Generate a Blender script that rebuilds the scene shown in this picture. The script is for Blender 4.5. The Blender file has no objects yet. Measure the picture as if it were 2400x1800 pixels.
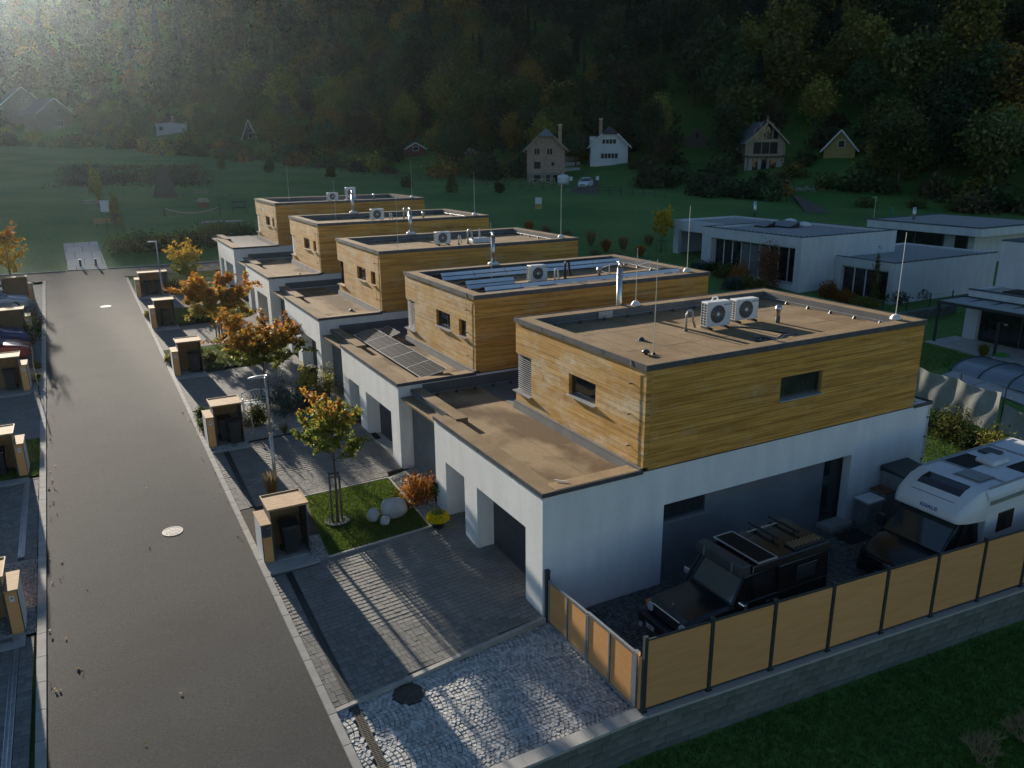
import bpy, math, random
import numpy as np
from mathutils import Vector, Matrix
random.seed(7); rng = np.random.default_rng(7)
R = math.radians
scene = bpy.context.scene
COL = scene.collection
# ------------------------------------------------------------------ camera
F_PX = 1850.0                                   # focal length in photograph pixels (2400 wide)
CAM = np.array([-9.22, -15.51, 11.68])
YAW, PITCH, ROLL = R(28.378), R(16.556), R(-0.472)
_d = np.array([math.sin(YAW)*math.cos(PITCH), math.cos(YAW)*math.cos(PITCH), -math.sin(PITCH)])
_r0 = np.array([math.cos(YAW), -math.sin(YAW), 0.0]); _u0 = np.cross(_r0, _d)
CR = math.cos(ROLL)*_r0 + math.sin(ROLL)*_u0; CU = -math.sin(ROLL)*_r0 + math.cos(ROLL)*_u0
cam = bpy.data.objects.new('camera', bpy.data.cameras.new('camera')); COL.objects.link(cam)
cam.data.sensor_width = 36; cam.data.lens = 36*F_PX/2400; cam.data.clip_start = .3; cam.data.clip_end = 3000
m4 = Matrix(((CR[0], CU[0], -_d[0], CAM[0]), (CR[1], CU[1], -_d[1], CAM[1]), (CR[2], CU[2], -_d[2], CAM[2]), (0, 0, 0, 1)))
cam.matrix_world = m4; scene.camera = cam
# ------------------------------------------------------------------ light
SUN_AZ, SUN_EL = R(-5.2), R(12.0)               # azimuth from +Y towards +X
world = bpy.data.worlds.new('World'); scene.world = world; world.use_nodes = True
wn = world.node_tree; wn.nodes.clear()
sky = wn.nodes.new('ShaderNodeTexSky'); sky.sky_type = 'NISHITA'; sky.sun_disc = False
sky.sun_elevation = SUN_EL; sky.sun_rotation = SUN_AZ; sky.air_density = 1.0; sky.dust_density = .2; sky.ozone_density = 3.2
bg = wn.nodes.new('ShaderNodeBackground'); bg.inputs[1].default_value = .05
wo = wn.nodes.new('ShaderNodeOutputWorld'); wn.links.new(sky.outputs[0], bg.inputs[0]); wn.links.new(bg.outputs[0], wo.inputs[0])
sl = bpy.data.lights.new('sun', 'SUN'); sl.energy = 5.0; sl.angle = R(.7); sl.color = (1, .90, .75)
sun = bpy.data.objects.new('sun', sl); COL.objects.link(sun)
sdir = Vector((math.sin(SUN_AZ)*math.cos(SUN_EL), math.cos(SUN_AZ)*math.cos(SUN_EL), math.sin(SUN_EL)))
sun.rotation_euler = sdir.to_track_quat('Z', 'Y').to_euler(); sun.location = (-12, 40, 60)
scene.view_settings.view_transform = 'Standard'; scene.view_settings.look = 'None'
scene.view_settings.exposure = 1.27; scene.view_settings.gamma = 1
scene.cycles.max_bounces = 6; scene.cycles.diffuse_bounces = 3; scene.cycles.glossy_bounces = 3
scene.cycles.transparent_max_bounces = 8; scene.cycles.use_denoising = True
# ------------------------------------------------------------------ mesh helpers
class MB:
    def __init__(s): s.v = []; s.f = []; s.mi = []
    def add(s, vs, fs, m=0):
        o = len(s.v); s.v += [tuple(map(float, p)) for p in vs]
        s.f += [tuple(i+o for i in q) for q in fs]; s.mi += [m]*len(fs); return s
    def hexa(s, p, m=0):
        return s.add(p, [(0,3,2,1),(4,5,6,7),(0,1,5,4),(1,2,6,5),(2,3,7,6),(3,0,4,7)], m)
    def box(s, x0, y0, z0, x1, y1, z1, m=0):
        return s.hexa([(x0,y0,z0),(x1,y0,z0),(x1,y1,z0),(x0,y1,z0),(x0,y0,z1),(x1,y0,z1),(x1,y1,z1),(x0,y1,z1)], m)
    def obox(s, c, dx, dy, dz, rz=0, m=0):          # c = centre of the base
        ca, sa = math.cos(rz), math.sin(rz); q = []
        for z in (0, dz):
            for a, b in ((-1,-1),(1,-1),(1,1),(-1,1)):
                x, y = a*dx/2, b*dy/2; q.append((c[0]+x*ca-y*sa, c[1]+x*sa+y*ca, c[2]+z))
        return s.hexa(q, m)
    def beam(s, p0, p1, w, h, m=0):
        a, b = Vector(p0), Vector(p1); d = (b-a).normalized()
        up = Vector((0,0,1)) if abs(d.z) < .95 else Vector((1,0,0))
        sx = d.cross(up).normalized()*w/2; sy = sx.cross(d).normalized()*h/2
        return s.hexa([a-sx-sy, a+sx-sy, a+sx+sy, a-sx+sy, b-sx-sy, b+sx-sy, b+sx+sy, b-sx+sy], m)
    def prism(s, pts, a0, a1, axis='z', m=0):        # pts 2d polygon; axis z:(x,y) y:(x,z) x:(y,z)
        def P(p, t): return (p[0],p[1],t) if axis == 'z' else ((p[0],t,p[1]) if axis == 'y' else (t,p[0],p[1]))
        n = len(pts)
        return s.add([P(p,a0) for p in pts]+[P(p,a1) for p in pts],
                     [tuple(range(n))[::-1], tuple(range(n,2*n))]+[(i,(i+1)%n,(i+1)%n+n,i+n) for i in range(n)], m)
    def cyl(s, p0, p1, r0, r1=None, n=10, cap=True, m=0):
        r1 = r0 if r1 is None else r1
        a, b = Vector(p0), Vector(p1); d = (b-a).normalized()
        u = d.cross(Vector((0,0,1)) if abs(d.z) < .9 else Vector((1,0,0))).normalized(); w = d.cross(u)
        vs = [p+(u*math.cos(2*math.pi*i/n)+w*math.sin(2*math.pi*i/n))*r for p, r in ((a,r0),(b,r1)) for i in range(n)]
        fs = [(i,(i+1)%n,(i+1)%n+n,i+n) for i in range(n)]
        if cap: fs += [tuple(range(n))[::-1], tuple(range(n,2*n))]
        return s.add(vs, fs, m)
    def tube(s, pts, r, n=6, m=0):
        pts = [Vector(p) for p in pts]; rs = r if isinstance(r, (list, tuple)) else [r]*len(pts); vs = []
        for i, p in enumerate(pts):
            d = (pts[min(i+1,len(pts)-1)]-pts[max(i-1,0)]).normalized()
            u = d.cross(Vector((0,0,1)) if abs(d.z) < .9 else Vector((1,0,0))).normalized(); w = d.cross(u)
            vs += [p+(u*math.cos(2*math.pi*k/n)+w*math.sin(2*math.pi*k/n))*rs[i] for k in range(n)]
        L = len(pts); fs = [(i*n+k, i*n+(k+1)%n, (i+1)*n+(k+1)%n, (i+1)*n+k) for i in range(L-1) for k in range(n)]
        fs += [tuple(range(n))[::-1], tuple(range((L-1)*n, L*n))]
        return s.add(vs, fs, m)
    def lathe(s, prof, c=(0,0,0), n=16, m=0, sx=1, sy=1):
        vs = [(c[0]+sx*r*math.cos(2*math.pi*k/n), c[1]+sy*r*math.sin(2*math.pi*k/n), c[2]+z) for r, z in prof for k in range(n)]
        L = len(prof); fs = [(i*n+k, i*n+(k+1)%n, (i+1)*n+(k+1)%n, (i+1)*n+k) for i in range(L-1) for k in range(n)]
        fs += [tuple(range(n))[::-1], tuple(range((L-1)*n, L*n))]
        return s.add(vs, fs, m)
    def ball(s, c, rx, ry, rz, nu=14, nv=9, bump=0, seed=0):
        rr = np.random.default_rng(seed); ph = rr.uniform(0, 6.28, 6); prof = []
        vs = []; 
        for j in range(nv+1):
            t = math.pi*j/nv
            for k in range(nu):
                a = 2*math.pi*k/nu; x, y, z = math.sin(t)*math.cos(a), math.sin(t)*math.sin(a), -math.cos(t)
                g = 1+bump*(math.sin(2.1*x+ph[0])*math.sin(2.3*y+ph[1])+.6*math.sin(3.7*z+3*x+ph[2])+.35*math.sin(6*y+5*x+ph[3]))
                vs.append((c[0]+rx*x*g, c[1]+ry*y*g, c[2]+rz*z*g))
        fs = [(j*nu+k, j*nu+(k+1)%nu, (j+1)*nu+(k+1)%nu, (j+1)*nu+k) for j in range(nv) for k in range(nu)]
        return s.add(vs, fs)
    def quad(s, a, b, c, d, m=0): return s.add([a,b,c,d], [(0,1,2,3)], m)
    def mesh(s, name, mats, smooth=False):
        me = bpy.data.meshes.new(name); me.from_pydata(s.v, [], s.f)
        for x in (mats if isinstance(mats, (list, tuple)) else [mats]): me.materials.append(x)
        if any(s.mi): me.polygons.foreach_set('material_index', s.mi)
        if smooth: me.polygons.foreach_set('use_smooth', [True]*len(s.f))
        me.update(); return me
    def build(s, name, mats, parent=None, smooth=False, loc=(0,0,0), rz=0, bevel=0):
        o = bpy.data.objects.new(name, s.mesh(name, mats, smooth)); COL.objects.link(o)
        o.location = loc; o.rotation_euler.z = rz
        if parent is not None: o.parent = parent
        if bevel:
            b = o.modifiers.new('bevel', 'BEVEL'); b.width = bevel; b.segments = 2; b.limit_method = 'ANGLE'
        return o
def tag(o, label=None, cat=None, group=None, kind=None):
    for k, v in (('label', label), ('category', cat), ('group', group), ('kind', kind)):
        if v: o[k] = v
    return o
def thing(name, label, cat, loc=(0,0,0), rz=0, group=None):
    o = bpy.data.objects.new(name, None); COL.objects.link(o); o.empty_display_size = .2
    o.location = loc; o.rotation_euler = (0, 0, rz); return tag(o, label, cat, group)
def copy_tree(o, parent=None, loc=None, rz=None, label=None, scale=None):
    c = o.copy(); COL.objects.link(c)
    if parent is not None: c.parent = parent
    if loc is not None: c.location = loc
    if rz is not None: c.rotation_euler = (0, 0, rz)
    if scale is not None: c.scale = scale
    if label: c['label'] = label
    for ch in o.children: copy_tree(ch, c)
    return c
def inst(name, me, parent=None, loc=(0,0,0), rz=0):
    o = bpy.data.objects.new(name, me); COL.objects.link(o); o.location = loc; o.rotation_euler.z = rz
    if parent is not None: o.parent = parent
    return o
def text(body, size, mat_, parent, loc, rot, name='lettering', ext=.002):
    cu = bpy.data.curves.new(name, 'FONT'); cu.body = body; cu.size = size; cu.align_x = 'CENTER'; cu.align_y = 'CENTER'; cu.extrude = ext
    c = bpy.data.objects.new('font', cu); COL.objects.link(c); me = bpy.data.meshes.new_from_object(c.evaluated_get(bpy.context.evaluated_depsgraph_get()))
    bpy.data.objects.remove(c); me.materials.clear(); me.materials.append(mat_); o = bpy.data.objects.new(name, me); COL.objects.link(o); o.location = loc; o.rotation_euler = rot
    o.parent = parent; return o
# ------------------------------------------------------------------ materials
def mat(name, c1, c2=None, scale=3.0, rough=.8, metal=0.0, bump=0.0, bscale=60.0, stretch=(1,1,1), world=False, fine=.0, fscale=80, rand=0.0, spec=.4, lo=.35, hi=.65, detail=4):
    m = bpy.data.materials.new(name); m.use_nodes = True; nt = m.node_tree; N = nt.nodes; L = nt.links
    b = N['Principled BSDF']; b.inputs['Roughness'].default_value = rough; b.inputs['Metallic'].default_value = metal
    b.inputs['Specular IOR Level'].default_value = spec
    c1 = tuple(c1)+(1,); c2 = tuple(c2)+(1,) if c2 else c1
    if world: co = N.new('ShaderNodeNewGeometry').outputs['Position']
    else: co = N.new('ShaderNodeTexCoord').outputs['Object']
    mp = N.new('ShaderNodeMapping'); mp.inputs['Scale'].default_value = stretch; L.new(co, mp.inputs[0])
    no = N.new('ShaderNodeTexNoise'); no.inputs['Scale'].default_value = scale; no.inputs['Detail'].default_value = detail; L.new(mp.outputs[0], no.inputs[0])
    rp = N.new('ShaderNodeValToRGB'); rp.color_ramp.elements[0].position = lo; rp.color_ramp.elements[1].position = hi
    rp.color_ramp.elements[0].color = c1; rp.color_ramp.elements[1].color = c2; L.new(no.outputs[0], rp.inputs[0]); out = rp.outputs[0]
    if fine or rand:
        hs = N.new('ShaderNodeHueSaturation'); L.new(out, hs.inputs['Color']); val = None
        if fine:
            fn = N.new('ShaderNodeTexNoise'); fn.inputs['Scale'].default_value = fscale; fn.inputs['Detail'].default_value = 2; L.new(mp.outputs[0], fn.inputs[0])
            mr = N.new('ShaderNodeMapRange'); mr.inputs[1].default_value = .25; mr.inputs[2].default_value = .75
            mr.inputs[3].default_value = 1-fine; mr.inputs[4].default_value = 1+fine; L.new(fn.outputs[0], mr.inputs[0]); val = mr.outputs[0]
        if rand:
            oi = N.new('ShaderNodeObjectInfo'); m2 = N.new('ShaderNodeMapRange'); m2.inputs[3].default_value = 1-rand; m2.inputs[4].default_value = 1+rand
            L.new(oi.outputs['Random'], m2.inputs[0])
            if val is not None:
                mu = N.new('ShaderNodeMath'); mu.operation = 'MULTIPLY'; L.new(val, mu.inputs[0]); L.new(m2.outputs[0], mu.inputs[1]); val = mu.outputs[0]
            else: val = m2.outputs[0]
        L.new(val, hs.inputs['Value']); out = hs.outputs[0]
    L.new(out, b.inputs['Base Color'])
    if bump:
        bn = N.new('ShaderNodeTexNoise'); bn.inputs['Scale'].default_value = bscale; bn.inputs['Detail'].default_value = 3; L.new(mp.outputs[0], bn.inputs[0])
        bu = N.new('ShaderNodeBump'); bu.inputs['Strength'].default_value = bump; bu.inputs['Distance'].default_value = .02
        L.new(bn.outputs[0], bu.inputs['Height']); L.new(bu.outputs[0], b.inputs['Normal'])
    return m
def leafmat(name, transl=.45, rand=.25):
    m = bpy.data.materials.new(name); m.use_nodes = True; nt = m.node_tree; N = nt.nodes; L = nt.links
    b = N['Principled BSDF']; b.inputs['Roughness'].default_value = .6; b.inputs['Specular IOR Level'].default_value = .25
    at = N.new('ShaderNodeAttribute'); at.attribute_name = 'tint'
    oi = N.new('ShaderNodeObjectInfo'); mr = N.new('ShaderNodeMapRange'); mr.inputs[3].default_value = 1-rand; mr.inputs[4].default_value = 1+rand
    L.new(oi.outputs['Random'], mr.inputs[0]); hs = N.new('ShaderNodeHueSaturation'); L.new(mr.outputs[0], hs.inputs['Value']); L.new(at.outputs['Color'], hs.inputs['Color'])
    L.new(hs.outputs[0], b.inputs['Base Color'])
    tr = N.new('ShaderNodeBsdfTranslucent'); L.new(hs.outputs[0], tr.inputs[0])
    mx = N.new('ShaderNodeMixShader'); mx.inputs[0].default_value = transl; L.new(b.outputs[0], mx.inputs[1]); L.new(tr.outputs[0], mx.inputs[2])
    L.new(mx.outputs[0], N['Material Output'].inputs[0]); return m
M = {}
M['white'] = mat('white_render', (.72,.72,.72), (.80,.795,.785), 2.2, .9, bump=.35, bscale=90, fine=.06, fscale=40, world=True, stretch=(1,1,.22))
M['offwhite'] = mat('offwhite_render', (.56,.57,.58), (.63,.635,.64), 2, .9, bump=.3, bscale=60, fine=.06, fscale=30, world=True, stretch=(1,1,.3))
M['autoglass'] = mat('car_glass', (.03,.042,.045), (.045,.058,.06), 1.5, .06, spec=.9)
M['grey'] = mat('grey_render', (.15,.16,.175), (.19,.20,.215), 1.2, .9, bump=.2, bscale=140, fine=.05)
M['anthr'] = mat('anthracite_metal', (.055,.06,.066), (.07,.075,.08), 4, .45, .2)
M['coping'] = mat('coping_metal', (.075,.08,.09), (.10,.105,.115), 3, .5, .35, fine=.06)
M['membrane'] = mat('roof_membrane', (.215,.15,.085), (.295,.215,.13), .9, .95, spec=.08, fine=.12, fscale=14, world=True, bump=.15, bscale=200)
M['membrane_w'] = mat('stained_membrane', (.14,.098,.056), (.31,.228,.14), .55, .95, spec=.08, fine=.10, fscale=14, world=True, bump=.15, bscale=200, lo=.42, hi=.56, stretch=(1,.7,1))
M['membrane2'] = mat('grey_membrane', (.105,.105,.11), (.14,.14,.14), 1.3, .8, fine=.1, fscale=20)
M['sill'] = mat('sill_aluminium', (.55,.56,.57), (.65,.65,.66), 5, .35, .6)
M['glass'] = mat('window_glass', (.012,.014,.016), (.03,.032,.035), 2, .04, spec=.6)
M['frame_w'] = mat('white_frame', (.6,.6,.6), (.68,.68,.68), 3, .5)
M['slat'] = mat('blind_slat', (.24,.25,.26), (.30,.31,.32), 5, .4, .3)
M['slat_d'] = mat('dark_blind_slat', (.06,.065,.07), (.08,.085,.09), 5, .45, .2)
M['steel'] = mat('stainless_steel', (.5,.5,.5), (.62,.61,.60), 6, .33, 1.0)
M['galv'] = mat('galvanised_steel', (.36,.38,.40), (.46,.48,.50), 9, .4, .7, fine=.08)
M['plastic_w'] = mat('white_plastic', (.62,.63,.63), (.7,.7,.7), 3, .45)
M['dark'] = mat('dark_plastic', (.02,.021,.023), (.032,.033,.035), 5, .5)
M['rubber'] = mat('black_rubber', (.012,.012,.013), (.02,.02,.02), 8, .75)
M['bin'] = mat('bin_plastic', (.016,.018,.02), (.026,.028,.03), 5, .42)
M['asphalt'] = mat('asphalt', (.040,.040,.040), (.055,.0548,.0545), .3, .85, bump=.6, bscale=60, fine=.42, fscale=24, world=True, spec=.22)
M['kerb'] = mat('kerb_concrete', (.30,.285,.26), (.38,.365,.33), 2.5, .85, bump=.2, bscale=90, fine=.12, rand=.08)
M['paver'] = mat('concrete_paver', (.155,.148,.135), (.205,.196,.178), 2.2, .85, bump=.25, bscale=110, fine=.12, rand=.2)
M['joint'] = mat('paving_joint', (.075,.07,.062), (.10,.095,.085), 6, .95)
M['sett'] = mat('granite_sett', (.36,.355,.34), (.54,.53,.51), 9, .75, bump=.8, bscale=45, fine=.22, fscale=50, rand=.28)
M['sett_dark'] = mat('dark_sett', (.085,.088,.088), (.15,.152,.15), 9, .75, bump=.8, bscale=45, fine=.22, fscale=50, rand=.28)
M['sett_bed'] = mat('sett_joint', (.10,.10,.092), (.14,.14,.125), 8, .95)
M['block'] = mat('retaining_block', (.115,.125,.112), (.175,.185,.168), 3, .9, bump=.5, bscale=60, fine=.15, rand=.16)
M['conc'] = mat('concrete_slab', (.33,.32,.30), (.42,.41,.385), 1.6, .85, bump=.2, bscale=80, fine=.1)
M['panel'] = mat('amber_panel', (.64,.31,.11), (.70,.35,.135), 1.2, .55, fine=.07, fscale=50, stretch=(1,1,9), bump=.12, bscale=30, rand=.1)
M['post'] = mat('fence_post', (.045,.055,.055), (.06,.07,.07), 4, .45, .3)
M['osb'] = mat('timber_board', (.36,.22,.10), (.46,.29,.14), 3, .75, stretch=(8,1.2,8), fine=.15, fscale=9, rand=.06)
M['osbroof'] = mat('weathered_board_roof', (.34,.205,.095), (.45,.285,.145), 2, .8, stretch=(1.5,6,1), fine=.18, fscale=7, rand=.05)
M['shelter_in'] = mat('shelter_lining', (.27,.155,.07), (.35,.21,.10), 3, .8, stretch=(6,6,1.2), fine=.15)
M['grass'] = mat('grass_ground', (.042,.135,.018), (.10,.19,.034), .09, .95, bump=.8, bscale=9, fine=.35, fscale=3.5, world=True, detail=11, lo=.36, hi=.66)
M['lawn'] = mat('lawn_ground', (.04,.06,.012), (.07,.09,.02), 1.6, .95, bump=.9, bscale=40, fine=.4, fscale=22, world=True)
M['gravel'] = mat('gravel_bed', (.20,.19,.17), (.42,.40,.37), 26, .9, bump=1.0, bscale=30, fine=.3, fscale=40)
M['pebble'] = mat('pebble', (.26,.25,.235), (.45,.43,.41), 9, .7, bump=.3, fine=.2, rand=.3)
M['villagravel'] = mat('pale_roof_gravel', (.22,.22,.215), (.40,.395,.385), 14, .9, bump=1, bscale=18, fine=.3, fscale=20)
M['roofgravel'] = mat('roof_gravel', (.10,.095,.09), (.27,.26,.245), 22, .9, bump=1, bscale=26, fine=.25, fscale=30)
M['soil'] = mat('garden_soil', (.03,.024,.017), (.055,.042,.03), 5, .95, bump=.9, bscale=20, fine=.3)
M['boulder'] = mat('boulder_stone', (.36,.36,.36), (.48,.475,.465), 3, .85, bump=.5, bscale=28, fine=.14, fscale=30)
M['bark'] = mat('tree_bark', (.07,.052,.038), (.12,.092,.07), 6, .9, bump=.8, bscale=25, stretch=(3,3,.6))
M['woodpost'] = mat('weathered_post', (.09,.075,.06), (.15,.125,.10), 5, .85, stretch=(4,4,.6))
M['leaf'] = leafmat('leaves'); M['leaf_far'] = leafmat('forest_leaves', .2, .45)
M['pv'] = mat('solar_cell', (.008,.008,.009), (.013,.012,.012), 3, .45, spec=.1)
M['deflector'] = mat('aluminium_sheet', (.66,.70,.75), (.76,.79,.83), 1.2, .4, .15)
M['black'] = mat('black_paint', (.012,.013,.014), (.018,.019,.02), 2, .22, spec=.6)
M['plate'] = mat('number_plate', (.6,.6,.6), (.66,.66,.66), 3, .5)
M['blue'] = mat('plate_blue', (.02,.06,.3), None, 3, .5)
M['chrome'] = mat('chrome', (.75,.76,.78), (.8,.8,.82), 3, .12, 1)
M['amberlens'] = mat('amber_lens', (.5,.15,.02), (.6,.2,.03), 3, .2)
M['lens'] = mat('headlamp_lens', (.6,.63,.66), (.8,.82,.84), 14, .15, .2)
M['tile'] = mat('grey_roof_tile', (.14,.145,.155), (.2,.205,.215), 3, .8, stretch=(1,1,1), fine=.15)
M['tile_d'] = mat('dark_roof_tile', (.045,.04,.04), (.075,.068,.065), 3, .8, fine=.15)
M['brickw'] = mat('hollow_brick', (.33,.20,.145), (.42,.29,.22), 2, .9, fine=.2, rand=.15)
M['timber'] = mat('construction_timber', (.30,.24,.17), (.40,.33,.24), 4, .8, fine=.12)
M['yellow'] = mat('yellow_render', (.34,.26,.09), (.40,.31,.12), 1.5, .9, fine=.08)
M['chrys'] = leafmat('flower_petals', .3, .05)
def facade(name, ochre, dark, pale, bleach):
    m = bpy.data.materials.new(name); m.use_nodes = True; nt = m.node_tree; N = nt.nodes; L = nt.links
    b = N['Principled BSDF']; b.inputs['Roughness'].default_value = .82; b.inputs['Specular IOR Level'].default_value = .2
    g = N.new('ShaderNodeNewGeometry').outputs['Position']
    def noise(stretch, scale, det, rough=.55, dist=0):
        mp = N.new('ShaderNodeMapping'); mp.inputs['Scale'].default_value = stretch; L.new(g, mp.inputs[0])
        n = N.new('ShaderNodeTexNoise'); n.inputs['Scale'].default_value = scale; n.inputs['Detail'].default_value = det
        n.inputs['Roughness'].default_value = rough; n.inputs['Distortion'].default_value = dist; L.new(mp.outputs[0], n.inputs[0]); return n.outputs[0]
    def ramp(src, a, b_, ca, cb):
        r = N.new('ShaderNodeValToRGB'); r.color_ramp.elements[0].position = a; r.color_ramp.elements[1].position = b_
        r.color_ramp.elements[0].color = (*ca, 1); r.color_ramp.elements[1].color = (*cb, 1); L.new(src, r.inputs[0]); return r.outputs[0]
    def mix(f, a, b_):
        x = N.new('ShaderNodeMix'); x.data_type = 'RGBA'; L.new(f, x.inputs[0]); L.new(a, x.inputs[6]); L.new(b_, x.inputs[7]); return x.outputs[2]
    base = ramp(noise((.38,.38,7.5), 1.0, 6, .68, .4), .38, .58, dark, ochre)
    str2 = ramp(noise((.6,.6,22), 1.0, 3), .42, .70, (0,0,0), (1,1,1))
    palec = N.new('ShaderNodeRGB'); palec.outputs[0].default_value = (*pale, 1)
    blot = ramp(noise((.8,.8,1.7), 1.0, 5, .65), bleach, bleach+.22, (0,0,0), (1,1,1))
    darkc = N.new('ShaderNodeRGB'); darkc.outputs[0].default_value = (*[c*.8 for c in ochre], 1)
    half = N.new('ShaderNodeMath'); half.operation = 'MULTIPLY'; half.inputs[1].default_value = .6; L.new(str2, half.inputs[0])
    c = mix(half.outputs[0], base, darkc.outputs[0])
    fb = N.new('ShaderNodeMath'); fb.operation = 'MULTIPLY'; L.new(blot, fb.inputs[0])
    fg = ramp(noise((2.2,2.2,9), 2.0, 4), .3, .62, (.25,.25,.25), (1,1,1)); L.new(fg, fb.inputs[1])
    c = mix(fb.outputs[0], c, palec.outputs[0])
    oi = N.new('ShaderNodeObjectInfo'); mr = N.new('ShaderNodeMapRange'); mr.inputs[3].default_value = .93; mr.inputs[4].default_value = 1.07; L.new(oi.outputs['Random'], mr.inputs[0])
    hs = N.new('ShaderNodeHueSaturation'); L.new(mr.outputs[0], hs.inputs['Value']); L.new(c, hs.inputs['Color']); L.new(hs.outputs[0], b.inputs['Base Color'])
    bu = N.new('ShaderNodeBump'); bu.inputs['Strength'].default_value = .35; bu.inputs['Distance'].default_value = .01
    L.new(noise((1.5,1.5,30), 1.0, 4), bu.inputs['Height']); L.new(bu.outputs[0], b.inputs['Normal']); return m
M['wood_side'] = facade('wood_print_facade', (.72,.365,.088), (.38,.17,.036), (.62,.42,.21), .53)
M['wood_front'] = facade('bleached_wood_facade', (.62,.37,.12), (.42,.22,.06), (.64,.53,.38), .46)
# ------------------------------------------------------------------ terrain
GS = .05                                             # street climbs 5 % along +Y
EDGE = np.array([(-200,345),(-120,330),(-40,300),(-15,283),(7,252),(25,214),(38,176),(47,154),(56,138),(64,124),(70,112),(78,98),(86,84),(92,70),(98,60),(106,52),(116,43),(132,20),(146,-20),(156,-90)], float)
def edge_dist(x, y):
    x = np.asarray(x, float); y = np.asarray(y, float); best = np.full(x.shape, 1e9); sgn = np.ones(x.shape)
    for (ax, ay), (bx, by) in zip(EDGE[:-1], EDGE[1:]):
        dx, dy = bx-ax, by-ay; L2 = dx*dx+dy*dy; t = np.clip(((x-ax)*dx+(y-ay)*dy)/L2, 0, 1)
        d = np.hypot(x-ax-t*dx, y-ay-t*dy); c = dx*(y-ay)-dy*(x-ax)
        k = d < best-1e-9; best = np.where(k, d, best); sgn = np.where(k, np.where(c > 0, 1, -1), sgn)
    return best*sgn
def sstep(a, b, v): t = np.clip((v-a)/(b-a), 0, 1); return t*t*(3-2*t)
def terrain(x, y):
    x = np.asarray(x, float); y = np.asarray(y, float)
    z = GS*np.clip(y, -60, 300)
    z = z-.02-.13*(1-sstep(17, 20, x))*(1-sstep(60, 63, y))*sstep(-24, -20, x)
    z = z-.18*sstep(16.5, 18, x)*(1-sstep(22, 26, y))*(1-sstep(60,70,x))
    s = y-(-4.25-.08*x); low = np.where(s < 0, -1.18+.07*np.clip(s, -30, 0), -1.18+.83*np.clip(s/4, 0, 1))
    k = sstep(-6.4, -5.7, x)*(1-sstep(0, .5, y)); z = z*(1-k)+low*k
    d = edge_dist(x, y); t = sstep(15, 38, x+.091*(y-45))
    rise = .22*np.clip(d, 0, 24)+(.43+.13*t)*np.clip(d-24, 0, None)
    cap = 78+30*t; rise = -np.logaddexp(-rise*.12, -cap*.12)/.12
    z = z+np.where(d > 0, rise, 0)+np.where(y > 62, .35*np.sin(x*.07)*np.sin(y*.05), 0)*sstep(62, 90, y)
    return z
def tz(x, y): return float(terrain(np.array([x]), np.array([y]))[0])
def gz(y): return GS*y
def ray(px, py):
    v = _d*F_PX+CR*(px-1200)-CU*(py-900); return v/np.linalg.norm(v)
_S = np.concatenate([np.arange(5., 160, 1.0), np.arange(160., 720, 2.5)])
def onground(px, py):                                # photograph pixel -> point where its ray meets the terrain
    v = ray(px, py); S = _S
    for k in range(3):
        P = CAM+v*S[:,None]; below = P[:,2] < terrain(P[:,0], P[:,1]); i = int(np.argmax(below)) if below.any() else len(S)-1
        S = np.linspace(S[max(i-1,0)], S[i], 12)
    return CAM+v*S[-1]
def atz(px, py, z): v = ray(px, py); return CAM+v*((z-CAM[2])/v[2])
def aty(px, py, y): v = ray(px, py); return CAM+v*((y-CAM[1])/v[1])
def atx(px, py, x): v = ray(px, py); return CAM+v*((x-CAM[0])/v[0])
def atdist(px, py, D): v = ray(px, py); return CAM+v*(D/(v@_d))   # point at depth D along the view axis
xs = np.concatenate([np.arange(-320,-30,14), np.arange(-30,62,1.5), np.arange(62,460,6.5)])
ys = np.concatenate([np.arange(-70,-9,4), np.arange(-9,3,.5), np.arange(3,64,2), np.arange(64,560,6.5)])
GX, GY = np.meshgrid(xs, ys); GZ = terrain(GX, GY)
nx, ny = len(xs), len(ys)
me = bpy.data.meshes.new('ground')
idx = (np.arange(ny-1)[:,None]*nx+np.arange(nx-1)[None,:]).ravel()
me.from_pydata(np.stack([GX.ravel(),GY.ravel(),GZ.ravel()],1).tolist(), [], np.stack([idx,idx+1,idx+nx+1,idx+nx],1).tolist())
me.materials.append(M['grass']); me.polygons.foreach_set('use_smooth', [True]*len(me.polygons))
tag(inst('ground', me), kind='structure')
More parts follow.
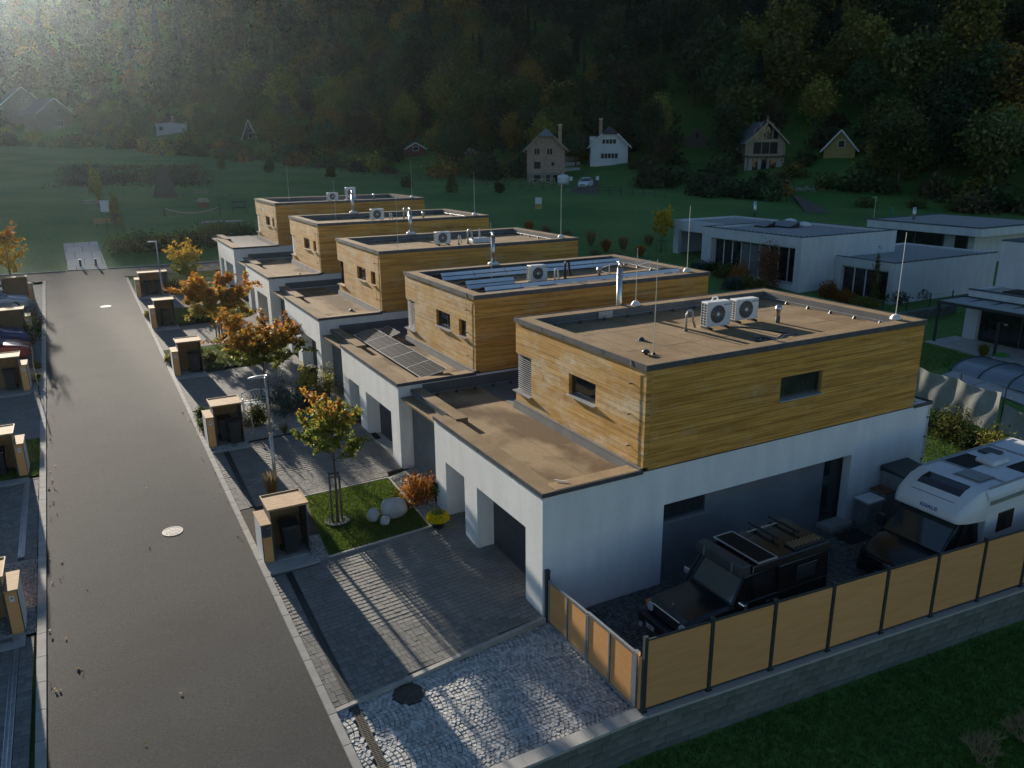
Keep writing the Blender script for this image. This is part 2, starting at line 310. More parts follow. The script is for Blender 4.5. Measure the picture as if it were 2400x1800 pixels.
# ------------------------------------------------------------------ street, paving
def drift(y): return -.0115*(y-5)
def brickmat(name, c1, c2, mortar, w, h, ms=.006, bump=.4, wall=False):
    m = bpy.data.materials.new(name); m.use_nodes = True; nt = m.node_tree; N = nt.nodes; L = nt.links; b = N['Principled BSDF']
    b.inputs['Roughness'].default_value = .88; g = N.new('ShaderNodeNewGeometry').outputs['Position']
    br = N.new('ShaderNodeTexBrick'); br.inputs['Color1'].default_value = (*c1,1); br.inputs['Color2'].default_value = (*c2,1); br.inputs['Mortar'].default_value = (*mortar,1)
    br.inputs['Scale'].default_value = 1; br.inputs['Brick Width'].default_value = w; br.inputs['Row Height'].default_value = h; br.inputs['Mortar Size'].default_value = ms
    if wall:
        sp = N.new('ShaderNodeSeparateXYZ'); L.new(N.new('ShaderNodeTexCoord').outputs['Object'], sp.inputs[0]); cb = N.new('ShaderNodeCombineXYZ'); L.new(sp.outputs[0], cb.inputs[0]); L.new(sp.outputs[2], cb.inputs[1]); g = cb.outputs[0]
    L.new(g, br.inputs[0]); no = N.new('ShaderNodeTexNoise'); no.inputs['Scale'].default_value = 9; L.new(g, no.inputs[0])
    mr = N.new('ShaderNodeMapRange'); mr.inputs[3].default_value = .75; mr.inputs[4].default_value = 1.25; L.new(no.outputs[0], mr.inputs[0])
    hs = N.new('ShaderNodeHueSaturation'); L.new(br.outputs[0], hs.inputs['Color']); L.new(mr.outputs[0], hs.inputs['Value']); L.new(hs.outputs[0], b.inputs['Base Color'])
    bu = N.new('ShaderNodeBump'); bu.invert = True; bu.inputs['Strength'].default_value = bump; bu.inputs['Distance'].default_value = .01; L.new(br.outputs[1], bu.inputs['Height']); L.new(bu.outputs[0], b.inputs['Normal'])
    return m
M['pavertex'] = brickmat('paver_surface', (.155,.148,.135), (.20,.19,.172), (.06,.056,.05), .22, .165)
M['slabtex'] = brickmat('path_slab', (.36,.35,.335), (.42,.41,.39), (.12,.12,.11), 1.3, 3.4, .03)
def sheet(name, pts, dz, m, kind='structure', nsub=1, zf=None):
    """flat polygon on the street plane, lifted by dz"""
    zf = zf or (lambda x, y: gz(y))
    b = MB(); b.add([(x, y, zf(x, y)+dz) for x, y in pts], [tuple(range(len(pts)))]); o = b.build(name, m); return tag(o, kind=kind)
def sheet_block(name, pts, dz, thick, m, zf=None):
    zf = zf or (lambda x, y: gz(y)); n = len(pts); b = MB()
    b.add([(x,y,zf(x,y)+dz) for x,y in pts]+[(x,y,zf(x,y)+dz-thick) for x,y in pts], [tuple(range(n))]+[(i,i+n,(i+1)%n+n,(i+1)%n) for i in range(n)])
    return tag(b.build(name, m), kind='structure')
RX = lambda y: -6.02+drift(y)           # road's right edge
LX = lambda y: -11.33+.2*drift(y)-.0105*(y-5)*.8
yy = list(np.linspace(-14, 52.4, 24))
sheet('road', [(LX(y), y) for y in yy]+[(RX(y), y) for y in yy[::-1]], 0, M['asphalt'])
sheet('cross_road', [(-30, 52.45), (4.5, 51.4), (4.5, 55.2), (-30, 55.9)], .004, M['asphalt'])
sheet('footpath', [(-10.35, 55.9), (-7.55, 55.3), (-7.75, 70.6), (-10.6, 70.3)], .03, M['slabtex'])
kb = MB().box(0, -.49, 0, .17, .49, .17).mesh('kerb_stone', M['kerb'])
SLOPE = math.atan(GS)
for name, fx, w, y0, y1 in (('kerb_right', lambda y: RX(y), .17, -6.0, 51), ('kerb_left', lambda y: LX(y)-.2, .2, -12, 51.5)):
    k = bpy.data.objects.new(name, None); COL.objects.link(k); tag(k, kind='structure')
    for y in np.arange(y0, y1, 1.0):
        o = inst('kerb_stone', kb, k, (fx(y+.5), y+.5, gz(y+.5)-.12)); o.rotation_euler = (SLOPE, 0, .012); o.scale.x = w/.17
kf = bpy.data.objects.new('kerb_far', None); COL.objects.link(kf); tag(kf, kind='structure')
for i in range(26):
    x = -22+i; 
    if -10.5 < x+.5 < -7.4: continue
    y = 55.92-(x+30)*.0203; o = inst('kerb_stone', kb, kf, (x, y+.17, gz(y)-.1)); o.rotation_euler.z = -math.pi/2-.02
sheet('bedding', [(-5.84,-.7),(.3,.1),(.4,52),(-6.2,52)], -.075, M['soil'])
# ---- pavers
PAV = {l: MB().box(-l/2+.004, -.0785, -.06, l/2-.004, .0785, 0).mesh('paver', M['paver']) for l in (.12,.165,.21,.25)}
def inpoly(x, y, P):
    c = False; n = len(P)
    for i in range(n):
        (x1,y1),(x2,y2) = P[i], P[(i+1)%n]
        if (y1 > y) != (y2 > y) and x < (x2-x1)*(y-y1)/(y2-y1)+x1: c = not c
    return c
def pave(name, poly, holes=(), bound=None, fine=True, zf=None, limit=300, skew=0.0):
    """a block-paved drive: bedding sheet, the largest pavers one by one, the rest joined"""
    d = sheet(name, poly, -.022, M['joint'], zf=zf); zf = zf or (lambda x, y: gz(y))
    X0 = min(p[0] for p in poly); X1 = max(p[0] for p in poly); Y0 = min(p[1] for p in poly); Y1 = max(p[1] for p in poly); lst = []
    y = Y0+.08-.9*abs(skew); SX = np.arange(X0-.02, X1+.03, .02)
    while y < Y1+.9*abs(skew):
        ok = [inpoly(q, y+skew*(q-X1), poly) and not any(h[0] < q < h[2] and h[1] < y+skew*(q-X1) < h[3] for h in holes) for q in SX]+[False]; a = None
        for q, o_ in zip(list(SX)+[SX[-1]+.02], ok):
            if o_ and a is None: a = q-.01
            elif not o_ and a is not None:
                L = q-.01-a; ls = []
                while sum(ls) < L-.05: ls.append(random.choice((.12,.165,.165,.21,.21,.25)))
                k = L/sum(ls) if ls else 1; x = a; a = None
                for l in ls: lst.append((x+l*k/2, y+skew*(x+l*k/2-X1), l, k)); x += l*k
        y += .165
    key = lambda p: (p[0]-CAM[0])**2+(p[1]-CAM[1])**2 + (0 if proj_in(p[0], p[1]) else 1e6)
    lst.sort(key=key); rest = MB(); a = math.atan(skew)
    for i, (cx, cy, l, sk) in enumerate(lst):
        z = zf(cx, cy)+random.uniform(-.003, .003)
        if i < limit:
            o = inst('paver', PAV[l], d, (cx, cy, z)); o.rotation_euler = (SLOPE, 0, a+random.uniform(-.01,.01)); o.scale.x = sk
        else: rest.obox((cx, cy, z-.06), l*sk-.008, .157, .06, a)
    if len(lst) > limit: tag(rest.build('pavers', M['paver'], d), kind='stuff')
    return d
def proj_in(x, y, z=None, mg=60):
    w = np.array([x, y, gz(y) if z is None else z])-CAM; t = w@_d
    if t < 1: return False
    u, v = 1200+F_PX*(w@CR)/t, 900-F_PX*(w@CU)/t; return -mg < u < 2400+mg and -mg < v < 1800+mg
def channel_drain(name, p0, p1, w, label, zf=None, m='galv'):
    zf = zf or (lambda x, y: gz(y)); (x0,y0),(x1,y1) = p0, p1; L = math.hypot(x1-x0, y1-y0); a = math.atan2(y1-y0, x1-x0)
    t = thing(name, label, 'drain', (x0, y0, zf(x0,y0)), a); b = MB(); sl = (zf(x1,y1)-zf(x0,y0))/L
    for s in (-1, 1): b.beam((0, s*w/2, .002), (L, s*w/2, .002+sl*L), .018, .02)
    b.build('edge_rail', M[m], t); g = MB(); n = int(L/.05)
    for i in range(n):
        x = (i+.5)*L/n; g.box(x-.012, -w/2+.01, sl*x-.008, x+.012, w/2-.01, sl*x+.004)
    g.beam((0,0,-.004),(L,0,-.004+sl*L), .02, .012); tag(g.build('grate', M[m], t), kind='stuff')
    return t
D1 = [(-5.84,-.83), (.02,-.015), (.02,.85), (.6,.87), (.6,3.8), (.02,3.8), (.02,4.65), (1.5,4.65), (1.5,6.05), (0,6.05), (-.65,5.62), (-4.1,5.30), (-4.42,5.28), (-4.46,5.16), (-5.84,5.06)]
pave('driveway', D1, holes=[(-5.46,-.9,-5.27,5.1)], skew=.075)
channel_drain('channel_drain', (-5.365,5.02), (-5.365,-.76), .15, 'dark grated channel drain along the nearest driveway', m='post')
D2 = [(-5.9,9.45), (-4.0,9.5), (-.7,9.62), (-.6,10.05), (.02,10.1), (.02,14.9), (-.6,15.3), (-4.4,14.98), (-5.95,14.85)]
pave('driveway', D2, holes=[(-5.56,9,-5.36,15)], skew=.05)
channel_drain('channel_drain', (-5.46,14.8), (-5.46,9.5), .15, 'dark channel drain in the second driveway under the lamp post', m='post')
for i, (a, b) in enumerate(((19.45,24.65),(29.6,34.45),(39.4,43.45))):
    sheet('driveway', [(-5.85+drift(a), a), (.02, a), (.02, b+1.2), (-1, b+.4), (-4.6, b), (-5.85+drift(b), b)], -.004, M['pavertex'])
DL = [(-15.5,-8), (-11.56,-8), (-11.6,5.1), (-15.5,5.3)]; pave('driveway', DL, holes=[(-12.07,-9,-11.9,6)], limit=300)
channel_drain('channel_drain', (-11.985,5.15), (-11.985,-6), .15, 'pale channel drain left of the road, nearest the camera')
DL2 = [(-15.5,9.2), (-11.6,9.15), (-11.66,15.1), (-15.5,15.3)]; pave('driveway', DL2, holes=[(-12.1,9,-11.93,16)], limit=300)
channel_drain('channel_drain', (-12.015,15.1), (-12.015,9.3), .15, 'pale channel drain left of the road between two parcel pillars')
sheet('driveway', [(-16,19.1), (-11.68,19), (-11.75,25.2), (-16,25.4)], -.004, M['pavertex']); sheet('driveway', [(-16,29.3), (-11.8,29.2), (-11.88,35.2), (-16,35.4)], -.004, M['pavertex'])
sheet('driveway', [(-16,39.3), (-11.95,39.2), (-12.0,51), (-30,51)], -.004, M['pavertex'])
sheet('gravel_bed', [(-13.5,5.2), (-11.56,5.2), (-11.6,9.1), (-13.5,9.2)], -.01, M['gravel'])
sheet('lawn', [(-13.5,15.3), (-11.62,15.2), (-11.68,19), (-13.5,19.1)], .01, M['lawn']); sheet('lawn', [(-16,25.3), (-11.76,25.2), (-11.8,29.1), (-16,29.2)], -.002, M['gravel'])
sheet('lawn', [(-16,35.4), (-11.88,35.2), (-11.95,39.1), (-16,39.2)], .01, M['lawn'])
# lawns and beds between the drives on the right
LAWN1 = [(-4.12,5.34), (-.8,5.66), (-.78,9.42), (-3.78,9.34)]
sheet('lawn', LAWN1, .012, M['lawn']); sheet('planting_bed', [(-5.85,6.75), (-3.7,6.75), (-3.74,9.42), (-5.9,9.38)], -.006, M['soil'])
sheet('planting_bed', [(-4.6,5.2), (-4.12,5.28), (-3.9,6.75), (-4.6,6.8)], -.004, M['gravel'])
sheet('gravel_bed', [(-.76,5.64), (.0,6.1), (.48,6.9), (.48,10.0), (-.7,9.6)], -.008, M['gravel'])
kl = MB()
for a, b in (((-4.12,5.30),(-.72,5.62)), ((-.77,5.6),(-.74,9.5)), ((-4.0,9.42),(-.74,9.52))): kl.beam((*a, gz(a[1])-.01), (*b, gz(b[1])-.01), .06, .1)
tag(kl.build('lawn_edging', M['kerb']), kind='structure')
sheet('planting_bed', [(-5.9,15.9), (-4.6,15.1), (-.6,15.35), (.0,16.9), (.48,17), (.48,20), (-.7,19.5), (-6.0,19.3)], -.008, M['gravel'])
for a, b in ((25.1, 29.4), (35.0, 39.3)):
    sheet('lawn', [(-5.9+drift(a), a+1.1), (-4.6, a), (-.6, a+.4), (0, a+2), (.4, b), (-5.9+drift(b), b)], .01, M['lawn'])
sheet('lawn', [(-6.3,44.8), (-4.2,44.1), (0,44.6), (0,51.2), (-6.2,51.5)], .01, M['lawn'])
# ---- sett paving
def zc(x, y): return GS*y-.04-.10*min(max((x+5.8)/5.8, 0), 1)
FC = [(-5.85,-.93), (.12,-.10), (.12,-3.86), (-5.85,-3.86)]
YD = [(.12,-.02), (15.4,-.02), (15.4,-5.1), (.12,-3.92)]
sb = sheet_block('sett_forecourt', FC, -.03, .3, M['sett_bed'], zf=zc); yb = sheet_block('sett_yard', YD, -.032, .3, M['sett_bed'], zf=zc)
sheet_block('sett_yard', [(3.9,-.02),(11.46,-.02),(11.46,.36),(3.9,.36)], -.034, .3, M['sett_bed'], zf=zc)
SET = []
for k in range(5):
    b = MB(); w = .050; j = lambda: random.uniform(-.007, .007); top = [(-w+.008+j(),-w+.008+j(),j()*.5),(w-.008+j(),-w+.008+j(),j()*.5),(w-.008+j(),w-.008+j(),j()*.5),(-w+.008+j(),w-.008+j(),j()*.5)]
    mid = [(-w+j()*.4,-w+j()*.4,-.016),(w+j()*.4,-w+j()*.4,-.016),(w+j()*.4,w+j()*.4,-.016),(-w+j()*.4,w+j()*.4,-.016)]
    b.add(mid+top, [(4,5,6,7),(0,1,5,4),(1,2,6,5),(2,3,7,6),(3,0,4,7)]); b.add([(p[0],p[1],-.05) for p in mid]+mid, [(0,1,5,4),(1,2,6,5),(2,3,7,6),(3,0,4,7)])
    SET.append(b.mesh('sett', M['sett']))
def setts(parent, poly, holes, x0, x1, y0, y1, limit, meshes, joined):
    lst = []; W = 1.22; Rr = .80; yc = y0
    while yc < y1+W:
        pm = math.asin(W/2/Rr); u = x0-1.0
        while u < x1+1.2:
            n = max(3, int(round(2*pm*Rr/.104)))
            for i in range(n):
                ph = -pm+(i+.5)*2*pm/n+random.uniform(-.012,.012); px_, py_ = u+Rr*math.cos(ph), yc+Rr*math.sin(ph)
                if inpoly(px_, py_, poly) and not any(math.hypot(px_-h[0], py_-h[1]) < h[2] if len(h) == 3 else (h[0] < px_ < h[2] and h[1] < py_ < h[3]) for h in holes): lst.append((px_, py_, ph))
            u += .112
        yc += W
    lst = [p for p in lst if proj_in(p[0], p[1], -.1, 20)]
    lst.sort(key=lambda p: (p[0]-CAM[0])**2+(p[1]-CAM[1])**2); V, Fc = [], []; off = 0
    for i, (x, y, ph) in enumerate(lst):
        me = meshes[i % 5]; z = zc(x, y)+random.uniform(-.006,.006); a = ph+random.uniform(-.08,.08); s = random.uniform(.88,1.08)
        if i < limit:
            o = inst('sett', me, parent, (x, y, z)); o.rotation_euler.z = a; o.scale = (s, s*random.uniform(.95,1.08), 1)
        else:
            ca, sa = math.cos(a)*s, math.sin(a)*s
            for v in me.vertices: V.append((x+v.co.x*ca-v.co.y*sa, y+v.co.x*sa+v.co.y*ca, z+v.co.z))
            for p in me.polygons: Fc.append(tuple(q+off for q in p.vertices))
            off += len(me.vertices)
    if V:
        b = MB(); b.v = V; b.f = Fc; b.mi = [0]*len(Fc); tag(b.build('setts', joined, parent), kind='stuff')
# joined setts get their stone-to-stone difference from a cell noise instead of the object's random value
SETM = mat('granite_setts', (.33,.325,.315), (.57,.56,.54), 8.5, .75, bump=.8, bscale=45, fine=.22, fscale=50, detail=0, lo=.3, hi=.7)
setts(sb, FC, [(-4.12,-1.05,.36), (-5.46,-4,-5.26,0)], -5.9, .2, -4.0, -.1, 300, SET, SETM)
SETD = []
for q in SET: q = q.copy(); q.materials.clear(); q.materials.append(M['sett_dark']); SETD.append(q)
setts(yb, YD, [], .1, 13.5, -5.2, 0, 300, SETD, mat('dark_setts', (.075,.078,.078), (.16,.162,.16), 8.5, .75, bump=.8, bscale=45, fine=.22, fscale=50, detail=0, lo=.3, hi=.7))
channel_drain('channel_drain', (-5.36,-.86), (-5.36,-3.85), .16, 'brownish slotted channel drain across the cobbled forecourt', zf=lambda x, y: zc(x,y), m='woodpost')
# concrete step between drive and setts
b = MB()
for i in range(6):
    x0, x1 = -5.84+i*.98, -5.84+(i+1)*.98-.006; f = lambda x: -.015+(x-.02)*.139-.05
    b.hexa([(x0,f(x0)-.07,zc(x0,0)-.2),(x1,f(x1)-.07,zc(x1,0)-.2),(x1,f(x1)+.05,zc(x1,0)-.2),(x0,f(x0)+.05,zc(x0,0)-.2),(x0,f(x0)-.07,gz(f(x0))+.004),(x1,f(x1)-.07,gz(f(x1))+.004),(x1,f(x1)+.05,gz(f(x1))+.004),(x0,f(x0)+.05,gz(f(x0))+.004)])
tag(b.build('driveway_edge', M['kerb']), kind='structure')
def manhole(loc, r, label, m, slope=True):
    t = thing('manhole_cover', label, 'manhole', loc); t.rotation_euler.x = SLOPE if slope else 0
    fr = MB(); n = 28
    fr.add([(q*math.cos(6.2832*k/n), q*math.sin(6.2832*k/n), z) for q, z in ((r*1.16,-.03),(r*1.16,.012),(r*1.0,.012),(r*1.0,-.02)) for k in range(n)], [(i*n+k,i*n+(k+1)%n,(i+1)*n+(k+1)%n,(i+1)*n+k) for i in range(3) for k in range(n)])
    fr.build('frame', m, t); c = MB().lathe([(r*.97,-.03),(r*.97,.008)], n=n)
    for k in range(5):
        for q in range(-2, 3):
            if math.hypot(k-2, q) < 2.4: c.box((k-2)*r*.33-.03, q*r*.33-.03, .008, (k-2)*r*.33+.03, q*r*.33+.03, .013)
    c.build('lid', m, t)
M['iron'] = mat('cast_iron', (.11,.108,.10), (.18,.175,.165), 8, .55, .4, fine=.15); M['iron_d'] = mat('rusty_iron', (.045,.036,.03), (.08,.065,.05), 8, .7, fine=.2)
manhole((-7.97,8.94,gz(8.94)), .26, 'pale round manhole cover in the near road', M['iron'])
manhole((-8.32,41.7,gz(41.7)), .28, 'shiny round manhole cover far up the road', M['iron'])
manhole((-4.12,-1.05,zc(-4.12,-1.05)), .29, 'dark round manhole cover in the cobbled forecourt', M['iron_d'])
# ---- retaining wall
wy = lambda x: -4.24-.08*max(x, 0)
wt = thing('retaining_wall', 'grey concrete block retaining wall under the amber fence', 'wall', (0,0,0))
blk = MB().box(-.207,-.0,-.10,.207,.30,.10).mesh('block', M['block'])
for c in range(5):
    for i in range(47):
        x = -4.4+i*.42+(c % 2)*.21; z = -.28-c*.207
        o = inst('block', blk, wt, (x, wy(x)+random.uniform(-.006,.006), z)); o.rotation_euler.z = -.08 if x > 0 else 0
capm = MB().box(-.247,-.02,-.035,.247,.32,.035).mesh('cap_stone', M['conc'])
for i in range(41):
    x = -4.6+i*.5; o = inst('cap_stone', capm, wt, (x, wy(x), -.142 if x > 0 else -.148)); o.rotation_euler.z = -.08 if x > 0 else 0
MB().box(-4.4,-4.2,-1.6,-.02,-3.96,-.3).hexa([(0,-4.2,-1.6),(15.5,-5.44,-1.6),(15.5,-5.2,-1.6),(0,-3.98,-1.6),(0,-4.2,-.2),(15.5,-5.44,-.2),(15.5,-5.2,-.2),(0,-3.98,-.2)]).build('core', M['conc'], wt)
# ---- amber panel fence
fy = lambda x: -4.09-.08*x
PX = [.12]+[1.85+1.765*i for i in range(9)]
ft = thing('panel_fence', 'long amber panel fence with dark posts on the block wall', 'fence', (0,0,0))
for i, x in enumerate(PX):
    p = MB().obox((x, fy(x), -.107), .085, .085, 1.86, -.08).obox((x, fy(x), 1.753), .095, .095, .02, -.08).obox((x, fy(x), -.106), .16, .14, .012, -.08); p.build('post', M['post'], ft)
for x0, x1 in zip(PX[:-1], PX[1:]):
    a, b_ = x0+.05, x1-.05
    MB().hexa([(a,fy(a)-.014,-.03),(b_,fy(b_)-.014,-.03),(b_,fy(b_)+.014,-.03),(a,fy(a)+.014,-.03),(a,fy(a)-.014,1.66),(b_,fy(b_)-.014,1.66),(b_,fy(b_)+.014,1.66),(a,fy(a)+.014,1.66)]).build('panel', M['panel'], ft)
    for z in (-.05, 1.68): MB().beam((a,fy(a),z),(b_,fy(b_),z),.045,.04).build('rail', M['post'], ft)
# ---- gate
gt = thing('double_gate', 'galvanised double gate with four amber panels beside the white wall', 'gate', (.1,0,0))
MB().box(-.05,-.14,-.25,.05,-.04,1.32).obox((0,-.09,1.32),.12,.12,.03).build('post', M['post'], gt)
MB().box(-.05,-3.90,-.35,.05,-3.78,1.27).build('post', M['galv'], gt)
for y0, y1, zt, zb in ((-.17,-1.94,1.07,-.13), (-1.96,-3.75,1.14,-.18)):
    z1 = zt+.05; f = MB()
    for y in (y0-.025, (y0+y1)/2, y1+.025): f.box(-.03, y-.025, zb, .03, y+.025, zt)
    f.beam((0,y0,zt+.02),(0,y1,zt+.06),.06,.055); f.beam((0,y0,zb),(0,y1,zb-.02),.06,.055); lf = f.build('leaf_frame', M['galv'], gt)
    h = (y1-y0)/2
    for k in range(2): MB().box(-.012, y0+k*h-.055, zb+.05, .012, y0+(k+1)*h+.055, zt-.01).build('panel', M['panel'], lf)
MB().box(-.01,-4.03,-.2,.02,-3.93,1.2).build('filler_panel', M['panel'], gt)
# ------------------------------------------------------------------ row houses
def by_normal(mb, name, mats, pick):
    me = mb.mesh(name, mats)
    for p in me.polygons: p.material_index = pick(p.normal)
    return me
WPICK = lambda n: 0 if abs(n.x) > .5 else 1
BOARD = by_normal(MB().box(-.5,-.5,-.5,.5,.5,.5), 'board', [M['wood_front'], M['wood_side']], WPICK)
def rect_rows(a0, a1, z0, z1, holes, step, maxlen):
    """split a wall rectangle into rows and lengths, leaving the holes open"""
    zs = list(np.arange(z0, z1-.05, step))+[z1]; out = []
    for h in holes: zs += [h[2], h[3]]
    zs = sorted(set(round(z, 3) for z in zs)); zz = [zs[0]]
    for z in zs[1:]:
        if z-zz[-1] > .03 or any(abs(z-h[k]) < .002 for h in holes for k in (2,3)): zz.append(z)
    for b, t in zip(zz[:-1], zz[1:]):
        if t-b < .004: continue
        segs = [(a0, a1)]
        for h in holes:
            if h[2] < t-.002 and h[3] > b+.002:
                segs = [s for q in segs for s in ((q[0], min(q[1], h[0])), (max(q[0], h[1]), q[1])) if s[1]-s[0] > .01]
        for s in segs:
            a = s[0]
            while a < s[1]-.001:
                l = s[1]-a if maxlen is None else random.uniform(.5, 1)*maxlen
                e = a+l
                if s[1]-e < .5: e = s[1]
                out.append((a, e, b, t)); a = e
    return out
def bx(name, parent, m, *c, bevel=0): return MB().box(*c).build(name, m, parent, bevel=bevel)
def window(parent, ax, pos, a0, a1, z0, z1, mull=(), sill=True, inset=.11, fm='anthr', sn=1):
    """window in plane ax=pos (outer face); the pane sits inset behind it; sn = direction into the wall"""
    w = MB(); t = .055; g0 = pos+sn*inset; g1 = g0+sn*.05
    def B(p0, p1, q0, q1): return (min(g0,g1), p0, q0, max(g0,g1), p1, q1) if ax == 'x' else (p0, min(g0,g1), q0, p1, max(g0,g1), q1)
    for p in ((a0,a1,z0,z0+t),(a0,a1,z1-t,z1),(a0,a0+t,z0+t,z1-t),(a1-t,a1,z0+t,z1-t)): w.box(*B(*p))
    for k in mull: w.box(*B(k-t/2, k+t/2, z0+t, z1-t))
    o = w.build('window', M[fm], parent); edges = [a0+t]+[k for k in mull]+[a1-t]
    for e0, e1 in zip(edges[:-1], edges[1:]):
        c = B(e0+.01, e1-.01, z0+t, z1-t); c = list(c); k = 0 if ax == 'x' else 1; c[k] += .02; c[k+3] -= .015; bx('pane', o, M['glass'], *c)
    if sill:
        s0, s1 = min(pos-sn*.09, g0), max(pos-sn*.09, g0)
        s = MB(); s.box(*((s0, a0-.04, z0-.035, s1, a1+.04, z0-.004) if ax == 'x' else (a0-.04, s0, z0-.035, a1+.04, s1, z0-.004))); s.build('sill', M['sill'], o)
    return o
def slats(parent, ax, pos, a0, a1, z0, z1, step=.072, m='slat', tilt=.35):
    L = a1-a0; me = MB().box(-L/2, -.023, -.002, L/2, .023, .002).mesh('slat', M[m]); bl = bpy.data.objects.new('blind', MB().box(-L/2,-.03,-.02,L/2,.03,.02).mesh('blind', M[m])); COL.objects.link(bl)
    bl.parent = parent; c = (a0+a1)/2; bl.location = (pos, c, z1-.02) if ax == 'x' else (c, pos, z1-.02); bl.rotation_euler.z = -math.pi/2 if ax == 'x' else 0
    for i in range(int((z1-z0-.05)/step)):
        o = inst('slat', me, bl, (0, 0, -.05-i*step)); o.rotation_euler.x = tilt
HY = [0, 10.12, 20.35, 30.9, 41.75]; HZ = [0, .25, .78, 1.28, 1.88]
HLAB = ['nearest of five white row houses with wood-look upper box, camper van beside it', 'second row house from the camera, solar panels on both its roofs', 'third of the five wood-topped row houses, roof hatch on top', 'fourth row house from the camera, behind the orange tree', 'farthest row house with wood-look upper box, at the road end']
def house(i):
    y0, dz = HY[i], HZ[i]; T = thing('row_house', HLAB[i], 'house', (0, y0, dz), group='row houses along the street'); W = M['white']
    b = MB(); zb = -.9
    b.box(0,0,zb,3.885,.3,3.40).box(3.885,0,2.26,11.47,.3,3.398).box(11.47,0,zb,15.18,.3,3.40)
    b.box(0,.3,zb,.6,.87,3.40).box(0,.87,2.17,.6,6.05,3.399).box(.002,3.8,zb,.6,4.65,2.17).box(0,6.05,zb,.6,6.87,3.40)
    b.box(.6,6.05,zb,1.5,6.4,2.3).box(.6,.87,2.175,1.6,6.05,2.4).box(14.9,.3,zb,15.18,10.05,3.40).box(.6,4.45,zb,1.5,4.65,2.172)
    b.build('wall', W, T)
    g = MB(); g.box(3.885,.3,zb,10.6,.5,1.56).box(5.66,.3,1.56,10.6,.5,2.258).box(3.885,.301,1.56,3.93,.5,2.258)
    g.build('side_wall', M['grey'], T); bx('entry_wall', T, M['grey'], 1.5,4.66,zb,1.7,6.05,2.17)
    g = MB(); g.box(.48,6.88,zb,.8,10.05,.75).box(.48,6.88,2.25,.8,10.05,3.40).box(.48,7.95,.75,.8,10.05,2.25).box(.48,6.88,.75,.8,7.0,2.25)
    g.build('grey_wall', M['grey'], T)
    MB().box(1.7,.5,zb,14.9,10.0,3.15).box(.8,6.6,zb,1.7,10,3.15).build('core', M['grey'], T)
    window(T, 'x', .48, 7.0, 7.95, .75, 2.25); slats(T, 'x', .55, 7.02, 7.93, .8, 2.25, .075, 'slat_d')
    if i == 0:
        window(T, 'y', .3, 3.93, 5.66, 1.56, 2.26, mull=(4.8,)); slats(T, 'y', .36, 3.95, 5.64, 1.58, 2.26, .055, 'slat_d')
        d = window(T, 'y', .3, 10.6, 11.46, .06, 2.26, sill=False, inset=.06); bx('step', T, M['conc'], 10.5, -.25, -.2, 11.6, .29, -.02)
        MB().tube([(15.08,-.03,-.1),(15.08,-.03,3.3)], .012).build('conductor_rod', M['galv'], T)
        for z in (.6,1.4,2.2,2.9): bx('clip', T, M['dark'], 15.03,-.05,z,15.13,-.001,z+.03)
    # garage door and entrance
    for k in range(5): bx('garage_panel', T, M['anthr'], .545, .875, -.02+dz*0+k*.438, .585, 3.795, .41+k*.438)
    if i: bx('threshold', T, M['conc'], .02, .88, -.5, .54, 3.79, gz(y0+2)-dz-.02)
    dd = bx('entrance_door', T, M['anthr'], 1.44, 4.75, -.3, 1.495, 5.85, 2.1); bx('handle', dd, M['steel'], 1.40, 4.85, .6, 1.43, 4.88, 1.6)
    # wing roof
    r = MB(); r.box(.05,.05,3.16,3.1,10.0,3.225)
    r.prism([(.0,3.401),(.0,3.44),(.06,3.452),(.60,3.41),(.74,3.226),(.74,3.2)], .004, 6.86, 'y')
    r.prism([(.004,3.402),(.004,3.441),(.06,3.453),(.58,3.415),(.72,3.227),(.72,3.2)], .42, 3.09, 'x')
    r.box(.481,6.25,3.2,.92,10.04,3.458); r.build('wing_roof', M['membrane'] if i < 4 else M['membrane'], T)
    sh = MB().box(-.545,0,0,.545,1,.004)
    if i < 4:
        for k in range(2): bx('membrane_sheet', T, M['membrane_w'], .76+k*1.13, .74, 3.2255, .76+k*1.13+1.12, 9.98, 3.2305+.003*k)
    else: bx('gravel_fill', T, M['roofgravel'], .76, .74, 3.2255, 3.0, 9.98, 3.26)
    MB().box(3.1,7.0,3.16,14.9,10.0,3.23).box(14.26,.3,3.2,15.1,7.0,3.36).build('rear_roof', M['membrane2'], T)
    for c in ((-.035,-.035,3.35,-.003,6.9,3.468), (-.003,-.035,3.35,3.095,-.003,3.468), (.445,6.9,3.36,.477,10.05,3.475), (14.26,-.03,3.35,15.22,-.003,3.47), (15.185,-.0,3.35,15.22,10,3.47)):
        bx('coping', T, M['coping'], *c)
    for y in (1.6, 3.6, 5.4): bx('coping_joint', T, M['anthr'], -.04, y, 3.348, -.034, y+.07, 3.47)
    f = MB().box(3.02,.02,3.2,3.098,7.0,3.5); f.hexa([(2.98,.02,3.2),(3.02,.02,3.2),(3.02,7.0,3.2),(2.98,7.0,3.2),(3.015,.02,3.44),(3.02,.02,3.44),(3.02,7.0,3.44),(3.015,7.0,3.44)])
    f.build('flashing', M['membrane2'], T)
    if i:
        st = dz-HZ[i-1]; bx('upstand', T, M['membrane2'], .93, -.045, 3.2-st, 14.9, -.004, 3.2-st+.36)
    # tower
    fh = [(2.29,3.70,4.60,5.24), (5.97,7.01,3.86,5.16)] if i == 0 else [(2.23,3.6,4.60,5.25), (.78,1.42,4.62,5.25), (5.97,7.01,3.86,5.16)]
    sh_ = [(7.98,9.69,4.62,5.31)] if i == 0 else []
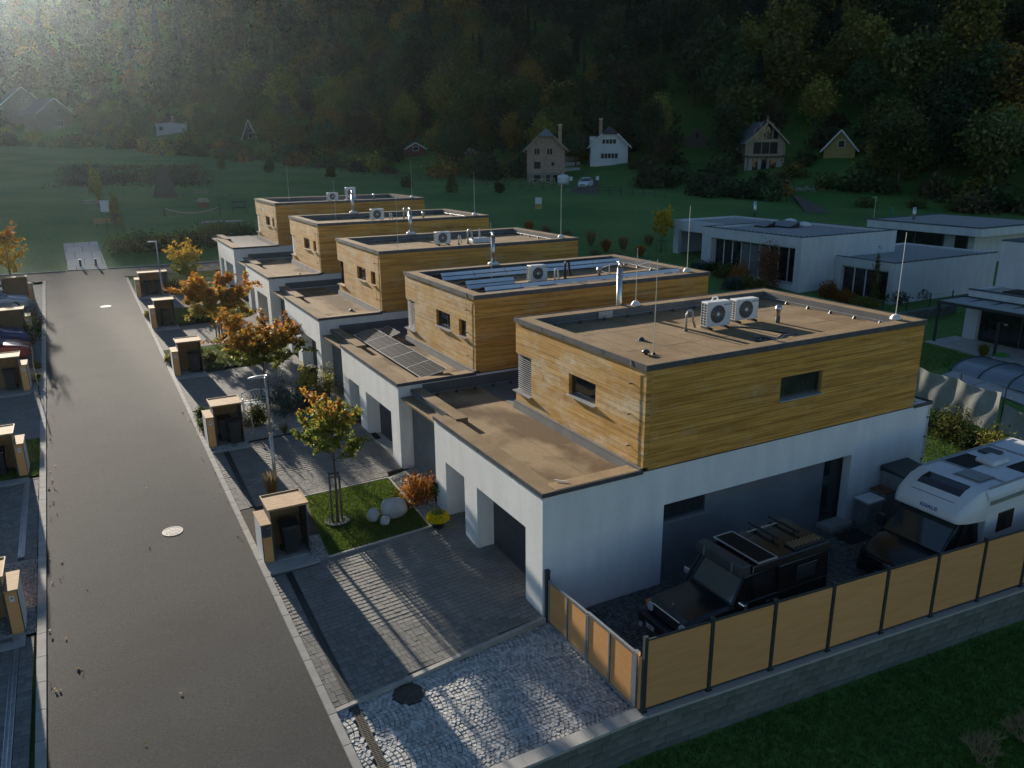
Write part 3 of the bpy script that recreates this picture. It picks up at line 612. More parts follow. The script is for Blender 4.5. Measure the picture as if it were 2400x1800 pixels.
    MB().box(3.27,.17,3.4,14.25,7.0,3.85).box(3.27,.17,5.17,14.25,7.0,6.0).box(3.3,.2,3.85,14.25,5.96,5.17).box(3.9,5.96,3.85,14.25,7.0,5.17).build('tower_core', M['wood_side'], T)
    if i < 2:
        for a, e, zb_, zt in rect_rows(0, 7.0, 3.50, 6.2, fh, .185, 2.6):
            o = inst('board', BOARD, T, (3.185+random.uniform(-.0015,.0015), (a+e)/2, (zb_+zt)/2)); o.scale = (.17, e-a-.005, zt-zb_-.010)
        for a, e, zb_, zt in rect_rows(3.273, 14.25, 3.42, 6.2, sh_, .185, 3.4):
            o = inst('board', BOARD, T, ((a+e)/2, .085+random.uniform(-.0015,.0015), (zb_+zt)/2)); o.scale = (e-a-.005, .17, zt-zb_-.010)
    else:
        b = MB()
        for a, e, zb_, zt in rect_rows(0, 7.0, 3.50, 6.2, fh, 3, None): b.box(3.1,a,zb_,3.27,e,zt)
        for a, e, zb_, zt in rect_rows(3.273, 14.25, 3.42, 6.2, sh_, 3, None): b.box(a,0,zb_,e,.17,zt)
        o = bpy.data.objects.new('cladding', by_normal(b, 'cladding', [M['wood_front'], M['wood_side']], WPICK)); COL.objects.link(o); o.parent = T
    bx('base_trim', T, M['coping'], 3.1, -.012, 3.395, 14.25, .17, 3.418)
    for h in fh[:-1]: window(T, 'x', 3.1, *h, mull=() if h[1]-h[0] < 1 or i == 0 else ((h[0]+h[1])/2-.2,))
    for h in sh_: window(T, 'y', 0, *h, mull=())
    h = fh[-1]; w = window(T, 'x', 3.22, 5.98, 6.93, 3.87, 5.15, inset=.06, sill=False)
    MB().box(3.22,6.88,3.87,3.88,6.94,5.15).build('corner_pane', M['glass'], w)
    bx('sill', w, M['sill'], 3.0, 5.93, 3.82, 3.3, 7.08, 3.858)
    if i != 2: slats(T, 'x', 3.175, 5.99, 6.97, 3.87, 5.15)
    # tower roof
    pm = MB(); pm.box(3.12,.02,6.0,3.55,6.98,6.335).box(13.8,.02,6.0,14.23,6.98,6.335).box(3.55,.021,6.0,13.8,.45,6.334).box(3.55,6.52,6.0,13.8,6.979,6.336)
    o = bpy.data.objects.new('parapet', by_normal(pm, 'parapet', [M['membrane'], M['membrane2']], lambda n: 0 if n.z > .5 else 1)); COL.objects.link(o); o.parent = T
    bx('roof_deck', T, M['membrane2'], 3.5, .4, 5.98, 13.85, 6.6, 6.035)
    if i == 4: bx('gravel_fill', T, M['roofgravel'], 3.56, .46, 6.03, 13.79, 6.51, 6.06)
    else:
        for k in range(10): bx('membrane_sheet', T, M['membrane'], 3.556+k*1.0255, .455, 6.035, 3.556+(k+1)*1.0255-.012, 6.515, 6.043+.003*(k % 2))
        for k in range(2): bx('cross_seam', T, M['membrane2'], 3.56, 2.4+k*2.3, 6.0455, 13.79, 2.412+k*2.3, 6.048)
    for c in ((3.055,-.045,6.195,3.098,7.045,6.35), (3.098,-.045,6.195,14.295,-.003,6.351), (14.253,-.003,6.195,14.295,7.045,6.35), (3.098,7.003,6.195,14.253,7.045,6.349)): bx('coping', T, M['coping'], *c)
    for k in range(4): bx('coping_joint', T, M['anthr'], 4.6+k*2.6, -.048, 6.193, 4.68+k*2.6, -.0445, 6.353)
    for k in (1.9, 4.0, 5.2): bx('coping_joint', T, M['anthr'], 3.052, k, 6.193, 3.0555, k+.08, 6.353)
    c = MB().tube([(3.05,.62,6.36),(3.04,.62,6.2),(3.06,.62,6.1),(3.06,.62,3.55),(2.9,.62,3.47)], .007, 5); cd = c.build('down_conductor', M['galv'], T)
    for z in (3.95, 4.85, 5.7): bx('clip', cd, M['dark'], 3.0, .60, z, 3.1, .64, z+.025)
    return T
HOUSES = [house(i) for i in range(5)]
# ------------------------------------------------------------------ roof equipment
def H(i, x, y, z): return (x, HY[i]+y, HZ[i]+z)
def make_ac(w=.92, h=.74, label='', loc=(0,0,0), rz=0, brand=True):
    t = thing('air_conditioner', label, 'air conditioner', loc, rz, 'roof air conditioners'); d = .34
    for x in (.1, w-.16): MB().box(x,-.1,0,x+.07,d+.1,.07).build('foot', M['rubber'], t, bevel=.01)
    MB().box(0,0,.09,w,d,.09+h).build('casing', M['plastic_w'], t, bevel=.018)
    cx, cz, r = w*.44, .09+h*.5, min(w*.31, h*.43); n = 28
    f = MB(); f.cyl((cx,-.004,cz),(cx,-.012,cz), r, n=n); fan = f.build('fan', M['dark'], t)
    g = MB()
    for q in (.96,.8,.64,.48,.32):
        g.tube([(cx+r*q*math.cos(6.2832*k/24), -.018, cz+r*q*math.sin(6.2832*k/24)) for k in range(25)], .0045, 4)
    for k in range(12): a = 6.2832*k/12; g.beam((cx,-.02,cz),(cx+r*math.cos(a),-.02,cz+r*math.sin(a)),.006,.006)
    g.build('guard', M['galv'], fan); MB().cyl((cx,-.014,cz),(cx,-.026,cz), r*.2, n=14).build('hub', M['plastic_w'], fan)
    s = MB().box(-.004,.03,.13,-.002,d-.04,.05+h); sg = s.build('side_coil', M['anthr'], t); b = MB()
    for k in range(9): z = .13+k*(h-.1)/8; b.box(-.012,.02,z-.006,-.004,d-.03,z+.006)
    for k in range(3): y = .02+k*(d-.06)/2; b.box(-.013,y,.12,-.004,y+.012,.06+h)
    b.build('side_grille', M['plastic_w'], sg)
    if brand: text('SAMSUNG', .07, M['blue'], t, (w*.84, -.003, .09+h*.86), (math.pi/2,0,0))
    return t
make_ac(.95, .80, 'left of the two white fan units on the nearest roof', H(0,8.1,3.35,6.05), -.05); make_ac(.95, .70, 'right fan unit on the nearest roof, beside the vent stub', H(0,9.62,3.65,6.05), -.05)
make_ac(.8, .66, 'grey fan unit between the solar rows on the second roof', H(1,7.03,2.75,6.05), -.03); make_ac(.82, .62, 'fan unit on the third roof near the hatch', H(2,7.3,2.95,6.05), 0)
make_ac(.86, .66, 'single fan unit on the fourth roof', H(3,7.45,3.2,6.05), 0); make_ac(.8, .55, 'lower left fan unit on the farthest roof', H(4,8.1,4.4,6.06), 0, False); make_ac(.75, .78, 'upper right fan unit on the farthest roof, by the flue', H(4,9.5,4.2,6.2), 0, False)
MB().box(9.45,HY[4]+4.1,HZ[4]+6.03,10.3,HY[4]+4.6,HZ[4]+6.19).build('plinth', M['galv'])
tag(bpy.data.objects['plinth'], 'grey metal plinth under the upper fan unit, farthest roof', 'plinth')
def vent(loc, label, h=.6, r=.075):
    t = thing('roof_vent', label, 'vent', loc); MB().lathe([(r,0),(r,h*.35)], n=16).build('collar', M['membrane2'], t, True)
    MB().lathe([(r*.95,h*.35),(r*.95,h*.6),(r*1.55,h*.78),(r*1.55,h*.82),(r*1.1,h),(0.01,h)], n=18).build('cowl', M['steel'], t, True)
vent(H(0,10.93,3.05,6.04), 'steel vent stub right of the fan units, nearest roof'); vent(H(1,10.3,2.5,6.04), 'steel vent stub among solar rows, second roof', .5)
vent(H(3,10.8,2.7,6.04), 'small vent stub on the fourth roof', .5); vent(H(4,12.0,5.0,6.05), 'small vent stub on the farthest roof', .45)
def flue(i):
    t = thing('flue_pipe', ['tall steel flue behind the nearest roof', 'tall steel flue on the far edge of the second roof', 'tall steel flue on the far edge of the third roof', 'tall steel flue on the far edge of the fourth roof', 'tall flue on the farthest house'][i], 'chimney', H(i,7.4,6.85 if i else 7.16,6.335 if i else 5.2), group='steel flues')
    if i: MB().lathe([(.26,0),(.24,.10),(.15,.13)], n=18).build('base_flashing', M['plastic_w'], t, True)
    h = 1.25 if i else 2.45
    MB().lathe([(.10,.0),(.10,h)], n=20).build('pipe', M['steel'], t, True)
    MB().lathe([(.108,h*.9),(.108,h*.92)], n=20).lathe([(.108,.16),(.108,.19)], n=20).build('clamp', M['galv'], t, True)
    MB().lathe([(.105,h),(.05,h+.12),(.05,h+.17)], n=20).lathe([(.02,h+.19),(.13,h+.20),(.02,h+.24)], n=16).build('cowl', M['steel'], t, True)
for i in range(4): flue(i)
def rod(loc, h, label, base='cone'):
    t = thing('lightning_rod', label, 'lightning rod', loc, group='lightning rods on the roofs'); MB().cyl((0,0,.05),(0,0,h), .013, .008, 8).build('mast', M['sill'], t)
    (MB().lathe([(.17,0),(.16,.05),(.09,.14),(.03,.15)], n=12) if base == 'cone' else MB().lathe([(.06,0),(.04,.05),(.02,.06)], n=10)).build('foot', M['plastic_w'] if base == 'cone' else M['dark'], t)
ORD = ['nearest', 'second', 'third', 'fourth', 'farthest']
for i in range(5):
    rod(H(i,4.7 if i < 4 else 5.4,1.75 if i < 4 else 5.6,6.045), 2.7, 'thin lightning rod at the street end of the %s roof' % ORD[i], 'small')
    rod(H(i,13.5,.55,6.352), 2.75, 'thin lightning rod at the garden end of the %s roof' % ORD[i])
rod(H(0,7.85,6.78,6.337), 2.0, 'short lightning rod on the far parapet of the nearest roof')
def gooseneck(loc, label, h, out, r=.035, m='plastic_w', rz=0):
    t = thing('pipe_bend', label, 'pipe', loc, rz); pts = [(0,0,0),(0,0,h*.85)]+[(out*.5*(1-math.cos(a)), 0, h*.85+out*.5*math.sin(a)) for a in np.linspace(.3,2.7,7)]+[(out*1.1,0,h*.5),(out*1.5,0,h*.12)]
    MB().tube(pts, r, 10).build('pipe', M[m], t, True); MB().lathe([(r*1.8,0),(r*1.7,.05),(r*1.1,.07)], n=12).build('collar', M['membrane2'], t)
gooseneck(H(0,7.45,3.6,6.05), 'grey pipe bend left of the fan units, nearest roof', .62, .26, .035, 'galv'); gooseneck(H(0,8.95,4.1,6.05), 'white insulated pipe bend between the nearest fan units', .9, .25)
gooseneck(H(1,8.3,2.9,6.05), 'white pipe bend beside the second roof fan unit', .5, .15); gooseneck(H(1,9.0,3.2,6.05), 'dark pipe bend on the second roof', .75, .2, .05, 'dark')
gooseneck(H(2,8.6,3.0,6.05), 'small white pipe bend on the third roof', .45, .12); gooseneck(H(2,9.2,3.1,6.05), 'tall grey pipe bend on the third roof', .75, .22, .05, 'galv')
gooseneck(H(3,8.6,3.0,6.05), 'white pipe bend on the fourth roof', .45, .14); gooseneck(H(3,9.6,3.1,6.05), 'tall dark pipe bend on the fourth roof', .75, .2, .05, 'galv')
t = thing('roof_hatch', 'pale square roof hatch on the third roof', 'hatch', H(2,10.0,3.4,6.04)); MB().box(-.55,-.4,0,.55,.4,.2).build('curb', M['plastic_w'], t, bevel=.03); MB().box(-.5,-.35,.2,.5,.35,.24).build('lid', M['galv'], t); MB().cyl((.05,0,.24),(.05,0,.75),.05,n=10).build('stub', M['galv'], t)
# coils of hose on the nearest roof
hp = [(9.05,3.3,6.07)]+[(9.2+.9*s, 3.2-1.5*s+.25*math.sin(5*s), 6.062) for s in np.linspace(.05,1,9)]+[(10.1-1.3*s, 1.5+.15*math.sin(6*s), 6.064) for s in np.linspace(.1,1,8)]
hp += [(8.7-.25*math.cos(a)-.1*a/6, 1.4+.22*math.sin(a), 6.066+.003*a) for a in np.linspace(0,11,26)]
t = thing('hose_coil', 'dark cable coiled on the nearest roof below the fan units', 'cable'); MB().tube([(p[0],p[1],p[2]) for p in hp], .022, 6).build('cable', M['dark'], t, True); MB().tube([(p[0]+.06,p[1]-.05,p[2]) for p in hp[:-10]], .016, 6).build('second_cable', M['galv'], t, True)
def roof_drain(loc, label):
    t = thing('roof_drain', label, 'drain', loc); MB().lathe([(.16,0),(.15,.012)], n=16).build('flange', M['membrane2'], t); MB().lathe([(.10,.01),(.09,.06),(.03,.10)], n=12).build('strainer', M['dark'], t)
roof_drain(H(0,5.45,3.3,6.048), 'black roof outlet on the nearest upper roof'); roof_drain(H(3,2.2,1.6,3.235), 'dark roof outlet on the fourth house wing'); roof_drain(H(2,2.2,2.1,3.235), 'dark roof outlet on the third house wing')
for i in (0, 1, 2): 
    t = thing('vent_cap', 'low dark vent cap near the street corner, %s roof' % ORD[i], 'vent cap', H(i,4.5,1.75 if i else 1.85,6.045)); MB().lathe([(.05,0),(.05,.07)], n=12).build('stem', M['dark'], t); MB().lathe([(.12,.06),(.11,.11),(.05,.15)], n=14).build('cap', M['anthr'], t, True)
# lightning conductor along the parapets
for i in range(4):
    t = thing('conductor_wire', 'wire on cone holders along the parapet of the %s roof' % ORD[i], 'wire', (0,HY[i],HZ[i])); P = [(3.9,6.3,6.16),(8,6.33,6.16),(13.5,6.33,6.16),(13.65,6.2,6.16),(13.65,.9,6.16)]
    MB().tube(P, .006, 5).build('wire', M['galv'], t); cone = MB().lathe([(.07,0),(.06,.03),(.015,.11)], n=8).mesh('holder', M['dark'])
    for k in range(10): inst('holder', cone, t, (4.2+k, 6.33, 6.045))
    for k in range(5): inst('holder', cone, t, (13.65, 1.2+k, 6.045))
t = thing('conductor_wire', 'wire on holders at the back of the nearest wing roof', 'wire'); MB().tube([(1.1,9.6,3.34),(3.0,9.6,3.34),(8,9.6,3.34)], .006, 5).build('wire', M['galv'], t)
for k in range(6): inst('holder', cone, t, (1.3+k*.75, 9.6, 3.23))
t = thing('wall_patch', 'pale square patch box on the far parapet, nearest roof', 'panel', H(0,6.35,6.5,6.07)); MB().box(-.3,-.03,0,.3,.019,.24).build('sheet', M['galv'], t, bevel=.01)
for i, (x, y) in enumerate(((1.35,.55),)):
    t = thing('ladder_stub', 'short pale rod lying on the nearest wing roof edge', 'rod', H(0,.72,.62,3.43)); MB().beam((0,0,.025),(.22,-.3,.035),.025,.025).build('bar', M['plastic_w'], t)
# solar rows on the second tower roof
def deflector_row(x0, x1, y, label, npan):
    t = thing('solar_row', label, 'solar panels', H(1,x0,y,6.05), .0, 'solar rows on the second roof'); w = (x1-x0)/npan
    for k in range(npan):
        a, b_ = k*w+.01, (k+1)*w-.01
        for (ya, za), (yb, zb_) in (((0,.05),(.10,.18)), ((.115,.215),(.215,.345))):
            MB().hexa([(a,ya,za),(b_,ya,za),(b_,ya+.008,za),(a,ya+.008,za),(a,yb,zb_),(b_,yb,zb_),(b_,yb+.008,zb_),(a,yb+.008,zb_)]).build('deflector', M['deflector'], t)
        MB().hexa([(a,.24,.33),(b_,.24,.33),(b_,1.2,.06),(a,1.2,.06),(a,.245,.365),(b_,.245,.365),(b_,1.205,.095),(a,1.205,.095)]).build('module', M['pv'], t)
        MB().beam((a,.1,.01),(a,1.2,.01),.04,.03).build('foot', M['galv'], t)
    return t
deflector_row(4.1,13.6,1.0,'near long row of tilted solar panels, second roof',6); deflector_row(4.1,6.3,2.7,'short middle row of tilted solar panels, second roof',1); deflector_row(4.1,13.4,5.15,'far long row of tilted solar panels, second roof',6)
t = thing('solar_rack', 'empty triangular solar rack on the second roof', 'rack', H(1,11.4,3.3,6.05))
for x in (0, 2.3): MB().beam((x,0,.02),(x,0,.42),.04,.04).beam((x,0,.4),(x,1.1,.05),.04,.04).beam((x,0,.03),(x,1.1,.03),.04,.04).build('frame', M['sill'], t)
MB().beam((0,0,.42),(2.3,0,.42),.04,.05).build('rail', M['sill'], t)
def pv_row(x, y, n, label):
    t = thing('solar_array', label, 'solar panels', H(1,x,y,3.24), 0); L, Wd, tl = 1.62, 1.06, R(11); ca, sa = math.cos(tl), math.sin(tl)
    Q = lambda u, v, w: (u*ca-w*sa, v, .10+u*sa+w*ca)
    def slab(mb, u0, v0, w0, u1, v1, w1): return mb.hexa([Q(u0,v0,w0),Q(u1,v0,w0),Q(u1,v1,w0),Q(u0,v1,w0),Q(u0,v0,w1),Q(u1,v0,w1),Q(u1,v1,w1),Q(u0,v1,w1)])
    for k in range(n):
        v = k*(L+.02); p = MB(); slab(p, .02,v+.02,0,Wd-.02,v+L-.02,.03); o = p.build('module', M['pv'], t)
        f = MB()
        for c in ((0,v,0,.02,v+L,.036),(Wd-.02,v,0,Wd,v+L,.036),(.02,v,0,Wd-.02,v+.02,.036),(.02,v+L-.02,0,Wd-.02,v+L,.036)): slab(f, *c)
        f.build('frame', M['sill'], o); g = MB()
        for q in range(1, 6): slab(g, .03,v+q*L/6-.002,.0301,Wd-.03,v+q*L/6+.002,.0315)
        for q in range(1, 4): slab(g, q*Wd/4-.002,v+.03,.0302,q*Wd/4+.002,v+L-.03,.0318)
        g.build('cell_line', M['galv'], o); MB().beam((.1,v+.3,.02),(1.0,v+.3,.02),.04,.03).beam((.95,v+.3,.02),(.95,v+.3,.38),.03,.03).build('support', M['galv'], t)
pv_row(1.15, .55, 5, 'row of five dark solar panels on the second house wing'); pv_row(2.25, 7.3, 1, 'lone dark solar panel against the second tower')
bpy.data.objects['solar_array.001'].scale = (.6,1,1)
# ------------------------------------------------------------------ foliage
def leafmesh(name, P, size, tint, m, seed=0, aspect=.5, flat=0.0):
    r = np.random.default_rng(seed); P = np.asarray(P, float); n = len(P); s = size*r.uniform(.65, 1.35, n)[:,None]
    nv = r.normal(size=(n,3)); nv[:,2] += flat*2; nv /= np.linalg.norm(nv, axis=1)[:,None]
    t = np.cross(nv, r.normal(size=(n,3))); t /= np.linalg.norm(t, axis=1)[:,None]; b = np.cross(nv, t)
    V = np.stack([P-t*s, P+b*s*aspect+nv*s*.18, P+t*s*1.05, P-b*s*aspect+nv*s*.18], 1).reshape(-1,3)
    me = bpy.data.meshes.new(name); me.vertices.add(4*n); me.vertices.foreach_set('co', V.astype(np.float32).ravel())
    me.loops.add(4*n); me.loops.foreach_set('vertex_index', np.arange(4*n, dtype=np.int32)); me.polygons.add(n)
    me.polygons.foreach_set('loop_start', np.arange(0,4*n,4, dtype=np.int32)); me.polygons.foreach_set('loop_total', np.full(n,4,np.int32))
    a = me.attributes.new('tint', 'FLOAT_COLOR', 'FACE'); c = np.ones((n,4), np.float32); c[:,:3] = tint; a.data.foreach_set('color', c.ravel())
    me.materials.append(m); me.update(); me.validate(); return me
def palette(cols, w, n, r, jit=.18):
    c = np.array(cols)[r.choice(len(cols), n, p=np.array(w)/sum(w))]; return c*(1+jit*r.normal(size=(n,1))).clip(.4,1.8)
def tree(name, label, loc, H_, trunk, wid, cols, n, size, seed, ang=(25,60), cat='tree', top=None, group=None, r0=.05, skew=1.0):
    """trunk, limbs and twigs; leaves sit along the twigs. cols(f) gives palette by relative height"""
    r = np.random.default_rng(seed); T = thing(name, label, cat, loc, 0, group); b = MB(); tw = []
    trunkp = [(.04*math.sin(3*q)*H_*.2, .04*math.cos(2*q+seed)*H_*.2, q*H_*.9) for q in np.linspace(0,1,7)]; off = trunkp[0]
    trunkp = [(p[0]-off[0], p[1]-off[1], p[2]) for p in trunkp]; b.tube(trunkp, [r0*(1-.85*q) for q in np.linspace(0,1,7)], 7); nl = 22
    for k in range(nl):
        f = (k+.5)/nl; z = trunk+(H_*.82-trunk)*f**1.1; q = z/(H_*.9)*6; i = min(int(q), 5); u = q-i
        base = np.array(trunkp[i])*(1-u)+np.array(trunkp[i+1])*u; az = k*2.4+r.uniform(-.3,.3); el = R(r.uniform(*ang)+f*18)
        L = wid/2*(math.sin(math.pi*min(.98,(.22+.74*f))**skew))*r.uniform(.8,1.15)/max(math.cos(el), .45)
        d = np.array([math.cos(az)*math.cos(el), math.sin(az)*math.cos(el), math.sin(el)]); pts = [base+d*L*s+np.array([0,0,.08*L*s*s]) for s in (0,.35,.7,1)]
        b.tube([tuple(p) for p in pts], [r0*.32*(1-f*.5), r0*.22, r0*.12, .004], 5)
        for j in range(6):
            s = r.uniform(.25,1); p0 = base+d*L*s; d2 = d+r.normal(size=3)*.55; d2 /= np.linalg.norm(d2); l2 = L*r.uniform(.18,.42)
            tw.append((p0, p0+d2*l2)); 
            if j < 3: b.tube([tuple(p0), tuple(p0+d2*l2)], [r0*.09, .003], 4)
    m = n//len(tw)
    P = np.concatenate([p0+(p1-p0)*r.uniform(.05,1.1,(m,1))+r.normal(size=(m,3))*.052*wid/2.2 for p0, p1 in tw]); P = P[P[:,2] > trunk*.9]
    zs_ = (H_-trunk)/(np.quantile(P[:,2],.997)-trunk); xs_ = wid/2/np.quantile(np.hypot(P[:,0],P[:,1]),.97)
    P = np.stack([P[:,0]*xs_, P[:,1]*xs_, np.where(P[:,2] > trunk, trunk+(P[:,2]-trunk)*zs_, P[:,2])],1)
    b.v = [(x*xs_, y*xs_, trunk+(z-trunk)*zs_) if z > trunk else (x, y, z) for x, y, z in b.v]; b.build('trunk', M['bark'], T, True)
    hrel = ((P[:,2]-P[:,2].min())/(np.ptp(P[:,2])+1e-6))+r.normal(size=len(P))*.13
    lo, hi = palette(*cols[0], len(P), r), palette(*cols[1], len(P), r); tint = np.where((hrel > (top or .6))[:,None], hi, lo)
    inst('crown', leafmesh('crown', P, size, tint, M['leaf'], seed), T); return T
GRN = ([(.13,.17,.025),(.19,.21,.03),(.09,.13,.02),(.30,.20,.03)], [4,3,2,1.2]); ORG = ([(.42,.17,.03),(.48,.23,.035),(.44,.11,.03),(.24,.19,.03)], [3,3,.6,2.6]); YEL = ([(.56,.36,.03),(.64,.44,.04),(.4,.2,.03),(.2,.19,.03)], [3,3,1,1])
tree('young_street_tree', 'staked round-crowned tree turning orange, on the nearest lawn', (-3.27,7.26,gz(7.26)), 4.35, 2.05, 2.15, (GRN, ORG), 7000, .056, 3, (20,50), top=.72)
tree('young_street_tree', 'spreading tree with orange shoots behind the near lamp post', (-3.05,18.5,gz(18.5)), 4.25, 1.4, 3.9, (GRN, ORG), 13000, .07, 11, (38,66), top=.45, skew=.7)
tree('young_street_tree', 'wide amber tree in front of the fourth row house', (-3.0,30.9,gz(30.9)), 3.6, .8, 3.9, (([(.24,.18,.03),(.16,.15,.03),(.34,.22,.03)],[3,2,2]), ORG), 13000, .09, 17, (18,50), top=.5, skew=.7)
tree('young_street_tree', 'yellow-green tree near the end of the road', (-2.85,45.4,gz(45.4)), 3.3, .7, 2.5, (GRN, YEL), 4200, .08, 23, (30,60), top=.45)
tree('young_street_tree', 'orange tree cut by the left edge of the view', (-14.0,52,gz(52)), 4.3, .6, 2.4, (YEL, ORG), 3800, .085, 29, (30,60), top=.6)
def stakes(loc, label, h=1.65, w=.42):
    t = thing('tree_stakes', label, 'tree stakes', loc); C4 = [(w*.5*math.cos(a), w*.5*math.sin(a)) for a in (.6,2.2,3.7,5.3)]
    for x, y in C4: MB().cyl((x,y,-.05),(x,y,h),.026,n=8).build('stake', M['woodpost'], t, True)
    for k in range(4):
        a, b_ = C4[k], C4[(k+1)%4]; MB().beam((*a,h-.06),(*b_,h-.06),.02,.06).build('cross_bar', M['woodpost'], t)
    return t
stakes((-3.27,7.26,gz(7.26)), 'four wooden stakes round the tree on the nearest lawn'); stakes((-3.05,18.5,gz(18.5)), 'dark wooden stakes under the tree behind the bench', 1.3); stakes((-3.0,30.9,gz(30.9)), 'dark wooden stakes under the amber tree', 1.2)
t = thing('tree_ring', 'pebble filled ring round the staked tree', 'planter ring', (-3.27,7.26,gz(7.26)+.015)); n = 24
MB().add([(q*math.cos(6.2832*k/n), q*math.sin(6.2832*k/n), z) for q, z in ((.40,-.02),(.40,.05),(.385,.05),(.385,-.02)) for k in range(n)], [(i*n+k,i*n+(k+1)%n,(i+1)*n+(k+1)%n,(i+1)*n+k) for i in range(3) for k in range(n)]).build('rim', M['dark'], t)
b = MB()
for k in range(420):
    a, q = random.uniform(0,6.28), .38*math.sqrt(random.random()); s = random.uniform(.014,.03); b.ball((q*math.cos(a),q*math.sin(a),.005+random.uniform(0,.02)), s, s*.8, s*.6, 5, 3)
tag(b.build('pebbles', M['pebble'], t), kind='stuff')
def bush(name, label, loc, rx, rz, n, size, cols, seed, clumps=14, group=None, cat='shrub', m='leaf', sig=.22, flat=0, aspect=.5):
    r = np.random.default_rng(seed); T = thing(name, label, cat, loc, 0, group); v = r.normal(size=(clumps,3)); v[:,2] = np.abs(v[:,2]); v /= np.linalg.norm(v, axis=1)[:,None]
    c = v*np.array([rx,rx,rz])*r.uniform(.45,.92,(clumps,1)); c[:,2] += rz*.12; k = n//clumps
    P = np.concatenate([q+r.normal(size=(k,3))*np.array([rx,rx,rz])*sig for q in c]); P = P[P[:,2] > .01]
    inst('foliage', leafmesh('foliage', P, size, palette(*cols, len(P), r), M[m], seed, aspect, flat), T); b = MB()
    for q in c[:10]: b.tube([(0,0,0), tuple(q*.55+np.array([0,0,.05])), tuple(q)], [rx*.03, rx*.02, .003], 4)
    b.build('stem', M['bark'], T); return T
def tuft(name, label, loc, n, h, spread, cols, seed, w=.008, cat='grass clump', group=None, parts=True):
    r = np.random.default_rng(seed); T = thing(name, label, cat, loc, 0, group); V, tints = [], []
    a = r.uniform(0,6.28,n); lean = r.uniform(.05,1,n)*spread; hh = h*r.uniform(.55,1.1,n); b = MB()
    for k in range(n):
        d = np.array([math.cos(a[k]), math.sin(a[k]), 0]); s = np.array([-d[1], d[0], 0])*w; p0 = d*lean[k]*.15; p1 = d*lean[k]*.6+np.array([0,0,hh[k]*.7]); p2 = d*lean[k]+np.array([0,0,hh[k]])
        b.add([p0-s, p0+s, p1+s*.8, p1-s*.8, p2], [(0,1,2,3),(3,2,4)])
    me = b.mesh('blades', M['leaf']); at = me.attributes.new('tint','FLOAT_COLOR','FACE'); c = np.ones((len(me.polygons),4),np.float32); c[:,:3] = np.repeat(palette(*cols, n, r), 2, 0); at.data.foreach_set('color', c.ravel()); inst('blades', me, T); return T
DKG = ([(.04,.065,.015),(.06,.085,.02),(.03,.05,.012)], [3,2,2]); OLV = ([(.10,.11,.025),(.15,.14,.03),(.07,.08,.02)], [3,2,2]); BLU = ([(.07,.11,.09),(.10,.14,.12),(.05,.08,.06)], [3,2,2]); RED = ([(.10,.03,.025),(.14,.05,.03),(.06,.03,.02)], [3,2,2]); STR = ([(.36,.27,.13),(.30,.21,.10),(.24,.19,.08)], [3,2,1]); ORB = ([(.40,.16,.03),(.34,.12,.025),(.28,.15,.03)], [3,2,1]); YLG = ([(.20,.20,.03),(.3,.25,.04),(.12,.13,.02)], [3,2,2])
bush('garden_shrub', 'rusty orange shrub beside the entrance of the nearest house', (-.42,7.45,gz(7.3)), .72, .78, 3000, .045, ORB, 41, 20)
bush('garden_shrub', 'smaller green shrub in the gravel behind the flower pot', (.1,6.75,gz(6.7)+.35), .3, .55, 500, .05, DKG, 42, 8)
t = thing('flower_pot', 'dark pot with a dome of yellow chrysanthemums', 'flower pot', (-.55,5.52,gz(5.5)-.02)); MB().lathe([(.15,0),(.21,.27),(.22,.28),(.19,.27)], n=20).build('pot', M['dark'], t, True)
P = []; r = np.random.default_rng(5)
for k in range(2600):
    v = r.normal(size=3); v /= np.linalg.norm(v); v[2] = abs(v[2])*1.0-.18; P.append((v[0]*.36, v[1]*.36, .34+v[2]*.30))
inst('flowers', leafmesh('flowers', P, .024, palette([(.80,.62,.01),(.86,.70,.02),(.66,.48,.01)], [3,3,1], len(P), r), M['chrys'], 6, .8, .6), t); MB().ball((0,0,.36),.31,.31,.25).build('leaf_core', M['lawn'], t, True)
t = thing('planter', 'tall dark planter with a small shrub by the white pier', 'planter', (.2,6.98,gz(6.9))); MB().hexa([(-.14,-.06,0),(.14,-.06,0),(.14,.2,0),(-.14,.2,0),(-.17,-.09,.55),(.17,-.09,.55),(.17,.24,.55),(-.17,.24,.55)]).build('pot', M['dark'], t)
for (x, y, rx, ry, rz_, s, lab) in ((-1.55,6.8,.44,.34,.36,1,'large pale boulder on the nearest lawn'), (-2.22,6.85,.21,.2,.22,2,'medium boulder left of the large boulder'), (-1.98,6.42,.19,.16,.15,3,'small low boulder in front of the other two')):
    o = MB().ball((0,0,rz_*.75),rx,ry,rz_,20,13,.10,s).build('boulder', M['boulder'], None, True, (x,y,gz(y)), .3*s); tag(o, lab, 'boulder')
tuft('ornamental_grass', 'straw coloured plume grass behind the nearest bin shelter', (-4.75,9.75,gz(9.7)), 420, .95, .42, STR, 51); tuft('ornamental_grass', 'low grass clump in front of the second garden', (-3.05,15.25,gz(15.2)), 260, .42, .3, ([(.2,.16,.07),(.15,.13,.05)],[1,1]), 52)
tuft('ornamental_grass', 'green weeds behind the nearest meter pillar', (-5.72,7.05,gz(7)), 200, .22, .16, YLG, 53, .012)
bush('garden_shrub', 'blue-green spreading juniper behind the bench', (-2.2,17.7,gz(17.7)), 1.15, 1.0, 2600, .07, BLU, 61, 18, aspect=.25); bush('garden_shrub', 'feathery grey shrub above the juniper', (-2.3,19.0,gz(19)), .8, 1.55, 900, .055, BLU, 62, 12, aspect=.3)
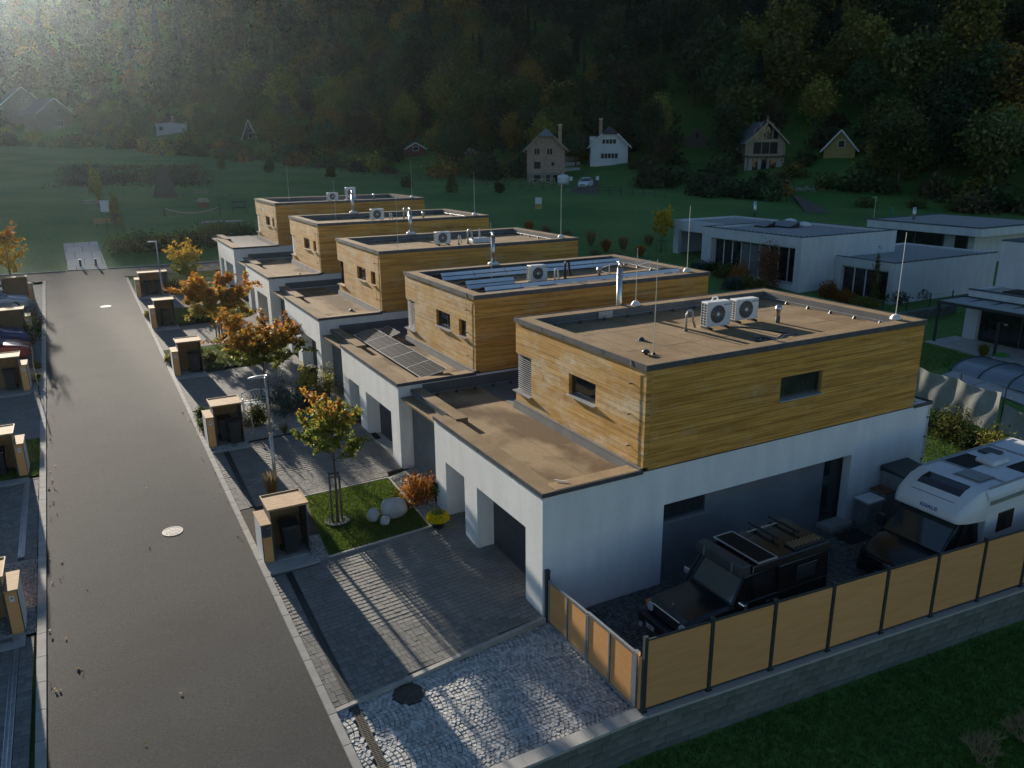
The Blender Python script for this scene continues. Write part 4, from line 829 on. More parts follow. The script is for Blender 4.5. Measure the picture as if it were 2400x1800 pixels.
bush('garden_shrub', 'leafy green shrub beside the second bin shelter', (-3.85,16.7,gz(16.7)), .55, .75, 1300, .06, OLV, 63); bush('garden_shrub', 'yellow tinged shrub by the black wheelie bin', (-1.1,19.0,gz(19)), .5, 1.3, 1200, .055, YLG, 64); bush('garden_shrub', 'yellow tipped shrub at the second house corner', (-.15,18.9,gz(19)), .65, 1.15, 1200, .05, YLG, 65)
bush('garden_shrub', 'dark reddish shrub in the second garden', (-1.3,17.0,gz(17)), .8, .8, 1500, .05, RED, 66); bush('garden_shrub', 'dark low shrub next to the second driveway', (-1.2,15.8,gz(15.8)), .7, .5, 1000, .05, DKG, 67)
for i, (y, lab) in enumerate(((18.0,'rounded box bush behind the second meter pillar, farther one'), (16.95,'rounded box bush behind the second meter pillar, nearer one'))): bush('box_bush', lab, (-5.72,y,gz(y)), .40, .55, 2000, .035, DKG, 70+i, 30, sig=.16)
bush('garden_shrub', 'bright green weeds behind the third meter pillar', (-6.0,27.4,gz(27.4)), .3, .3, 400, .06, YLG, 75, 8); bush('garden_shrub', 'bright green weeds behind the fourth meter pillar', (-6.1,37.6,gz(37.6)), .3, .35, 400, .06, YLG, 76, 8)
bush('garden_shrub', 'low creeping conifer beside the third shelter', (-4.0,26.3,gz(26.3)), .8, .5, 1200, .06, OLV, 77, 14, aspect=.3); bush('garden_shrub', 'pale leafed hosta below the orange tree', (-3.95,25.1,gz(25.1)), .3, .2, 260, .09, ([(.16,.19,.08),(.1,.13,.04)],[1,1]), 78, 6)
bush('garden_shrub', 'low green hedge on the fourth lawn', (-3.4,35.6,gz(35.6)), .9, .4, 900, .06, DKG, 79, 14); bush('garden_shrub', 'dark shrub under the yellow-green tree', (-3.6,45.3,gz(45.3)), .8, .6, 1000, .06, DKG, 80, 14); bush('garden_shrub', 'greyish shrub near the road end', (-4.3,47.5,gz(47.5)), .6, .7, 800, .05, BLU, 81, 14)
bush('garden_shrub', 'red barberry bush at the left kerb', (-12.25,37.6,gz(37.6)), .55, .9, 1600, .05, RED, 82, 18); bush('garden_shrub', 'thin weeds beside the left parcel pillar', (-11.95,26.6,gz(26.6)), .3, .5, 300, .05, OLV, 83, 8); bush('garden_shrub', 'small green shrub at the left kerb by the cars', (-12.0,29.0,gz(29)), .3, .35, 300, .06, OLV, 84, 8)
bush('garden_shrub', 'tall shrub at the left kerb casting a branching shadow', (-12.2,33.9,gz(33.9)), .5, 1.3, 700, .07, DKG, 85, 12)
# lawn blades
def blades(name, poly, n, h, dz, cols, seed, zf=None):
    r = np.random.default_rng(seed); xs_, ys_ = [p[0] for p in poly], [p[1] for p in poly]; X = r.uniform(min(xs_),max(xs_),n*2); Y = r.uniform(min(ys_),max(ys_),n*2)
    k = np.array([inpoly(a, b_, poly) for a, b_ in zip(X, Y)]); X, Y = X[k][:n], Y[k][:n]; m = len(X); Z = np.array([zf(a, b_) if zf else gz(b_) for a, b_ in zip(X, Y)])+dz if not callable(getattr(zf,'vec',None)) else zf.vec(X,Y)+dz
    a = r.uniform(0,6.28,m); P = np.stack([X,Y,Z],1); s = np.stack([np.cos(a),np.sin(a),0*a],1)*h*.16; hh = h*r.uniform(.5,1.2,m); tip = P+np.stack([r.normal(size=m)*h*.45, r.normal(size=m)*h*.45, hh],1)
    V = np.stack([P-s,P+s,tip],1).reshape(-1,3); me = bpy.data.meshes.new(name); me.vertices.add(3*m); me.vertices.foreach_set('co', V.astype(np.float32).ravel()); me.loops.add(3*m); me.loops.foreach_set('vertex_index', np.arange(3*m,dtype=np.int32)); me.polygons.add(m)
    me.polygons.foreach_set('loop_start', np.arange(0,3*m,3,dtype=np.int32)); me.polygons.foreach_set('loop_total', np.full(m,3,np.int32)); at = me.attributes.new('tint','FLOAT_COLOR','FACE'); c = np.ones((m,4),np.float32); c[:,:3] = palette(*cols, m, r); at.data.foreach_set('color', c.ravel()); me.materials.append(M['leaf']); me.update(); me.validate()
    return tag(inst(name, me), label=None, kind='stuff')
GB = ([(.085,.15,.018),(.12,.18,.024),(.16,.18,.035)], [3,3,1])
tag(blades('lawn_grass', LAWN1, 26000, .055, .01, GB, 1), 'short green grass of the nearest lawn')
tag(blades('lawn_grass', [(-13.3,15.3),(-11.62,15.2),(-11.68,19),(-13.3,19.1)], 6000, .055, .01, GB, 2), 'short green grass left of the road')
for q, (a, b_) in enumerate(((25.1,29.4),(35.0,39.3),(44.7,51.3))): tag(blades('lawn_grass', [(-6.2,a+1.1),(-4.6,a),(-.6,a+.4),(0,b_),(-6.2,b_)], 9000, .07, .01, GB, 3+q), ['short grass around the third garden tree','short grass around the fourth garden tree','short grass at the road end garden'][q])
class _tv:
    vec = staticmethod(lambda X, Y: terrain(X, Y))
    def __call__(s, a, b_): return 0
tag(blades('slope_grass', [(-4.4,-4.3),(0,-4.3),(24,-6.2),(24,-17),(-4.4,-17)], 150000, .12, -.02, ([(.075,.16,.018),(.10,.19,.026),(.13,.18,.03)],[3,3,1]), 9, _tv()), 'dark rough grass below the block wall')
# fallen leaves
r = np.random.default_rng(31); P = []
for k in range(46): y = r.uniform(-3, 22); P.append((LX(y)+abs(r.normal())*.22+.04, y, gz(y)+.02))
for k in range(16): y = r.uniform(-4, 14); P.append((LX(y)+r.uniform(.2,3.4), y, gz(y)+.02))
for k in range(16): y = r.uniform(4, 20); P.append((RX(y)-abs(r.normal())*.12-.03, y, gz(y)+.02))
tag(inst('fallen_leaves', leafmesh('fallen_leaves', P, .038, palette([(.30,.17,.07),(.22,.12,.05),(.42,.34,.14)],[3,3,1],len(P),r), M['leaf'], 5, .6, 1.2)), 'brown fallen leaves scattered along the road edges', kind='stuff')
for (x0, x1, y0, y1, n, sd) in ((-13.2,-11.58,5.3,9.0,2600,1), (-4.55,-4.05,5.25,6.7,500,2), (-.72,.4,6.0,9.5,1500,3), (-4.4,-1.2,15.2,16.8,1200,4)):
    r = np.random.default_rng(sd); b = MB()
    for k in range(n):
        x, y, s = r.uniform(x0,x1), r.uniform(y0,y1), r.uniform(.014,.034); b.ball((x,y,gz(y)+.002), s, s*r.uniform(.6,1), s*.7, 5, 3)
    tag(b.build('pebbles', mat('pebble_mix', (.16,.155,.145), (.46,.44,.41), 18, .7, detail=0)), ['loose grey pebbles beside the left parcel pillar','pebbles beside the nearest bin shelter','pebbles in front of the nearest entrance','pebbles in the second garden'][sd-1], kind='stuff')
# ------------------------------------------------------------------ bin shelters with meter pillars
def shelter(x, y, label, w=1.05, mir=1, mailbox=False, pillar_only=False, group='bin shelters with meter pillars'):
    z = gz(y); t = thing('bin_shelter', label, 'bin shelter', (x,y,z), 0, group); X = lambda a, b_: (min(mir*a,mir*b_), max(mir*a,mir*b_))
    def B(name, m, a0, y0_, z0, a1, y1_, z1, par=t, bev=0): q = X(a0,a1); return MB().box(q[0],y0_,z0,q[1],y1_,z1).build(name, m, par, bevel=bev)
    p = B('meter_pillar', M['osb'], .012,.006,-.1,.28,1.0,1.19); B('door_panel', M['panel'], .02,-.006,.05 ,.27,.005,1.17 if not mailbox else .80, p); B('street_panel', M['plastic_w'], -.006,.02,.05,.011,.98,1.17, p); B('pillar_edge', M['anthr'], -.004,-.008,-.1,.018,.004,1.19, p)
    tp = B('pillar_top', M['osbroof'], -.02,-.03,1.192,.30,1.03,1.225)
    if mailbox: B('mailbox', M['anthr'], .03,-.02,.82,.26,.004,1.17, p); B('flap', M['steel'], .16,-.024,1.08,.22,-.021,1.10, p)
    else: B('notice', M['plate'], .09,-.010,.90,.19,-.0065,1.06, p); B('symbol', M['black'], .12,-.012,.98,.16,-.0105,1.02, p)
    if pillar_only: return t
    B('side_wall', M['anthr'], .285,.02,-.1,.33,1.0,1.60); B('side_wall', M['anthr'], .25+w,.02,-.1,.285+w,1.0,1.60)
    bk = B('back_wall', M['shelter_in'], .33,.95,-.1,.25+w,.99,1.60)
    for k in range(1, 4): B('batten', M['shelter_in'], .33,.935,.15+k*.38,.25+w,.9495,.17+k*.38, bk)
    rf = MB(); q = X(.22,.33+w); rf.hexa([(q[0],-.06,1.60),(q[1],-.06,1.60),(q[1],1.06,1.60),(q[0],1.06,1.60),(q[0],-.06,1.635),(q[1],-.06,1.635),(q[1],1.06,1.635),(q[0],1.06,1.635)]); ro = rf.build('roof', M['osbroof'], t)
    for c in ((q[0],-.06,q[1],-.03),(q[0],1.03,q[1],1.06),(q[0],-.03,q[0]+.03,1.03),(q[1]-.03,-.03,q[1],1.03)): MB().box(c[0],c[1],1.6355,c[2],c[3],1.66).build('rim', M['osb'], ro)
    q = X(.0,.4+w); MB().box(q[0],-.0,-.12,q[1],1.0,-.0).box(q[0]+.01,-.6,-.15,q[1],-.0005,-.012).build('slab', M['conc'], t); return t
SY = [5.78, 15.05, 24.75, 34.55, 43.6]
for i in range(5):
    shelter(-5.84+drift(SY[i])-.01, SY[i], ['nearest timber-roofed bin shelter on the right kerb, dark mailbox on its pillar','second bin shelter on the right kerb, in front of the bench','third bin shelter on the right kerb, below the orange tree','fourth bin shelter on the right kerb','wide bin shelter at the far end of the right kerb'][i], 1.05 if i < 4 else 1.75, 1, i == 0)
LY = [5.3, 15.36, 25.46, 35.4, 45.2]; LXX = [-11.78, -11.97, -12.14, -12.27, -12.4]
for i in range(5):
    shelter(LXX[i], LY[i], ['nearest meter pillar at the left frame edge, in gravel','second pillar and bin shelter on the left kerb, beside grass','third pillar and bin shelter on the left kerb, before the red car','fourth pillar and bin shelter on the left kerb, behind the blue car','farthest bin shelter on the left kerb'][i], 1.4, -1, False, False)
def make_bin(loc, label, rz=0, lid='bin', scale=1.0):
    t = thing('wheelie_bin', label, 'bin', loc, rz, 'wheelie bins'); t.scale = (scale,)*3
    MB().hexa([(-.19,-.2,.06),(.19,-.2,.06),(.19,.22,.06),(-.19,.22,.06),(-.24,-.27,.9),(.24,-.27,.9),(.24,.3,.9),(-.24,.3,.9)]).build('body', M['bin'], t, bevel=.02)
    MB().prism([(-.29,.9),(.32,.92),(.33,.97),(.1,1.0),(-.29,.95)], -.26, .26, 'x').build('lid', M[lid], t, bevel=.01)
    for s in (-1, 1): MB().cyl((s*.2,.24,.1),(s*.25,.24,.1),.1,n=14).build('wheel', M['rubber'], t)
    MB().cyl((-.2,.36,.93),(.2,.36,.93),.018,n=8).build('handle', M['bin'], t); return t
make_bin((-5.02,6.1,gz(6.1)), 'black wheelie bin inside the nearest shelter'); make_bin((-4.98,15.1,gz(15.1)), 'black wheelie bin at the front of the second shelter'); make_bin((-5.25,15.55,gz(15.55)), 'dark bin standing deeper in the second shelter', 0); make_bin((-5.1,25.1,gz(25.1)), 'dark wheelie bin inside the third shelter'); make_bin((-5.35,34.95,gz(34.9)), 'dark wheelie bin inside the fourth shelter')
make_bin((-5.5,44.1,gz(44.1)), 'left bin in the wide far shelter'); make_bin((-4.85,44.1,gz(44.1)), 'right bin in the wide far shelter'); make_bin((-.5,20.6,gz(20.6)), 'black wheelie bin standing by the third garage', .4, scale=.95)
make_bin((-12.85,15.8,gz(15.8)), 'dark bin inside the second left shelter'); make_bin((-12.9,25.9,gz(25.9)), 'dark bin inside the third left shelter')
def lamp(loc, h, label):
    t = thing('street_lamp', label, 'street lamp', loc, 0, 'street lamps'); MB().cyl((0,0,-.1),(0,0,h*.5),.062,.058,12).build('lower_pole', M['galv'], t, True); MB().cyl((0,0,h*.5),(0,0,h),.045,.035,12).build('upper_pole', M['galv'], t, True); MB().cyl((0,0,h*.49),(0,0,h*.52),.066,n=12).build('collar', M['galv'], t)
    b = MB(); prof = [(.06,.035,.05),(-.1,.075,.06),(-.3,.10,.055),(-.48,.075,.035),(-.56,.03,.015)]
    vs = [(x, s*w, h+.02+z_*dz_) for x, w, z_ in prof for s, dz_ in ((-1,0),(-.6,1),(.6,1),(1,0))]; b.add(vs, [(i*4+k,i*4+k+1,(i+1)*4+k+1,(i+1)*4+k) for i in range(4) for k in range(3)]+[(i*4+3,i*4,(i+1)*4,(i+1)*4+3) for i in range(4)]+[(0,1,2,3),(19,18,17,16)]); b.build('head', M['galv'], t, True)
    MB().box(-.45,-.06,h+.005,-.08,.06,h+.018).build('lens', M['plate'], t)
lamp((-4.5,10.3,gz(10.3)), 4.05, 'grey street lamp rising behind the nearest bin shelter'); lamp((-4.72,43.0,gz(43)), 3.75, 'grey street lamp at the far bin shelter')
# bench
t = thing('garden_bench', 'white ornamental metal bench in the second garden', 'bench', (-3.45,18.15,gz(18.1)), -.05)
for s in (-1, 1):
    x = s*.62; MB().tube([(x,-.25,0),(x,-.25,.42),(x,-.22,.6),(x,.05,.64),(x,.2,.62)], .022, 7).tube([(x,.22,0),(x,.2,.45),(x,.28,.85)], .022, 7).build('end_frame', M['plastic_w'], t, True)
for k in range(5): MB().box(-.62,-.25+k*.09,.42,.62,-.19+k*.09,.44).build('seat_slat', M['plastic_w'], t)
b = MB().tube([(-.62,.28,.82),(-.3,.3,.9),(0,.31,.94),(.3,.3,.9),(.62,.28,.82)], .022, 7).tube([(-.62,.22,.5),(.62,.22,.5)], .016, 6)
for k in range(9): x = -.5+k*.125; b.tube([(x,.22,.5),(x+.06,.26,.66),(x-.03,.28,.8),(x,.3,.88)], .01, 5)
b.build('backrest', M['plastic_w'], t, True)
t = thing('garden_stake', 'pale twisted garden stake beside the second shelter', 'stake', (-4.2,15.6,gz(15.6))); MB().tube([(.02*math.sin(q*9),.02*math.cos(q*9),q*1.5) for q in np.linspace(0,1,24)], .02, 6).build('stem', M['conc'], t)
t = thing('garden_block', 'pale stone block at the edge of the second garden', 'block', (-2.5,15.2,gz(15.2))); MB().box(-.18,-.12,0,.18,.12,.16).build('stone', M['conc'], t, bevel=.02)
for k, (x, y) in enumerate(((-9.42,57.2),(-8.31,57.05))):
    t = thing('path_bollard', ['left dark post on the concrete path','right dark post on the concrete path'][k], 'bollard', (x,y,gz(y)+.03)); MB().box(-.08,-.08,0,.08,.08,.55).build('post', M['anthr'], t, bevel=.01); MB().box(-.09,-.09,.55,.09,.09,.58).build('cap', M['galv'], t)
M['rail'] = mat('matt_rail', (.02,.02,.02), (.03,.03,.03), 4, .95, spec=.05)
# railing by the left kerb
t = thing('kerb_railing', 'low dark railing by the left kerb near the red car', 'railing', (0,0,0)); P = [(-11.72,23.6),(-11.95,26.2),(-12.05,28.9),(-12.12,30.6)]
for x, y in P: MB().cyl((x,y,gz(y)),(x,y,gz(y)+.75),.018,n=8).build('post', M['rail'], t)
MB().tube([(x,y,gz(y)+.75) for x, y in P], .012, 6).build('top_rail', M['rail'], t); MB().tube([(x,y,gz(y)+.4) for x, y in P], .009, 6).build('mid_rail', M['rail'], t)
# ------------------------------------------------------------------ vehicles
def loft(secs, cap=True):
    b = MB(); n = len(secs[0]); vs = [p for s in secs for p in s]
    fs = [(i*n+k, i*n+(k+1)%n, (i+1)*n+(k+1)%n, (i+1)*n+k) for i in range(len(secs)-1) for k in range(n)]
    if cap: fs += [tuple(range(n))[::-1], tuple(range((len(secs)-1)*n, len(secs)*n))]
    return b.add(vs, fs)
def wheel(parent, x, y, r, w, rimm='galv'):
    o = MB().cyl((x,y-w/2,r),(x,y+w/2,r),r,n=22).build('wheel', M['rubber'], parent, bevel=.02)
    s = 1 if y > 0 else -1; MB().cyl((x,y+s*(w/2-.01),r),(x,y+s*(w/2+.012),r),r*.58,n=18).build('rim', M[rimm], o)
    for k in range(5): a = k*1.2566; MB().beam((x,y+s*(w/2+.018),r),(x+r*.5*math.cos(a),y+s*(w/2+.018),r+r*.5*math.sin(a)),.03,.05).build('spoke', M[rimm], o)
def number_plate(parent, x, y, z, txt, w=.52, tilt=0):
    p = MB().box(x-.012,y-w/2,z-.055,x,y+w/2,z+.055).build('number_plate', M['plate'], parent); MB().box(x-.0135,y+w/2-.045,z-.054,x-.0122,y+w/2,z+.054).build('country_strip', M['blue'], p)
    text(txt, .085, M['black'], p, (x-.0135, y-.03, z), (math.pi/2,0,-math.pi/2))
# off-road camper
t = thing('off_road_camper', 'black off-road camper with roof box and solar panel in the yard', 'car', (1.95,-2.33,-.30)); BK = M['black']
cs = lambda x, zb, zm, zt, w, wt: [(x,-w,zb),(x,-w,zm),(x,-wt,zt),(x,wt,zt),(x,w,zm),(x,w,zb)]
loft([cs(.22,.55,.9,1.0,.70,.62), cs(.36,.5,1.0,1.10,.76,.66), cs(1.0,.5,1.06,1.16,.78,.68), cs(1.62,.5,1.10,1.20,.80,.70)]).build('bonnet', BK, t, bevel=.03)
loft([cs(1.6,.5,1.10,1.15,.80,.78), cs(1.75,.5,1.12,1.18,.82,.80), cs(4.85,.5,1.12,1.18,.84,.82), cs(4.95,.55,1.1,1.15,.80,.78)]).build('body', BK, t, bevel=.03)
loft([[(1.62,-.78,1.16),(2.02,-.70,1.84),(2.02,.70,1.84),(1.62,.78,1.16)], [(3.1,-.80,1.16),(3.1,-.72,1.88),(3.1,.72,1.88),(3.1,.80,1.16)]]).build('cab', BK, t, bevel=.03)
loft([[(3.1,-.84,1.16),(3.1,-.80,1.9),(3.1,.80,1.9),(3.1,.84,1.16)], [(4.92,-.84,1.16),(4.88,-.80,1.9),(4.88,.80,1.9),(4.92,.84,1.16)]]).build('rear_body', BK, t, bevel=.03)
MB().hexa([(1.645,-.70,1.23),(1.66,-.70,1.23),(1.66,.70,1.23),(1.645,.70,1.23),(1.965,-.64,1.78),(1.985,-.64,1.78),(1.985,.64,1.78),(1.965,.64,1.78)]).build('windscreen', M['autoglass'], t)
wf = MB()
for a, b_ in (((1.63,-.73,1.2),(1.97,-.67,1.81)), ((1.63,.73,1.2),(1.97,.67,1.81)), ((1.97,-.67,1.81),(1.97,.67,1.81)), ((1.63,-.73,1.2),(1.63,.73,1.2))): wf.beam(a, b_, .03, .035)
wf.build('windscreen_frame', M['anthr'], t)
for s in (-1, 1):
    MB().hexa([(2.05,s*.79,1.22),(2.95,s*.805,1.22),(2.95,s*.81,1.22),(2.05,s*.795,1.22),(2.25,s*.725,1.78),(2.95,s*.735,1.78),(2.95,s*.742,1.78),(2.25,s*.732,1.78)]).build('side_window', M['glass'], t)
    MB().box(3.7,s*.845-.012,1.35,4.4,s*.845+.012,1.75).build('side_hatch', M['anthr'], t, bevel=.02); MB().beam((3.7,s*.86,1.75),(4.4,s*.86,1.75),.015,.02).build('hatch_trim', M['galv'], t)
    MB().box(1.68,s*1.0-.11,1.18,1.8,s*1.0+.11,1.36).build('mirror', M['chrome'], t, bevel=.02); MB().beam((1.75,s*.8,1.2),(1.75,s*.95,1.25),.03,.03).build('mirror_arm', M['dark'], t)
    MB().box(2.7,s*.83-.015,1.0,2.88,s*.83+.015,1.03).build('door_handle', M['chrome'], t); MB().box(.95,s*.86-.08,.62,2.0-.3,s*.86+.02,.68).build('fender_flare', M['dark'], t); MB().box(3.2,s*.86-.06,.7,4.6,s*.86+.04,.76).build('fender_flare', M['dark'], t)
    MB().beam((1.9,s*.85,.42),(3.3,s*.85,.42),.14,.05).build('side_step', M['anthr'], t)
    h = MB().cyl((.19,s*.60,.88),(.28,s*.60,.88),.12,n=18).build('headlight', M['lens'], t); MB().box(.2,s*.75-.07,.80,.42,s*.75+.07,.95).build('indicator', M['amberlens'], h, bevel=.02)
    MB().box(.005,s*.35-.09,.62,.02,s*.35+.09,.65).build('bumper_lamp', M['lens'], t); MB().cyl((.02,s*.7,.38),(-.02,s*.7,.38),.07,n=14).build('fog_lamp', M['lens'], t)
    for x in (.95, 3.9): wheel(t, x, s*.72, .40, .26)
g = MB().box(.19,-.47,.78,.215,.47,.98).build('grille', M['dark'], t)
MB().box(.185,-.50,.985,.22,.50,1.02).build('chrome_bar', M['chrome'], g); text('TOYOTA', .10, M['chrome'], g, (.188,0,.89), (math.pi/2,0,-math.pi/2))
MB().box(.0,-.84,.42,.2,.84,.70).build('bumper', M['dark'], t, bevel=.04); number_plate(t, -.002, .35, .50, '4SP', .34); MB().tube([(.45,.0,1.12),(.42,.02,1.17),(.45,.04,1.19),(.48,.02,1.15)], .012, 5).build('bonnet_latch', M['chrome'], t)
MB().box(1.78,-.82,1.93,2.10,.80,2.22).build('roof_box', M['anthr'], t, bevel=.03)
for y in (-.5,.5): MB().box(1.775,y-.02,1.95,1.78,y+.02,2.2).build('box_strap', M['galv'], t)
MB().hexa([(2.18,-.80,1.90),(4.95,-.86,1.90),(4.95,.86,1.90),(2.18,.80,1.90),(2.24,-.76,2.10),(4.9,-.80,2.14),(4.9,.80,2.14),(2.24,.76,2.10)]).build('pop_top', BK, t, bevel=.03)
pv = MB().box(2.36,-.80,2.17,2.98,.76,2.19).build('solar_panel', M['pv'], t); f = MB()
for c in ((2.34,-.82,2.37,.78),(2.97,-.82,3.0,.78),(2.37,-.82,2.97,-.79),(2.37,.75,2.97,.78)): f.box(c[0],c[1],2.165,c[2],c[3],2.20)
f.build('panel_frame', M['sill'], pv); MB().beam((2.45,0,2.11),(2.45,0,2.17),.04,.04).beam((2.9,0,2.11),(2.9,0,2.17),.04,.04).build('panel_foot', M['galv'], pv)
for x in (3.7, 4.45): MB().beam((x,.9,2.22),(x,-.2,2.22),.06,.05).beam((x,.6,2.13),(x,.6,2.2),.04,.04).beam((x,0,2.13),(x,0,2.2),.04,.04).build('roof_bar', M['dark'], t)
MB().beam((3.3,.55,2.19),(4.4,.55,2.19),.03,.02).build('shovel_shaft', M['sill'], t)
b = MB()
for i in range(14):
    for k in range(4): b.cyl((3.75+i*.075,-.42-k*.07+(i%2)*.03,2.14),(3.75+i*.075,-.42-k*.07+(i%2)*.03,2.20),.017,n=6)
bd = MB().box(3.7,-.72,2.13,4.8,-.36,2.165).build('recovery_board', M['dark'], t); tag(b.build('board_studs', M['osbroof'], bd), kind='stuff')
MB().cyl((4.98,-.2,1.1),(5.15,-.2,1.1),.38,n=20).build('spare_wheel', M['rubber'], t, bevel=.03); MB().tube([(1.5,.84,1.0),(1.6,.86,1.2),(2.0,.78,1.9),(2.0,.78,2.0)], .04, 8).build('snorkel', M['dark'], t)
# motorhome
t = thing('motorhome', 'white motorhome with dark cab parked behind the amber fence', 'motorhome', (9.2,-3.18,-.36)); WH = mat('motorhome_white', (.66,.67,.68), (.72,.72,.73), 1, .35)
loft([cs(.0,.45,.82,.95,.78,.60), cs(.10,.38,.92,1.06,.92,.78), cs(.5,.36,1.02,1.22,.98,.84), cs(1.0,.36,1.14,1.36,1.0,.86)]).build('bonnet', BK, t, True, bevel=.04)
loft([[(1.0,-1.0,.36),(1.0,-1.0,1.2),(1.02,-.93,1.36),(1.02,.93,1.36),(1.0,1.0,1.2),(1.0,1.0,.36)], [(1.75,-1.02,.36),(1.75,-1.01,1.3),(1.75,-.86,2.15),(1.75,.86,2.15),(1.75,1.01,1.3),(1.75,1.02,.36)], [(2.45,-1.04,.36),(2.45,-1.03,1.3),(2.45,-.9,2.2),(2.45,.9,2.2),(2.45,1.03,1.3),(2.45,1.04,.36)]]).build('cab', BK, t)
MB().hexa([(1.0,-.86,1.37),(1.03,-.86,1.37),(1.03,.86,1.37),(1.0,.86,1.37),(1.69,-.80,2.10),(1.73,-.80,2.10),(1.73,.80,2.10),(1.69,.80,2.10)]).build('windscreen', M['autoglass'], t)
for s in (-1, 1):
    MB().hexa([(1.4,s*1.015,1.32),(2.35,s*1.04,1.32),(2.35,s*1.046,1.32),(1.4,s*1.02,1.32),(1.85,s*.905,2.05),(2.35,s*.925,2.05),(2.35,s*.935,2.05),(1.85,s*.915,2.05)]).build('side_window', M['glass'], t)
    MB().box(1.25,s*1.22-.13,1.3,1.38,s*1.22+.13,1.62).build('mirror', M['dark'], t, bevel=.03); MB().box(2.05,s*1.035-.015,1.12,2.25,s*1.035+.015,1.15).build('door_handle', M['chrome'], t)
    MB().hexa([(.05,s*.55,.86),(.35,s*.98,.86),(.35,s*1.0,.86),(.02,s*.57,.86),(.06,s*.55,.98),(.38,s*.96,1.0),(.38,s*.985,1.0),(.03,s*.57,.98)]).build('headlight', M['lens'], t)
    MB().box(.02,s*.72-.16,.52,.10,s*.72+.16,.60).build('fog_lamp', M['chrome'], t)
    for x in (.95, 5.2): wheel(t, x, s*.93, .36, .24)
g = MB().box(-.012,-.56,.70,.03,.56,.92).build('grille', M['dark'], t); MB().box(-.02,-.56,.90,.0,.56,.925).build('chrome_bar', M['chrome'], g); MB().cyl((-.012,0,.86),(-.03,0,.86),.075,n=18).build('emblem', M['chrome'], g)
MB().box(-.03,-.9,.36,.12,.9,.68).build('bumper', M['black'], t, bevel=.05); number_plate(t, -.033, .0, .52, '4SN 5556')
for y, w in ((.35,.2),(-.18,.1)): MB().hexa([(1.05,y-w,1.38),(1.15,y-w,1.38),(1.15,y+w,1.38),(1.05,y+w,1.38),(1.09,y-w,1.39),(1.19,y-w,1.39),(1.19,y+w,1.39),(1.09,y+w,1.39)]).build('dashboard_paper', M['plate'], t)
cp = [[(x,-w,zb),(x,-w,zb+.6*(zt-zb)),(x+.0,-w*.88,zt),(x,w*.88,zt),(x,w,zb+.6*(zt-zb)),(x,w,zb)] for x, zb, zt, w in ((1.38,2.17,2.27,.86),(1.46,2.15,2.42,.98),(1.72,2.15,2.68,1.09),(2.08,2.13,2.88,1.13),(2.45,2.1,2.97,1.14))]
c = loft(cp).build('roof_cap', WH, t, True, bevel=.03)
MB().hexa([(1.66,-.66,2.625),(1.74,-.66,2.5),(1.74,.66,2.5),(1.66,.66,2.625),(2.07,-.64,2.895),(2.1,-.64,2.8),(2.1,.64,2.8),(2.07,.64,2.895)]).hexa([(2.07,-.64,2.895),(2.1,-.64,2.8),(2.1,.64,2.8),(2.07,.64,2.895),(2.36,-.62,2.97),(2.38,-.62,2.88),(2.38,.62,2.88),(2.36,.62,2.97)]).build('panorama_window', M['glass'], c)
text('KNAUS', .16, M['blue'], c, (1.405,-.1,2.36), (R(62),0,-math.pi/2))
loft([[(2.45,-1.14,.42),(2.45,-1.14,2.80),(2.45,-1.02,2.96),(2.45,1.02,2.96),(2.45,1.14,2.80),(2.45,1.14,.42)], [(7.15,-1.14,.42),(7.15,-1.14,2.84),(7.15,-1.02,3.0),(7.15,1.02,3.0),(7.15,1.14,2.84),(7.15,1.14,.42)]]).build('living_body', WH, t, bevel=.02)
for s in (-1, 1):
    for x0, x1 in ((3.0,3.75),(4.4,5.0),(5.9,6.5)):
        w = MB().box(x0,s*1.145-.012,1.62,x1,s*1.145+.012,2.22).build('side_window', M['glass'], t, bevel=.03)
    for (xa, za, xb, zb_) in ((2.5,.95,7.1,1.75),(2.5,.85,7.1,1.62)): MB().beam((xa,s*1.146,za),(xb,s*1.146,zb_),.012,.055).build('stripe', M['anthr'], t)
    MB().beam((2.5,s*1.15,2.62),(7.1,s*1.15,2.66),.03,.12).build('awning_rail', M['galv'], t); MB().box(2.5,s*1.10-.05,.40,7.1,s*1.10+.05,.62).build('skirt', M['galv'], t); MB().beam((2.6,s*1.0,3.0),(7.0,s*1.0,3.03),.04,.03).build('roof_rail', M['galv'], t)
for x0, x1, y0, y1, m, nm, h in ((3.5,4.6,.15,.92,'pv','solar_panel',.02),(4.55,5.8,-.95,-.3,'pv','solar_panel',.02),(2.75,3.45,-.62,.12,'glass','skylight',.05),(5.0,5.55,.35,.85,'anthr','roof_vent',.06)):
    z = 2.965+.0085*(x0-2.45); MB().box(x0,y0,z,x1,y1,z+h).build(nm, M[m], t, bevel=.015)
MB().box(4.15,-.18,2.975,4.95,.42,3.14).build('roof_air_conditioner', M['plastic_w'], t, bevel=.07); MB().box(2.72,-.66,2.96,2.75,.16,3.0).box(3.45,-.66,2.965,3.48,.16,3.005).build('skylight_frame', M['galv'], t)
for x in (3.42, 5.85): MB().beam((x,-1.0,2.985+.01*(x-3)),(x,1.0,2.985+.01*(x-3)),.05,.02).build('roof_strip', M['galv'], t)
